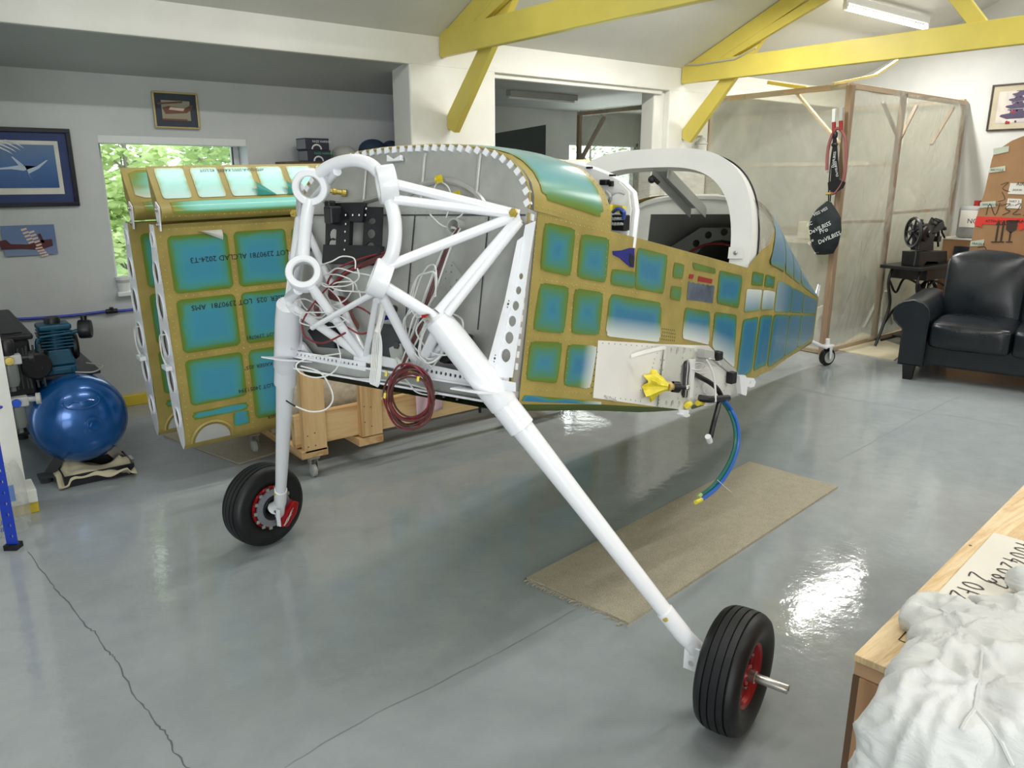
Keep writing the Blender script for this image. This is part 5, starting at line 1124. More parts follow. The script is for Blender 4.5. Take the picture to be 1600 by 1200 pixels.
def bagtext(s, x, y, h, rot=.42):
    u = (hp(1300, 350) - hp(1280, 350)).normalized(); w_ = V((0, 0, 1)); ex = u * math.cos(rot) + w_ * math.sin(rot); ey = -u * math.sin(rot) + w_ * math.cos(rot)
    P = hp(x, y); k = 1 - min(1, (P - bc).length / .22) ** 2.2; text('printed_text', s, P + V((-.095 * math.sqrt(max(.1, k)) - .004, 0, 0)), ex, ey, h, M_pvc, bag, depth=.004)
bagtext('DeVILBISS', 1274, 366, .036); bagtext('DeVILBISS', 1288, 381, .036); bagtext('Pro', 1291, 365, .04, .35); bagtext('DeVILBISS', 1276, 396, .026, .3); bagtext('VISS', 1280, 338, .028); bagtext('iSC', 1270, 354, .03); bagtext('VISS', 1292, 332, .026, .5); bagtext('Pro', 1272, 383, .03, .9)
# ------------------------------------------------------------ sewing machine on its treadle table
M_iron = mat('black_cast_iron', (26, 27, 30), .4, var=.1)
SY = 3.28
sp_ = lambda x, y, Y=SY: atY(x, y, Y)
tt = thing('treadle_table', 'black cast iron treadle table between plastic booth and sofa', 'table', (sp_(1395, 420).x + .2, SY + .1, 0))
tl, trr = sp_(1412, 421), sp_(1478, 419)
ztab = .742
MB().box2((tl.x, SY - .16, ztab), (trr.x, SY + .22, ztab + .03)).build('table_top', M_iron, tt, smooth=0, bevel=.004); MB().box2((tl.x + .16, SY - .14, ztab - .10), (trr.x, SY + .2, ztab)).build('drawer_case', M_iron, tt, smooth=0, bevel=.004)
for y in (SY - .10, SY + .16):
    x0, x1 = tl.x + .10, trr.x - .06; lg = MB()
    lg.tube(smoothpts([(x0 + .02, y, ztab), (x0 - .02, y, .6), (x0 + .06, y, .4), (x0 - .02, y, .2), (x0 - .12, y, .02)], 6), .014, 8); lg.tube(smoothpts([(x1, y, ztab), (x1 + .03, y, .55), (x1 - .04, y, .36), (x1 + .02, y, .18), (x1 + .10, y, .02)], 6), .014, 8)
    lg.tube(smoothpts([(x0, y, .62), (x0 + .15, y, .5), (x0 + .3, y, .62), (x1, y, .5)], 6), .011, 7).tube(smoothpts([(x0, y, .22), (x0 + .25, y, .36), (x1, y, .22)], 6), .011, 7).tube([(x0 - .02, y, .06), (x1 + .06, y, .06)], .012, 8)
    lg.build('leg', M_iron, tt)
cx = (tl.x + trr.x) / 2 + .05; wh = MB().lathe((cx, SY - .02, .40), (0, 1, 0), [(.20, -.012), (.215, -.016), (.225, 0), (.215, .016), (.20, .012)], 36, True)
for k in range(8): t = math.pi * k / 4; wh.tube([(cx, SY - .02, .40), (cx + .2 * math.cos(t), SY - .02, .40 + .2 * math.sin(t))], .008, 6)
wh.build('flywheel', M_iron, tt); MB().box2((cx - .2, SY - .08, .07), (cx + .2, SY + .16, .085)).build('treadle', M_iron, tt, smooth=0)
sm_ = thing('sewing_machine', 'antique black sewing machine with hand wheel standing on the treadle table', 'sewing machine', (cx, SY, ztab + .03))
zb = ztab + .0325
q = [sp_(1421, 418), sp_(1423, 396), sp_(1466, 394), sp_(1466, 418), sp_(1456, 418), sp_(1450, 411), sp_(1434, 411), sp_(1428, 418)]
dz = zb - q[0].z
MB().prism([p + V((0, -.08, dz)) for p in q], (0, .16, 0)).build('cast_base', M_iron, sm_, smooth=0, bevel=.004)
body_ = [(1428, 394), (1431, 378), (1428, 365), (1433, 355), (1444, 352), (1450, 358), (1449, 366), (1452, 362), (1460, 352), (1468, 348), (1470, 358), (1464, 362), (1456, 368), (1452, 378), (1452, 394)]
MB().prism([sp_(x, y) + V((0, -.04, dz)) for x, y in body_], (0, .08, 0)).build('arm_casting', M_iron, sm_, smooth=0, bevel=.01)
MB().lathe(sp_(1436, 368) + V((0, -.05, dz)), (0, -1, 0), [(.07, 0), (.07, .02), (.05, .03), (.03, .03), (.03, .05), (0, .05)], 24).build('gear_cover', M_iron, sm_)
hc_ = sp_(1423, 366) + V((-.02, -.03, dz)); hx = V((1, -.75, 0)).normalized()
hw = MB().lathe(hc_, hx, [(.115, -.012), (.13, -.014), (.138, 0), (.13, .014), (.115, .012)], 32, True); f1, f2 = hw.frame(hx)
for k in range(7): t = 2 * math.pi * k / 7; hw.tube([hc_, hc_ + (f1 * math.cos(t) + f2 * math.sin(t)) * .12], .010, 6)
hw.cyl(hc_ - hx * .03, hc_ + hx * .06, .025, n=12).build('hand_wheel', M_iron, sm_); MB().cyl(sp_(1418, 354) + V((-.02, -.04, dz)), sp_(1412, 354) + V((-.06, -.08, dz)), .014, n=10).build('crank_handle', M_iron, sm_)
th = MB()
for (x, y), (u, v) in (((1446, 356), (1458, 345)), ((1458, 345), (1468, 348)), ((1450, 350), (1462, 356)), ((1452, 344), (1464, 350)), ((1446, 356), (1452, 344)), ((1438, 350), (1437, 360)), ((1463, 346), (1463, 380)), ((1467, 350), (1468, 366)), ((1461, 362), (1462, 388)), ((1470, 356), (1474, 361)), ((1468, 366), (1472, 374))): th.cyl(sp_(x, y) + V((0, -.02, dz)), sp_(u, v) + V((0, -.02, dz)), .010, n=8)
th.box(sp_(1438, 352) + V((0, 0, dz)), (.03, .03, .07)).box(sp_(1459, 376) + V((0, -.02, dz)), (.07, .06, .05)).ball(sp_(1472, 360) + V((0, -.02, dz)), .018).build('needle_gear', M_iron, sm_)
MB().tube(smoothpts([sp_(1420, 388) + V((0, -.06, dz)), sp_(1418, 400) + V((0, -.07, dz)), sp_(1415, 418) + V((0, -.07, dz))], 4), .005, 6).build('belt', M_dark, sm_)
# ------------------------------------------------------------ leather sofa, facing the fuselage
M_lea = None
def leather():
    q = NT('dark_navy_leather'); n = q.noise(3.5, 4); n2 = q.noise(90, 3); n3 = q.noise(9, 4, None, .6, .8); q.set(Base_Color=q.ramp(n, [(.3, (15, 20, 26)), (.7, (23, 29, 35))]), Roughness=q.ramp(n, [(.3, (.26,) * 3 + (1,)), (.7, (.38,) * 3 + (1,))])); q.bump(q.mix(.3, n3, n2), .16, .012); return q.m
M_lea = leather()
fA, fB = atZ(1410, 594), atZ(1600, 621)
fA = fA + (fA - fB).normalized() * .13
rot = math.atan2(fB.y - fA.y, fB.x - fA.x)           # direction of the front edge, from our left end to the right
sofa = thing('sofa', 'dark navy leather sofa with rolled arm standing by the cardboard box', 'sofa', fA, rot)
# local x along the front, y backwards (away from the viewer), z up
def soft(nx, ny, nz, c, d, name, puff=.03, par=None, tilt=0, rnd=.05, seed=0):
    mb = MB(); M_ = Matrix.Rotation(tilt, 3, 'X'); r_ = rnd
    def f(u, v, w):     # superellipsoid-like cushion
        p = V((u, v, w)); k = V((abs(u) ** 11 + abs(v) ** 11 + abs(w) ** 11, 0, 0)).x ** (1 / 11); p = p / k
        q_ = V((p.x * d[0] / 2, p.y * d[1] / 2, p.z * d[2] / 2)); b = 1 - max(abs(u), abs(v), abs(w)) * 0
        dome = (1 - u * u) * (1 - v * v) * puff if abs(w) == 1 else ((1 - u * u) * (1 - w * w) * puff if abs(v) == 1 else 0)
        dome += .006 * noise.noise(V((q_.x * 7 + seed, q_.y * 7, q_.z * 7)))
        if abs(w) == 1: q_.z += dome * w
        elif abs(v) == 1: q_.y += dome * v
        return M_ @ q_ + V(c)
    N = 12
    for ax in range(3):
        for sg in (-1, 1):
            def g(a, b, ax=ax, sg=sg):
                a, b = 2 * a - 1, 2 * b - 1; t = [0, 0, 0]; t[ax] = sg; t[(ax + 1) % 3] = a if sg > 0 else -a; t[(ax + 2) % 3] = b; return f(*t)
            mb.grid(g, N, N)
    o = mb.build(name, M_lea, par or sofa, smooth=180, local=True); return o
AW = .24; W1 = .80; SD = .86
MB().box((1.1, .47, .225), (1.9, .78, .20)).build('frame', M_lea, sofa, smooth=0, bevel=.02, local=True)
for i in range(3): soft(8, 8, 8, (AW + .295 + i * .55, .34, .375), (.552, .68, .20), 'seat_cushion', .022, seed=i * 9)
for i in range(3): soft(8, 8, 8, (AW + .28 + i * .56, .70, .66), (.57, .24, .56), 'back_cushion', .05, tilt=-.16, seed=4 + i * 7)
MB().box((1.1, .86, .50), (1.72, .10, .70)).build('back_frame', M_lea, sofa, smooth=0, bevel=.03, local=True)
# rolled arm: profile in (x, z), extruded along y with a gentle drop to the front
prof = [(.08, .12), (.25, .12), (.255, .46), (.26, .53), (.245, .585), (.20, .625), (.13, .64), (.065, .625), (.015, .585), (-.005, .53), (.01, .475), (.05, .435), (.08, .41)]
for xo, sg in ((0, 1), (2.08, -1)):
    am = MB(); ys = [(.0, .94), (.012, .985), (.04, 1.0), (.2, 1.0), (.45, 1.015), (.7, 1.03), (.80, 1.03)]
    cz = .38; vs = [V((xo + sg * ((x - .14) * s_ + .14), y, (z - cz) * s_ + cz)) for y, s_ in ys for x, z in prof]; n = len(prof)
    fs = [(i * n + k, i * n + (k + 1) % n, (i + 1) * n + (k + 1) % n, (i + 1) * n + k) for i in range(len(ys) - 1) for k in range(n)] + [tuple(range(n)), tuple(range((len(ys) - 1) * n, len(ys) * n))]
    arm = am.add(vs, fs).build('arm', M_lea, sofa, smooth=50, local=True)
    MB().tube([V((xo + sg * ((x - .14) * .97 + .14), .002, (z - cz) * .97 + cz)) for x, z in prof], .006, 6, True).build('arm_piping', M_lea, arm, local=True)
M_foot = mat('black_wood_foot', (18, 18, 20), .4)
for x, y in ((.15, .08), (1.92, .08), (.15, .84), (1.92, .84)): MB().prism([(x - .045, y - .04, .13), (x + .045, y - .04, .13), (x + .045, y + .04, .13), (x - .045, y + .04, .13)], (0, 0, .01)).add([V((x + a * .045, y + b * .04, .13)) for a, b in ((-1, -1), (1, -1), (1, 1), (-1, 1))] + [V((x + a * .032, y + b * .03, 0)) for a, b in ((-1, -1), (1, -1), (1, 1), (-1, 1))], [(0, 1, 5, 4), (1, 2, 6, 5), (2, 3, 7, 6), (3, 0, 4, 7), (7, 6, 5, 4)]).build('foot', M_foot, sofa, smooth=0, local=True)
# ------------------------------------------------------------ tall cardboard box leaning behind the sofa
M_card = mat('brown_cardboard', (166, 128, 92), .8, var=.06, vs=4)
KX = 7.55
kp = lambda x, y, X=KX: atX(x, y, X)
co = [kp(1498, 440), kp(1520, 340), kp(1551, 232), kp(1560, 228)]
yb = kp(1600, 300).y
outl = [V((KX, kp(1515, 395).y + .06, .0)), kp(1513, 395), kp(1526, 338), kp(1538, 300), kp(1549, 250), kp(1553, 238), kp(1562, 232), kp(1580, 220), kp(1600, 212), V((KX, 2.2, 1.96)), V((KX, 1.9, 1.9)), V((KX, 1.9, 0))]
kb = thing('cardboard_box', 'tall flat brown cardboard box with red tape standing behind the sofa', 'box', (KX, 2.4, 0))
MB().prism(outl, (.28, 0, 0)).build('carton', M_card, kb, smooth=0, bevel=.004)
def kpoly(pix, m, name, off=.003): return MB().prism([kp(x, y) + V((-off, 0, 0)) for x, y in pix], (-.0015, 0, 0)).build(name, m, kb, smooth=0)
M_rtape = mat('red_printed_tape', (222, 62, 52), .5, var=.04); M_lab = mat('white_paper_label', (230, 228, 220), .7, var=.02); M_gtape = mat('pale_green_tape', (196, 206, 190), .6, var=.04)
kpoly([(1526, 338), (1606, 341), (1606, 352), (1524, 350)], M_rtape, 'red_tape'); kpoly([(1524, 344), (1536, 348), (1534, 355), (1523, 352)], M_rtape, 'red_tape', .005); kpoly([(1590, 354), (1606, 345), (1606, 353), (1594, 361)], M_rtape, 'red_tape', .005)
for t, x in (('ATTENTION FRAGILE', 1540), ('GLASS', 1588)): text('printed_text', t, kp(x, 347) + V((-.006, 0, 0)), kp(1600, 348) - kp(1540, 346.5), (0, 0, 1), .022, M_ink, kb)
for p in ([(1552, 232), (1577, 228), (1576, 237), (1553, 242)], [(1546, 263), (1571, 259), (1571, 267), (1546, 270)], [(1532, 316), (1556, 314), (1556, 323), (1531, 325)], [(1517, 377), (1538, 374), (1537, 384), (1516, 385)]): kpoly(p, M_gtape, 'tape')
kpoly([(1579, 286), (1606, 287), (1606, 304), (1575, 303)], M_lab, 'label'); kpoly([(1575, 310), (1597, 311), (1595, 326), (1572, 325)], M_lab, 'label')
for (x, y, s, h) in ((1588, 290, 'AIR', .03), (1582, 298, '2024-06', .016), (1577, 316, 'PART 2', .018), (1577, 322, 'QTY 1', .014), (1534, 321, '100% RECYCLED', .018), (1548, 267, 'RECYCLE', .018), (1519, 382, 'FRAGILE', .02)): text('printed_text', s, kp(x, y) + V((-.006, 0, 0)), kp(1600, 320) - kp(1560, 319), (0, 0, 1), h, M_ink, kb)
ku = (kp(1600, 330) - kp(1560, 330)).normalized()
mk = [[(0, 0), (.02, .12), (.09, .0), (.12, .13)], [(.16, .11), (.22, .12), (.18, .07), (.23, .04), (.16, .0)], [(.27, .10), (.32, .12), (.30, .05), (.26, .01), (.34, .01)], [(.46, .12), (.39, .11), (.38, .07), (.44, .05), (.42, .0), (.36, .0)]]
strokes('handwriting', mk, kp(1541, 336) + V((-.004, 0, 0)), ku * .8, V((0, 0, .8)), .008, mat('brown_marker', (66, 52, 44), .7), kb)
strokes('handwriting', [[(0, .06), (.06, .08), (.02, .03), (.08, .0)], [(.02, .0), (.05, -.06), (.0, -.08)]], kp(1562, 300) + V((-.004, 0, 0)), ku, V((0, 0, 1)), .005, MATS['brown_marker'], kb)
strokes('handwriting', [[(0, .04), (.05, .05), (.07, .02), (.03, -.01)]], kp(1527, 394) + V((-.004, 0, 0)), ku, V((0, 0, 1)), .006, MATS['brown_marker'], kb)
# printed arrows and wine glass
for x in (1556, 1564):
    a = kp(x, 377) + V((-.004, 0, 0)); MB().bar(a, a + V((0, 0, .14)), .014, .002, (1, 0, 0)).prism([a + ku * -.022 + V((0, 0, .14)), a + ku * .022 + V((0, 0, .14)), a + V((0, 0, .18))], (-.001, 0, 0)).build('printed_arrow', MATS['brown_marker'], kb, smooth=0)
MB().bar(kp(1549, 378) + V((-.004, 0, 0)), kp(1569, 378) + V((-.004, 0, 0)), .01, .002, (1, 0, 0)).bar(kp(1572, 378) + V((-.004, 0, 0)), kp(1582, 378) + V((-.004, 0, 0)), .01, .002, (1, 0, 0)).build('printed_line', MATS['brown_marker'], kb, smooth=0)
g = kp(1577, 377) + V((-.004, 0, 0)); MB().bar(g, g + V((0, 0, .08)), .012, .002, (1, 0, 0)).prism([g + V((0, 0, .07)), g + ku * .04 + V((0, 0, .10)), g + ku * .045 + V((0, 0, .18)), g - ku * .045 + V((0, 0, .18)), g - ku * .04 + V((0, 0, .10))], (-.001, 0, 0)).build('printed_glass', MATS['brown_marker'], kb, smooth=0)
# low carton and jerry can between sewing machine and box
b2 = thing('cardboard_box', 'low open brown carton behind the sewing machine and sofa', 'box', (8.1, 3.05, 0))
lx = 8.12; bl, br_, tz = atX(1470, 400, lx), atX(1530, 400, lx), atX(1490, 374, lx).z
MB().box2((lx, br_.y - .1, 0), (lx + .5, bl.y, tz)).build('carton', M_card, b2, smooth=0, bevel=.004); MB().box2((lx - .01, br_.y - .1, tz), (lx + .5, bl.y + .02, tz + .015)).build('lid', M_lab, b2, smooth=0); MB().box(V((lx - .03, atX(1508, 385, lx).y, tz - .12)), (.04, .16, .12)).build('dark_label', mat('dark_label', (50, 60, 74), .5), b2, smooth=0)
jc = thing('jerry_can', 'gray plastic jerry can with white label on the low carton', 'can', (lx + .2, atX(1507, 360, lx).y, tz + .015)); ja, jb = atX(1489, 372, lx), atX(1524, 372, lx); jt = atX(1500, 322, lx).z
MB().box2((lx + .02, jb.y, tz + .016), (lx + .28, ja.y, jt)).build('body', mat('gray_plastic', (150, 152, 152), .5), jc, smooth=0, bevel=.03)
MB().box2((lx + .016, jb.y + .02, tz + .12), (lx + .02, ja.y - .03, tz + .28)).build('label', M_lab, jc, smooth=0); MB().cyl((lx + .2, (ja.y + jb.y) / 2, jt), (lx + .2, (ja.y + jb.y) / 2, jt + .05), .035).build('cap', M_redp, jc)
text('printed_text', 'NO. 3', V((lx + .015, ja.y - .10, tz + .16)), (0, -1, 0), (0, 0, 1), .045, M_ink, jc)
# framed print on the end wall
def plane_side(mb, o, ex, ey, s, fl=1):
    """little side view of a high wing airplane"""
    pts = [(-.5, .05), (-.46, .10), (-.25, .13), (-.15, .22), (.08, .22), (.2, .13), (.42, .10), (.44, .26), (.5, .27), (.52, .06), (.2, -.02), (-.3, -.03)]
    mb.prism([o + ex * (a * s * fl) + ey * (b * s) for a, b in pts], ex.cross(ey) * .0012); mb.prism([o + ex * (a * s * fl) + ey * (b * s) for a, b in ((-.3, .24), (.12, .24), (.12, .215), (-.3, .215))], ex.cross(ey) * .002)
    for a in (-.28, -.05): mb.prism([o + ex * ((a + .03 * math.cos(t)) * s * fl) + ey * ((-.11 + .035 * math.sin(t)) * s) for t in [k * .9 for k in range(7)]], ex.cross(ey) * .0012)
def picture(label, o, ex, ey, w, h, fw_m, frame_w, mat_m, mat_w, img_m, mid=None):
    t = thing('picture', label, 'picture', o); nz = ex.cross(ey).normalized(); q = MB()
    for (a0, b0, a1, b1) in ((0, 0, w, frame_w), (0, h - frame_w, w, h), (0, frame_w, frame_w, h - frame_w), (w - frame_w, frame_w, w, h - frame_w)): q.prism([o + ex * a + ey * b for a, b in ((a0, b0), (a1, b0), (a1, b1), (a0, b1))], nz * .02)
    if frame_w > 0: q.build('frame', fw_m, t, smooth=0, bevel=.002)
    def rc(m_, i, d, name): MB().prism([o + ex * a + ey * b + nz * d for a, b in ((i, i), (w - i, i), (w - i, h - i), (i, h - i))], nz * .002).build(name, m_, t, smooth=0)
    if mat_m: rc(mat_m, frame_w * .9, .004, 'mount')
    rc(img_m, frame_w + mat_w, .0065, 'print'); return t
ex, ey = V((0, -1, 0)), V((0, 0, 1))
def skym(name, stops, axis='Z', sc_=3):
    q = NT(name); n = q.noise(sc_, 5, None, .6, .6); c = q.ramp(n, stops); q.set(Base_Color=c, Roughness=.3); return q.m
o = V((8.695, atX(1541, 205, 8.69).y, atX(1541, 205, 8.69).z)); W_ = .62; H_ = .43
pt = picture('framed print of three airplanes flying in a stack, on the end wall', o, ex, ey, W_, H_, mat('dark_frame', (60, 46, 40), .4), .014, mat('beige_mount', (196, 186, 162), .7), .055, skym('pale_sky_print', [(.35, (222, 212, 198)), (.6, (178, 176, 184))]))
m_ = MB()
for a, b, s in ((.27, .32, .17), (.255, .27, .19), (.26, .205, .24), (.265, .115, .33)): plane_side(m_, o + V((-.0095, 0, 0)), ex, ey, .001) if 0 else plane_side(m_, o + ex * a + ey * b + V((-.0095, 0, 0)), ex, ey, s, 1)
m_.build('airplane_shapes', mat('print_purple', (72, 60, 92), .5), pt, smooth=0)
MB().box2(o + V((-.011, -.20, .155)), o + V((-.0105, -.235, .178))).box2(o + V((-.011, -.16, .060)), o + V((-.0105, -.20, .082))).build('red_marks', M_redp, pt, smooth=0)
# ============================================================ pictures on the window wall
WY = 5.745
wp_ = lambda x, y: atY(x, y, WY)
ex, ey = V((1, 0, 0)), V((0, 0, 1))
def sky_grad(name, top, bot, z0, z1, hz=None):
    q = NT(name); g = q.n('ShaderNodeSeparateXYZ'); q.l(q.tc.outputs['Object'], g.inputs[0]); r = q.n('ShaderNodeMapRange'); q.l(g.outputs[2], r.inputs[0]); r.inputs[1].default_value = z0; r.inputs[2].default_value = z1
    n = q.noise(6, 5, None, .6, .8); a = q.n('ShaderNodeMath', operation='MULTIPLY_ADD'); q.l(n, a.inputs[0]); a.inputs[1].default_value = .3; q.l(r.outputs[0], a.inputs[2])
    q.set(Base_Color=q.ramp(a.outputs[0], [(.1, bot), (.62, hz or top), (1.0, top)]), Roughness=.25); return q.m
a, b = wp_(-40, 325), wp_(122, 205)
pt = picture('large dark framed print of an airplane over a blue sea', V((a.x, WY, a.z)), ex, ey, wp_(108, 205).x - a.x + .0, wp_(108, 205).z - wp_(124, 325).z, mat('black_frame', (24, 26, 40), .3), .026, mat('blue_mount', (40, 58, 108), .6), .05, mat('print_border', (214, 214, 204), .6))
w_, h_ = wp_(108, 205).x - a.x, wp_(108, 205).z - wp_(124, 325).z
MB().box2((a.x + .10, WY - .0115, a.z + .115), (a.x + w_ - .10, WY - .0105, a.z + h_ - .10)).build('sea_print', sky_grad('sea_print', (96, 122, 158), (38, 78, 140), .08, .42, (70, 108, 160)), pt, smooth=0)
q = MB(); o = wp_(36, 262) + V((0, -.0125, 0)); k = .0035 * 1.75
def sil(mb, o, pts, s, m=None): mb.prism([o + ex * (x * s) + ey * (y * s) for x, y in pts], (0, -.001, 0))
sil(q, o, [(8, -16), (5, -8), (18, -1), (30, 10), (28, 10), (16, 2), (0, -4), (-14, -2), (-36, -3), (-38, -2), (-16, 1), (-5, 3), (-12, 14), (-10, 14), (2, 2)], .0046)
q.build('airplane_shape', mat('print_pale_blue', (190, 206, 226), .4), pt, smooth=0)
q = MB()
for i in range(4): sil(q, wp_(4 + 6 * i, 232 - 3 * i) + V((0, -.0125, 0)), [(-14, 5), (-4, 3), (8, -4), (14, -10), (6, -5), (-6, 1), (-14, 3.5)], .0035)
q.build('wave_crests', mat('print_spray', (206, 214, 222), .5), pt, smooth=0)
a = wp_(2, 401); b = wp_(86, 351)
pt = picture('small unframed photo of a red and white biplane in a blue sky', V((wp_(8, 402).x, WY, a.z)), ex, ey, wp_(86, 352).x - wp_(2, 353).x, wp_(0, 353).z - a.z, None, 0, None, 0, sky_grad('blue_sky_print', (104, 126, 168), (128, 144, 176), 0, .2))
o = wp_(48, 380) + V((0, -.0095, 0)); q = MB(); dk = MB()
sil(dk, o, [(-30, -6), (-32, 4), (-24, 5), (-20, 0), (-4, -1), (10, 3), (22, 4), (22, -4), (8, -8), (-10, -6)], .0054); sil(dk, o, [(8, 10), (11, 11), (14, 0), (11, 0)], .0054)
for sx in (0, 10):
    for i in range(5): sil(q, o + V((0, -.0006, 0)), [(-10 + sx * .9 + 1.6 * i, 20 - 4.6 * i - sx * .4), (-3 + sx * .9 + 1.6 * i, 22 - 4.6 * i - sx * .4), (-2 + sx * .9 + 1.6 * i, 19.6 - 4.6 * i - sx * .4), (-9 + sx * .9 + 1.6 * i, 17.4 - 4.6 * i - sx * .4)], .0044)
for i in range(4): sil(q, o + V((0, -.0006, 0)), [(4 + 2 * i, -7 - 3.6 * i), (13 + 2 * i, -5 - 3.6 * i), (14 + 2 * i, -7.5 - 3.6 * i), (5 + 2 * i, -9 - 3.6 * i)], .0044)
dk.build('fuselage_shape', mat('print_maroon', (84, 34, 42), .5), pt, smooth=0); q.build('wing_stripes', mat('print_cream', (222, 196, 180), .5), pt, smooth=0)
a = wp_(240, 199); b = wp_(312, 143)
pt = picture('small gold framed picture of a biplane above the window', V((wp_(242, 199).x, WY, wp_(300, 202).z)), ex, ey, wp_(314, 202).x - wp_(244, 199).x, wp_(236, 141).z - wp_(243, 199).z, mat('gold_frame', (178, 162, 116), .35, .5), .012, mat('dark_blue_mount', (52, 60, 74), .6), .042, sky_grad('sepia_print', (150, 148, 130), (158, 142, 112), 0, .25))
o = wp_(277, 172) + V((0, -.0095, 0)); q = MB(); sil(q, o, [(-17, 2), (-14, -5), (10, -3), (16, 1), (18, 6), (15, 6), (8, 2), (-10, 4)], .0058); sil(q, o, [(-22, 7), (6, 10), (6, 8), (-22, 5)], .0058); sil(q, o, [(-18, -10), (10, -10), (10, -12), (-18, -12)], .0058)
q.build('biplane_shape', mat('print_brown', (110, 70, 56), .5), pt, smooth=0); q = MB(); sil(q, o + V((0, -.001, 0)), [(-8, 3), (8, 2), (6, -1), (-10, 0)], .0058); q.build('biplane_stripe', MATS['print_cream'], pt, smooth=0)
# blue air line along the wall
y_ = 5.735
hsm = MB().tube(smoothpts([atY(-60, 506, y_), atY(0, 500, y_), atY(60, 497, y_), atY(120, 492, y_), atY(172, 486, y_), atY(214, 483, y_), V((2.2, y_, atY(214, 483, y_).z + .02)), V((3.2, y_, atY(214, 483, y_).z + .02))], 5), .009, 8).build('air_line', mat('blue_air_line', (36, 60, 176), .4))
solo(hsm, 'blue compressed air line clipped along the window wall', 'hose')
c = atY(174, 486, y_); MB().cyl(c + V((-.035, -.01, 0)), c + V((.035, -.01, 0)), .016).box(c + V((0, -.01, .012)), (.02, .03, .03)).build('clip', M_black, hsm)
cup = thing('cup', 'white plastic cup lying by the window sill corner beside the wing', 'cup', atY(192, 445, 5.76)); c = atY(192, 446, 5.76)
MB().lathe((c.x, 5.74, WZ0 + .0), (0, 0, 1), [(.0, 0), (.035, 0), (.045, .10), (.040, .10), (.032, .01)], 20).build('body', M_pvc, cup); MB().lathe((c.x, 5.74, WZ0 + .06), (0, 0, 1), [(.0425, 0), (.044, .02)], 20).build('band', M_gray, cup)
# ============================================================ compressor
M_cblue = mat('metallic_blue_paint', (16, 88, 158), .22, .35, .08, 5, coat=.5); M_teal = mat('dark_teal_enamel', (16, 78, 104), .35, .2, .08)
CX, CYF, CZ, CR = .615, 4.43, .315, .235
cmp_ = thing('compressor', 'blue horizontal tank air compressor standing by the window wall', 'compressor', (CX, CYF + .5, 0))
prof = [(0, -.105), (.055, -.102), (.11, -.09), (.165, -.066), (.205, -.03), (.226, .005), (.234, .04), (.235, .08), (.235, .95), (.225, 1.0), (.17, 1.06), (.09, 1.09), (0, 1.10)]
MB().lathe((CX, CYF, CZ), (0, 1, 0), prof, 44).build('tank', M_cblue, cmp_, smooth=60)
tk = bpy.data.objects['tank']
MB().lathe((CX + .035, CYF - .098, CZ - .005), (0.1, -1, 0.02), [(.042, 0), (.042, .012), (.030, .014), (.030, .026), (.0, .027)], 22).build('drain_boss', M_cblue, tk); MB().lathe((CX + .038, CYF - .122, CZ - .005), (0.1, -1, .02), [(.022, 0), (.022, .010), (0, .0105)], 6).build('plug', M_cblue, tk)
oc = V((CX - .0, CYF - .078, CZ + .12)); MB().tube([oc + V((.085 * math.cos(t), .0 + .028 * abs(math.sin(t)) * (1 if math.sin(t) > 0 else -.9) , .032 * math.sin(t))) for t in [k * math.pi / 14 for k in range(28)]], .004, 6, True).build('embossed_oval', M_cblue, tk)
MB().tube(smoothpts([oc + V((-.06, -.006, -.006)), oc + V((-.03, -.004, .008)), oc + V((0, -.006, -.004)), oc + V((.03, -.004, .006)), oc + V((.06, -.006, 0))], 4), .004, 6).build('embossed_mark', M_cblue, tk)
for y in (CYF + .06, CYF + .95):
    for sx in (-1, 1): MB().bar((CX + sx * .12, y, CZ - .20), (CX + sx * .18, y, .035), .05, .008, (0, 1, 0)).box((CX + sx * .195, y, .035), (.07, .08, .012)).lathe((CX + sx * .195, y, 0), (0, 0, 1), [(.03, 0), (.03, .028), (.018, .03)], 14).build('foot', M_steel if sx > 0 else M_dark, cmp_, bevel=0)
# platform, pump, motor, belt guard
MB().box2((CX - .26, CYF + .10, CZ + .215), (CX + .14, CYF + .9, CZ + .235)).bar((CX - .2, CYF + .3, CZ + .10), (CX - .2, CYF + .3, CZ + .22), .03, .03, (0, 1, 0)).build('platform', M_black, cmp_, smooth=0, bevel=.004)
KP = .70
def kpump(o):
    for vx in o.data.vertices: vx.co = KQ + (vx.co - KQ) * KP
    return o
PX, PY, PZ = CX - .035, CYF + .22, CZ + .225; KQ = V((PX, PY, PZ)) - ORG[cmp_.name]
pu = MB(); 
pu.box((PX, PY, PZ + .035), (.20, .26, .07)); pu.prism([(PX - .09, PY - .10, PZ + .07), (PX + .11, PY - .10, PZ + .07), (PX + .08, PY - .08, PZ + .19), (PX - .07, PY - .08, PZ + .19)], (0, .2, 0)).box((PX, PY - .12, PZ + .03), (.14, .03, .05))
pu.build('crankcase', M_teal, cmp_, smooth=0, bevel=.008); kpump(bpy.context.scene.collection.objects[-1])
for i in range(6): MB().box((PX, PY + .01, PZ + .205 + .024 * i), (.23 - .012 * (i % 2), .21, .011)).build('cooling_fin', M_teal, cmp_, smooth=0, bevel=.004); kpump(bpy.context.scene.collection.objects[-1])
MB().cyl((PX, PY, PZ + .19), (PX, PY, PZ + .34), .075).build('cylinder', M_teal, cmp_); kpump(bpy.context.scene.collection.objects[-1]); MB().box((PX, PY, PZ + .36), (.22, .20, .045)).build('cylinder_head', M_teal, cmp_, smooth=0, bevel=.01); kpump(bpy.context.scene.collection.objects[-1])
MB().lathe((PX, PY, PZ + .38), (0, 0, 1), [(.055, 0), (.055, .03), (.05, .045), (0, .046)], 18).build('head_cap', M_black, cmp_); kpump(bpy.context.scene.collection.objects[-1])
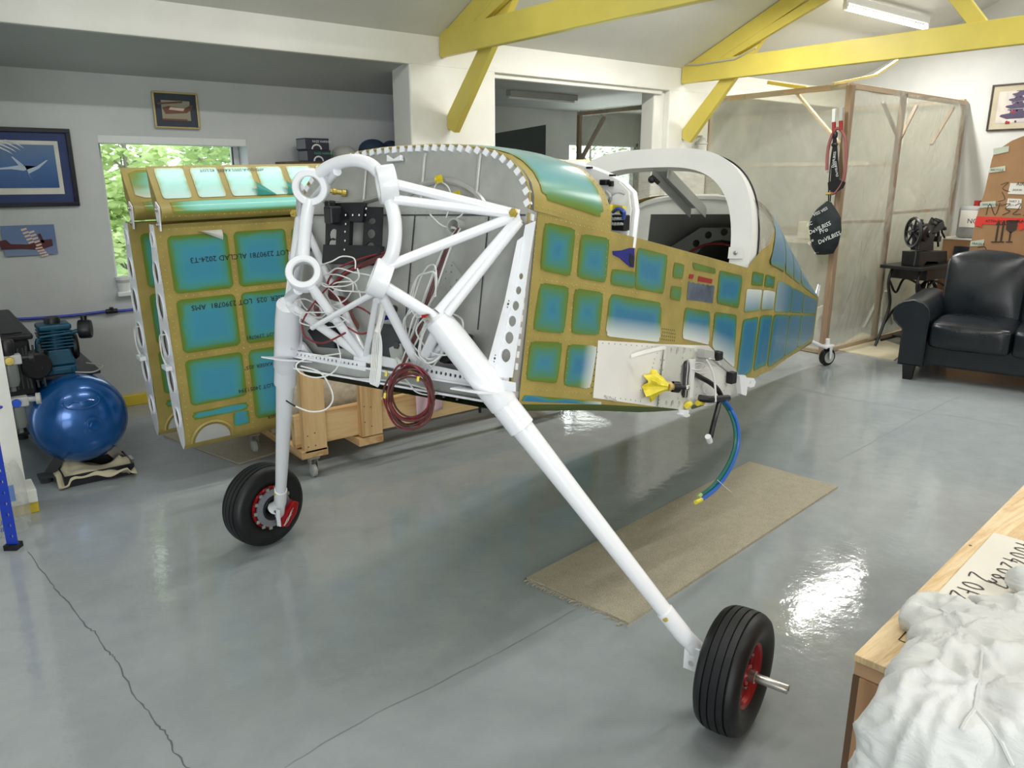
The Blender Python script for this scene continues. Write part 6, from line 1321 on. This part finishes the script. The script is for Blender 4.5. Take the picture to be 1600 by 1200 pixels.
MB().cyl((PX + .09, PY - .06, PZ + .30), (PX + .17, PY - .07, PZ + .32), .016).build('intake_pipe', M_teal, cmp_); kpump(bpy.context.scene.collection.objects[-1]); MB().lathe((PX + .16, PY - .07, PZ + .325), (1, -.35, 0), [(0, 0), (.068, 0), (.072, .01), (.072, .075), (.066, .085), (0, .086)], 26).cyl((PX + .20, PY - .08, PZ + .38), (PX + .20, PY - .08, PZ + .43), .022).build('air_filter', M_black, cmp_); kpump(bpy.context.scene.collection.objects[-1])
MB().lathe((PX + .11, PY + .06, PZ + .19), (1, 0, 0), [(.0, 0), (.11, 0), (.115, .02), (.10, .04), (0, .045)], 26).build('flywheel', M_black, cmp_); kpump(bpy.context.scene.collection.objects[-1])
MB().tube(smoothpts([(PX - .10, PY - .10, PZ + .28), (PX - .135, PY - .13, PZ + .27), (PX - .14, PY - .135, PZ + .1), (PX - .13, PY - .13, PZ - .06), (PX - .05, PY - .13, PZ - .10), (PX + .06, PY - .12, PZ - .095)], 6), .013, 10).build('delivery_pipe', M_teal, cmp_); kpump(bpy.context.scene.collection.objects[-1])
MB().cyl((PX - .11, PY - .11, PZ + .30), (PX + .10, PY - .10, PZ + .31), .010).build('head_pipe', M_teal, cmp_); kpump(bpy.context.scene.collection.objects[-1])
MB().cyl((PX + .05, PY - .12, PZ - .14), (PX + .05, PY - .12, PZ - .08), .02).box((PX + .09, PY - .12, PZ - .08), (.09, .03, .03)).build('check_valve', M_teal, cmp_); kpump(bpy.context.scene.collection.objects[-1])
gd = MB().box2((CX - .40, CYF + .05, CZ + .16), (CX - .17, CYF + .95, CZ + .45)).build('belt_guard', M_black, cmp_, smooth=0, bevel=.012)
for k in range(7): MB().box2((CX - .34 + .022 * k, CYF + .044, CZ + .2), (CX - .332 + .022 * k, CYF + .05, CZ + .41)).build('slot', M_dark, gd, smooth=0)
MB().box2((CX - .42, CYF + .03, CZ + .45), (CX - .15, CYF + .97, CZ + .48)).build('guard_top', M_black, gd, smooth=0, bevel=.01)
for k in range(2): MB().box2((CX - .40 + .12 * k, CYF + .08, CZ + .48), (CX - .31 + .12 * k, CYF + .9, CZ + .486)).build('guard_rib', M_black, gd, smooth=0, bevel=.003)
MB().lathe((CX - .17, CYF + .12, CZ + .31), (.2, -1, 0), [(.07, 0), (.07, .09), (.06, .10), (0, .10)], 24).build('motor', M_black, cmp_)
for k in range(3): MB().tube([(CX - .19 + .03 * k, CYF + .04, CZ + .2), (CX - .195 + .03 * k, CYF + .03, CZ + .3), (CX - .19 + .03 * k, CYF + .04, CZ + .42)], .006, 6).build('guard_wire', M_dark, gd)
MB().tube(smoothpts([(CX + .02, CYF + .1, CZ + .24), (CX + .10, CYF + .08, CZ + .232), (CX + .16, CYF + .14, CZ + .245), (CX + .10, CYF + .25, CZ + .25)], 5), .004, 5).build('wire', M_gray, cmp_)
# tray with a rag under the tank
ty = thing('drip_tray', 'black drip tray on the floor under the blue tank', 'tray', (CX + .02, CYF - .02, 0))
MB().box2((CX - .13, CYF - .10, .0), (CX + .20, CYF + .14, .012)).bar((CX - .13, CYF - .10, .03), (CX + .20, CYF - .10, .03), .006, .06).bar((CX - .13, CYF + .14, .03), (CX + .20, CYF + .14, .03), .006, .06).bar((CX - .13, CYF - .10, .03), (CX - .13, CYF + .14, .03), .006, .06).bar((CX + .20, CYF - .10, .03), (CX + .20, CYF + .14, .03), .006, .06).build('pan', M_black, ty, smooth=0)
rg = MB().grid(lambda a, b: V((CX - .16 + .36 * a, CYF - .14 + .20 * b + .03 * math.sin(5 * a), .062 + .04 * noise.noise(V((a * 4, b * 3, 2))) + .025 * math.sin(7 * a) * b + (.0 if .15 < a < .9 else -.02) - (.04 * (1 - b) if b < .4 else 0) * .5)), 26, 10)
solo(rg.build('rag', mat('cream_rag', (206, 196, 166), .9, var=.08), smooth=70, solid=.004), 'crumpled cream rag spread over the drip tray', 'rag')
# ============================================================ air filters with blue hoses on the pier
M_bh = MATS['blue_air_line']
for i, (x, y, lab) in enumerate(((15, 562, 'upper clear bowl air filter regulator with black knob on the white pier'), (24, 628, 'lower clear bowl air filter with blue knob on the white pier'))):
    Yf = 4.15; c = V((.32, Yf, atY(x, y, Yf).z)); t = thing('air_filter', lab, 'filter', c)
    MB().box(c, (.10, .055, .045)).build('head', M_gray, t, smooth=0, bevel=.006); MB().lathe(c, (0, 0, -1), [(.034, .02), (.034, .10), (.026, .125), (.012, .13), (.012, .15), (0, .15)], 18).build('bowl', mat('smoky_bowl', (110, 114, 112), .2), t)
    if i == 0: MB().lathe(c, (0, 0, 1), [(.026, .02), (.032, .04), (.032, .085), (.026, .095), (0, .096)], 16).build('knob', M_black, t)
    MB().lathe(c + V((.05, -.01, .005)), (1, -.2, 0), [(.012, 0), (.012, .03), (.027, .032), (.027, .05), (0, .051)], 18).build('gauge', M_black if i == 0 else M_gray, t); MB().lathe(c + V((0, -.028, 0)), (0, -1, 0), [(.02, 0), (.018, .012), (0, .013)], 14).build('blue_cap' if i else 'brass_port', mat('blue_cap', (30, 80, 190), .4) if i else M_brass, t)
    MB().box(c + V((-.05, 0, 0)), (.05, .03, .03)).build('bracket', M_gray, t, smooth=0)
    hz = MB().tube(smoothpts([c + V((-.045, -.03, 0)), c + V((-.09, -.06, -.004)), c + V((-.2, -.07, -.012)), c + V((-.4, -.07, -.02))], 5), .008, 8).build('air_hose', M_bh)
    solo(hz, ('blue air hose running left from the upper filter', 'blue air hose running left from the lower filter')[i], 'hose')
# ============================================================ slotted shelf upright, bag and tub at the left edge
M_bshelf = mat('blue_shelf_steel', (26, 58, 176), .4, var=.03)
f0 = atZ(22, 858); up_ = thing('shelf_upright', 'blue slotted steel shelf upright at the lower left', 'shelf post', f0)
hx = V((.80, -.60, 0)).normalized(); hy = V((0, 0, 1))
hs = [[(a, b) for a, b in ((.016, .055 + .05 * k), (.030, .055 + .05 * k), (.030, .067 + .05 * k), (.016, .067 + .05 * k))] for k in range(12)]
MB().plate(f0 - hx * .025, hx, hy, [(0, .02), (.046, .02), (.046, .72), (0, .72)], hs, .003).build('front_flange', M_bshelf, up_, smooth=0); MB().plate(f0 - hx * .025, V((-.6, -.8, 0)) * -1, hy, [(0, .02), (.04, .02), (.04, .72), (0, .72)], [], .003).build('side_flange', M_bshelf, up_, smooth=0)
MB().box(f0 + V((0, .01, .012)), (.055, .05, .024), Matrix.Rotation(math.atan2(hx.y, hx.x), 3, 'Z')).build('rubber_foot', M_black, up_, smooth=0)
tubc = atZ(8, 846); tub = thing('tub', 'white plastic tub with blue lettering inside the clear bag', 'tub', (.10, 3.90, 0))
tc_ = V((.10, 3.88, 0)); MB().lathe(tc_, (0, 0, 1), [(0, 0.003), (.055, .003), (.065, .11), (.07, .112), (.07, .125), (0, .126)], 30).build('body', M_pvc, tub)
dv = V((RT.x, RT.y, 0)); text('printed_text', 'JOINT', tc_ + V((.030, -.060, .035)), V((.85, .5, 0)), V((0, 0, 1)), .022, mat('blue_print', (40, 70, 160), .5), tub)
text('printed_text', 'FILLER', tc_ + V((.032, -.062, .07)), V((.85, .5, 0)), V((0, 0, 1)), .022, MATS['blue_print'], tub)
M_bag2 = plexi_mat('clear_bag_film', (204, 208, 210), .30, .15, .8, 9)
b0 = V((.20, 3.945, 0)); pbag = MB()
def bagp(a, b):
    t = 2 * math.pi * a; r_ = .092 * (1 - .25 * b ** 3) * (1 + .12 * noise.noise(V((math.cos(t) * 1.6, math.sin(t) * 1.6, b * 3)))); z = .004 + .30 * b + .03 * noise.noise(V((math.cos(t) * 2, math.sin(t) * 2, 9))) * b
    return V((b0.x + r_ * math.cos(t), b0.y + r_ * math.sin(t), z))
o = pbag.grid(bagp, 40, 14).build('plastic_bag', M_bag2, smooth=70); solo(o, 'clear open plastic bag on the floor against the white pier', 'bag')
MB().box2((b0.x - .04, b0.y - .088, .16), (b0.x + .035, b0.y - .084, .235)).build('blue_label', mat('blue_bag_label', (120, 150, 210), .5), o, smooth=0)
# ============================================================ shelf behind the firewall with boxes
SYY = 5.45
sh_ = thing('wall_shelf', 'brown wooden shelf on the window wall behind the wings', 'shelf', (2.9, 5.6, 1.62)); s0 = atY(455, 252, SYY)
MB().box2((s0.x, SYY, s0.z - .045), (3.44, 5.745, s0.z)).build('board', wood('dark_brown_board', (108, 82, 62), (78, 58, 44), 0), sh_, smooth=0, bevel=.003)
for x in (s0.x + .25, 3.2): MB().prism([(x, 5.745, s0.z - .045), (x, 5.745, s0.z - .24), (x, SYY + .06, s0.z - .045)], (.03, 0, 0)).build('bracket', M_dark, sh_, smooth=0)
M_nav = mat('navy_carton', (34, 36, 58), .5, var=.05); M_navs = mat('gray_carton_side', (140, 144, 150), .6)
xa, xb = atY(480, 240, SYY + .04).x, atY(516, 240, SYY + .04).x
for i in range(2):
    z0 = s0.z + i * .0825; c = thing('carton', ('lower navy carton with white print on the brown shelf', 'upper navy carton with white print stacked on the other')[i], 'box', (xb, SYY + .1, z0)); dx = -.01 * i
    MB().box2((xa + dx, SYY + .03, z0), (xb + dx, SYY + .20, z0 + .082)).build('carton_body', M_nav, c, smooth=0, bevel=.002); MB().box2((xa + dx - .003, SYY + .035, z0 + .008), (xa + dx - .001, SYY + .19, z0 + .074)).build('side_label', M_navs, c, smooth=0)
    text('printed_text', 'RAZE HARRIER', V((xa + dx + .05, SYY + .029, z0 + .052)), (1, 0, 0), (0, 0, 1), .016, M_pvc if i else mat('green_print', (90, 170, 130), .5), c)
    MB().tube([V((xb + dx - .10 + .035 * math.cos(t), SYY + .028, z0 + .004 + .032 * math.sin(t))) for t in [math.pi * k / 12 for k in range(13)]], .006, 5).build('printed_arch', M_pvc, c)
hd = mat('navy_cushion', (40, 56, 84), .7, var=.1)
for i, (x, y, rx, rz) in enumerate(((582, 220, .115, .088), (610, 220, .075, .085))):
    p = atY(x, y, SYY + .12); o = MB().ball((p.x, p.y, s0.z + rz), 1, 20, 12, (rx, .10, rz)).build('bundle', hd, smooth=80); solo(o, ('rounded navy blue bundle on the shelf, farther from the pillar', 'rounded navy blue bundle on the shelf right against the pillar')[i], 'bundle')
p = atY(537, 228, SYY + .15); o = MB().lathe((p.x, p.y, s0.z), (0, 0, 1), [(.0, 0.001), (.085, .001), (.10, .05), (.085, .09), (.05, .115), (.02, .12), (0, .121)], 24).build('bowl', mat('pale_bowl', (176, 178, 172), .6)); solo(o, 'pale domed bowl on the shelf between cartons and navy bundles', 'bowl')
# bulkhead lamp cover on the narrow pillar
p = atY(1090, 222, 4.99); lm = thing('wall_lamp', 'small gray bell shaped lamp on the narrow pillar below the brace', 'lamp', p)
MB().lathe(p + V((0, -.05, .04)), (0, 0, -1), [(.012, 0), (.03, .01), (.055, .05), (.06, .06), (.05, .06)], 20).build('shade', M_gray, lm); MB().bar(p + V((0, 0, .05)), p + V((0, -.05, .05)), .02, .02).build('arm', M_gray, lm, smooth=0)
# ============================================================ plywood crate with a sign and a white coverall
ZC = .72
k0, k1, k2 = atZ(1335, 1022, ZC), atZ(1600, 757, ZC), atZ(1398, 1062, ZC)
ux = (k1 - k0).normalized(); ux.z = 0; uy = V((ux.y, -ux.x, 0))
if uy.dot(k2 - k0) < 0: uy = -uy
crate = thing('crate', 'large plywood topped shipping crate in the right foreground', 'crate', (k0.x, k0.y, 0))
CP = lambda a, b, z: V((k0.x, k0.y, 0)) + ux * a + uy * b + V((0, 0, z))
def ply():
    q = NT('plywood_top'); v = q.map((1.2, 9, 1), (0, 0, -.1)); n1 = q.noise(3.2, 5, v, .55, 1.4); n2 = q.noise(40, 3, v)
    c = q.ramp(n1, [(.34, (206, 168, 116)), (.5, (228, 200, 154)), (.66, (238, 216, 176))]); c = q.mix(.2, c, q.ramp(n2, [(.35, (190, 150, 100)), (.65, (236, 212, 170))])); q.set(Base_Color=c, Roughness=.5); q.bump(n2, .1, .002); return q.m
M_ply = ply(); CL, CW = 2.1, 1.15
def slab(a0, b0, a1, b1, z0, z1): return MB().prism([CP(a0, b0, z0), CP(a1, b0, z0), CP(a1, b1, z0), CP(a0, b1, z0)], (0, 0, z1 - z0))
slab(0, 0, CL, CW, ZC - .014, ZC).build('top_panel', M_ply, crate, smooth=0, bevel=.0015)
M_cs = wood('crate_side_ply', (196, 152, 112), (158, 112, 78), 2, .6, 8)
slab(.02, .02, .034, CW - .02, .06, ZC - .016).build('side_panel', M_cs, crate, smooth=0); slab(.02, .02, CL - .02, .034, .06, ZC - .016).build('side_panel', M_cs, crate, smooth=0)
slab(CL - .034, .02, CL - .02, CW - .02, .06, ZC - .016).build('side_panel', M_cs, crate, smooth=0); slab(.02, CW - .034, CL - .02, CW - .02, .06, ZC - .016).build('side_panel', M_cs, crate, smooth=0)
M_rail = wood('crate_rail', (206, 166, 128), (170, 124, 90), 1, .6)
slab(.006, .0, .02, CW - .0, ZC - .045, ZC - .014).build('top_rail', M_rail, crate, smooth=0, bevel=.003); slab(.006, .0, .02, .012, .0, ZC - .045).build('corner_strip', mat('dark_ply_edge', (110, 82, 58), .7), crate, smooth=0); slab(.004, .012, .02, .10, .0, ZC - .045).build('corner_board', M_cs, crate, smooth=0, bevel=.002)
for b in (0.0, CW - .1): slab(0.02, b, CL - .02, b + .1, 0, .06).build('skid', M_rail, crate, smooth=0)
for b in (.0,):
    for a in (.24, .62): MB().lathe(CP(a, .012, ZC), (0, 0, 1), [(.004, 0), (0, .0006)], 8).build('nail', M_dark, crate)
# stamp printed on the plywood
st = [atZ(x, y, ZC) for x, y in ((1403, 1001), (1425, 981), (1438, 1005), (1416, 1012))]
so_ = atZ(1404, 1000, ZC); strokes('stamp_box', [[(0, 0), (.055, .0)], [(.055, 0), (.055, -.05)], [(.055, -.05), (0, -.05)], [(0, -.05), (0, 0)], [(.005, -.018), (.05, -.018)]], so_, ux, uy * -1 if (uy * -1).dot(V((0, -1, 0))) > 9 else -uy, .0022, MATS['brown_marker'], crate)
# white hand lettered sign
M_card2 = mat('white_sign_card', (226, 220, 208), .75, var=.02, vs=5)
sp4 = [atZ(*p, ZC + .004) for p in ((1553, 832), (1464, 928))]
su = (sp4[0] - sp4[1]).normalized(); sv = V((su.y, -su.x, 0)); o = sp4[1] - su * .12
if sv.dot(uy) < 0: sv = -sv
SG = lambda a, b, z=0: o + su * a + sv * b + V((0, 0, z))
Ls = (sp4[0] - sp4[1]).length + .12
sign = MB().prism([SG(0, 0, -.003), SG(Ls, 0, -.003), SG(Ls, .42, -.003), SG(0, .42, -.003)], (0, 0, .003)).build('sign_card', M_card2, smooth=0)
solo(sign, 'white card sign with handwritten numbers lying on the crate top', 'sign')
M_mk = mat('black_marker', (42, 36, 46), .6)
G = {'0': [[(.5, 1), (.1, .7), (.1, .3), (.5, 0), (.85, .3), (.85, .7), (.5, 1)]], '2': [[(.1, .75), (.4, 1), (.8, .8), (.6, .45), (.1, 0), (.9, .02)]], '4': [[(.55, 1), (.1, .35), (.95, .35)], [(.7, .65), (.68, -.15)]], '8': [[(.5, .5), (.2, .75), (.5, 1), (.8, .75), (.5, .5), (.15, .25), (.5, 0), (.85, .25), (.5, .5)]], '7': [[(.1, .95), (.85, 1), (.4, 0)]], 'O': [[(.5, 1), (.1, .7), (.1, .3), (.5, 0), (.85, .3), (.85, .7), (.5, 1)]], 'F': [[(.2, 1), (.2, -.05)], [(.2, .97), (.85, 1)], [(.2, .5), (.7, .52)]]}
# the card reads from far to near: text runs toward the viewer, letter tops point right along the card
ex_, ey_ = -su, sv
def hand(s, px, py, hgt, adv):
    p = atZ(px, py, ZC + .0045)
    for ch in s:
        if ch != ' ': strokes('handwriting', [[(x * hgt * .62, y * hgt) for x, y in ln] for ln in G[ch]], p, ex_, ey_, .0034, M_mk, sign)
        p = p + ex_ * adv
hand('2', 1519, 893, .050, .06); hand('OF', 1507, 907, .040, .036); hand('2', 1490, 922, .045, .05)
hand('40042087', 1594, 846, .036, .0355)
# ---------------------------------------------------- the coverall, lying on the crate with the legs hanging off its end
cov = thing('coverall', 'crumpled white paint coverall draped over the crate, legs hanging down', 'coverall', CP(.25, .35, ZC))
def blob(pts, name=None): return pts
cm = MB()
def limb(path, rad, flat, n=20, k=6):
    """soft flattened tube: path points, radius list, vertical squash"""
    P = smoothpts(path, k); m = len(P); vs = []
    for i, p in enumerate(P):
        f = i / (m - 1) * (len(rad) - 1); j = min(int(f), len(rad) - 2); r_ = rad[j] + (rad[j + 1] - rad[j]) * (f - j); q = flat[j] + (flat[j + 1] - flat[j]) * (f - j)
        d = (P[min(i + 1, m - 1)] - P[max(i - 1, 0)]).normalized(); z = V((0, 0, 1)); z = (z - d * z.dot(d))
        z = z.normalized() if z.length > .1 else (V((0, 0, 1)).cross(uy)).normalized(); 
        if d.z < -.7: z = -ux - d * (-ux).dot(d); z.normalize()
        y = d.cross(z)
        for a in range(n):
            t = 2 * math.pi * a / n; vs.append(p + y * (math.cos(t) * r_) + z * (math.sin(t) * r_ * q))
    fs = [(i * n + a, i * n + (a + 1) % n, (i + 1) * n + (a + 1) % n, (i + 1) * n + a) for i in range(m - 1) for a in range(n)] + [tuple(range(n))[::-1], tuple((m - 1) * n + a for a in range(n))]
    cm.add(vs, fs)
pz = lambda x, y, z: atZ(x, y, z)
T = ZC
# torso and hips
limb([pz(1660, 950, T + .03), pz(1600, 990, T + .04), pz(1560, 1020, T + .045), pz(1540, 1055, T + .05)], [.075, .085, .09, .095], [.42, .45, .48, .5])
limb([pz(1640, 1010, T + .04), pz(1600, 1050, T + .05), pz(1585, 1085, T + .05)], [.08, .095, .10], [.45, .46, .5])
# legs over the edge and down
limb([pz(1530, 1030, T + .045), pz(1490, 1082, T + .045), pz(1455, 1132, T + .03), pz(1432, 1190, T - .03), pz(1415, 1250, T - .12), pz(1400, 1310, T - .22)], [.075, .085, .085, .082, .078, .075], [.6, .6, .58, .55, .5, .5])
limb([pz(1590, 1060, T + .05), pz(1604, 1120, T + .045), pz(1622, 1190, T + .02), pz(1640, 1260, T - .08)], [.09, .10, .10, .095], [.55, .55, .55, .55])
limb([pz(1545, 1085, T + .02), pz(1528, 1140, T - .02), pz(1515, 1190, T - .10), pz(1508, 1250, T - .2)], [.05, .05, .045, .045], [.5, .5, .5, .5])
# sleeves: one doubled to the corner of the crate, one rolled by the sign
limb([pz(1545, 985, T + .05), pz(1500, 962, T + .04), pz(1455, 952, T + .03), pz(1421, 949, T + .022)], [.055, .042, .034, .022], [.6, .65, .7, .85])
limb([pz(1421, 955, T + .02), pz(1440, 972, T + .022), pz(1470, 995, T + .035), pz(1510, 1022, T + .045)], [.020, .030, .040, .05], [.8, .7, .65, .6])
limb([pz(1515, 1020, T + .045), pz(1462, 1028, T + .028), pz(1430, 1045, T + .018), pz(1414, 1068, T + .0), pz(1408, 1094, T - .05)], [.045, .036, .026, .018, .012], [.55, .6, .7, .8, .9])
limb([pz(1670, 895, T + .04), pz(1625, 905, T + .042), pz(1595, 910, T + .036), pz(1578, 910, T + .026)], [.040, .037, .030, .018], [.85, .9, .9, .9])
limb([pz(1620, 960, T + .045), pz(1565, 945, T + .035), pz(1520, 935, T + .02)], [.05, .038, .018], [.55, .55, .6])
def covm():
    q = NT('white_coverall_cloth'); n = q.noise(7, 4, None, .55, 1.5); n2 = q.noise(34, 4, q.map((1, .45, 1), (0, 0, .5)), .6, .8)
    q.set(Base_Color=q.ramp(q.noise(3, 4), [(.3, (206, 206, 203)), (.7, (218, 218, 216))]), Roughness=.5, Specular_IOR_Level=.3); q.bump(q.mix(.6, n, n2), .6, .012); return q.m
co_ = cm.build('cloth', covm(), cov, smooth=180)
rm = co_.modifiers.new('fuse', 'REMESH'); rm.mode = 'VOXEL'; rm.voxel_size = .006; rm.use_smooth_shade = True
smo = co_.modifiers.new('soften', 'SMOOTH'); smo.factor = .6; smo.iterations = 10
dg = bpy.context.evaluated_depsgraph_get(); me2 = bpy.data.meshes.new_from_object(co_.evaluated_get(dg)); co_.modifiers.clear(); old = co_.data; co_.data = me2; me2.name = 'cloth'
# folds: radiating from the crotch and the waist, plus crumples
KC = [atZ(1523, 1108, T + .05) - ORG[cov.name], atZ(1500, 1012, T + .06) - ORG[cov.name], atZ(1600, 985, T + .06) - ORG[cov.name]]
def ridge(p): return 1 - 2 * abs(noise.noise(p))
nv = [v.normal.copy() for v in me2.vertices]
for v, n_ in zip(me2.vertices, nv):
    p = v.co; wv = noise.noise_vector(p * 7) * .03; q = p + wv; d = 0
    for i, c in enumerate(KC):
        e = q - c; r_ = e.length; th_ = math.atan2(e.y, e.x); w_ = math.exp(-(r_ / (.22 if i else .30)) ** 2)
        k_ = max(0, ridge(V((math.cos(th_) * 2.6, math.sin(th_) * 2.6, r_ * 3 + i * 7)))); d += w_ * .013 * (k_ * k_ - .25)
    k_ = max(0, ridge(V((q.x * 9 + q.y * 5, q.y * 6 - q.x * 4, q.z * 9)))); k2_ = max(0, ridge(V((q.x * 24, q.y * 24 + 5, q.z * 24)))); d += .012 * (k_ * k_ - .3) + .0055 * (k2_ * k2_ - .3)
    v.co = p + n_ * d
me2.polygons.foreach_set('use_smooth', [True] * len(me2.polygons)); me2.update()
sm2_ = co_.modifiers.new('soften', 'SMOOTH'); sm2_.factor = .5; sm2_.iterations = 1
# seams laid on the evaluated cloth
dg = bpy.context.evaluated_depsgraph_get(); ev = co_.evaluated_get(dg)
from mathutils.bvhtree import BVHTree
bv = BVHTree.FromObject(co_, dg)
org = ORG[cov.name]
def seam(pix):
    pts = []
    for x, y in pix:
        r_ = ray(x, y).normalized(); h_ = bv.ray_cast(CAM - org, r_)
        if h_[0] is not None: pts.append(h_[0] + org - r_ * .001)
    if len(pts) > 3: MB().tube(smoothpts(pts, 2), .0032, 6).build('seam', mat('seam_cloth', (206, 206, 204), .7), cov)
def lerp_pix(a, n=14):
    out = []
    for (x0_, y0_), (x1_, y1_) in zip(a, a[1:]):
        for i in range(n): out.append((x0_ + (x1_ - x0_) * i / n, y0_ + (y1_ - y0_) * i / n))
    return out + [a[-1]]
seam(lerp_pix([(1535, 1018), (1533, 1040), (1529, 1070), (1523, 1108)])); seam(lerp_pix([(1523, 1108), (1545, 1132), (1565, 1160), (1582, 1196)])); seam(lerp_pix([(1523, 1108), (1510, 1125), (1502, 1140)]))
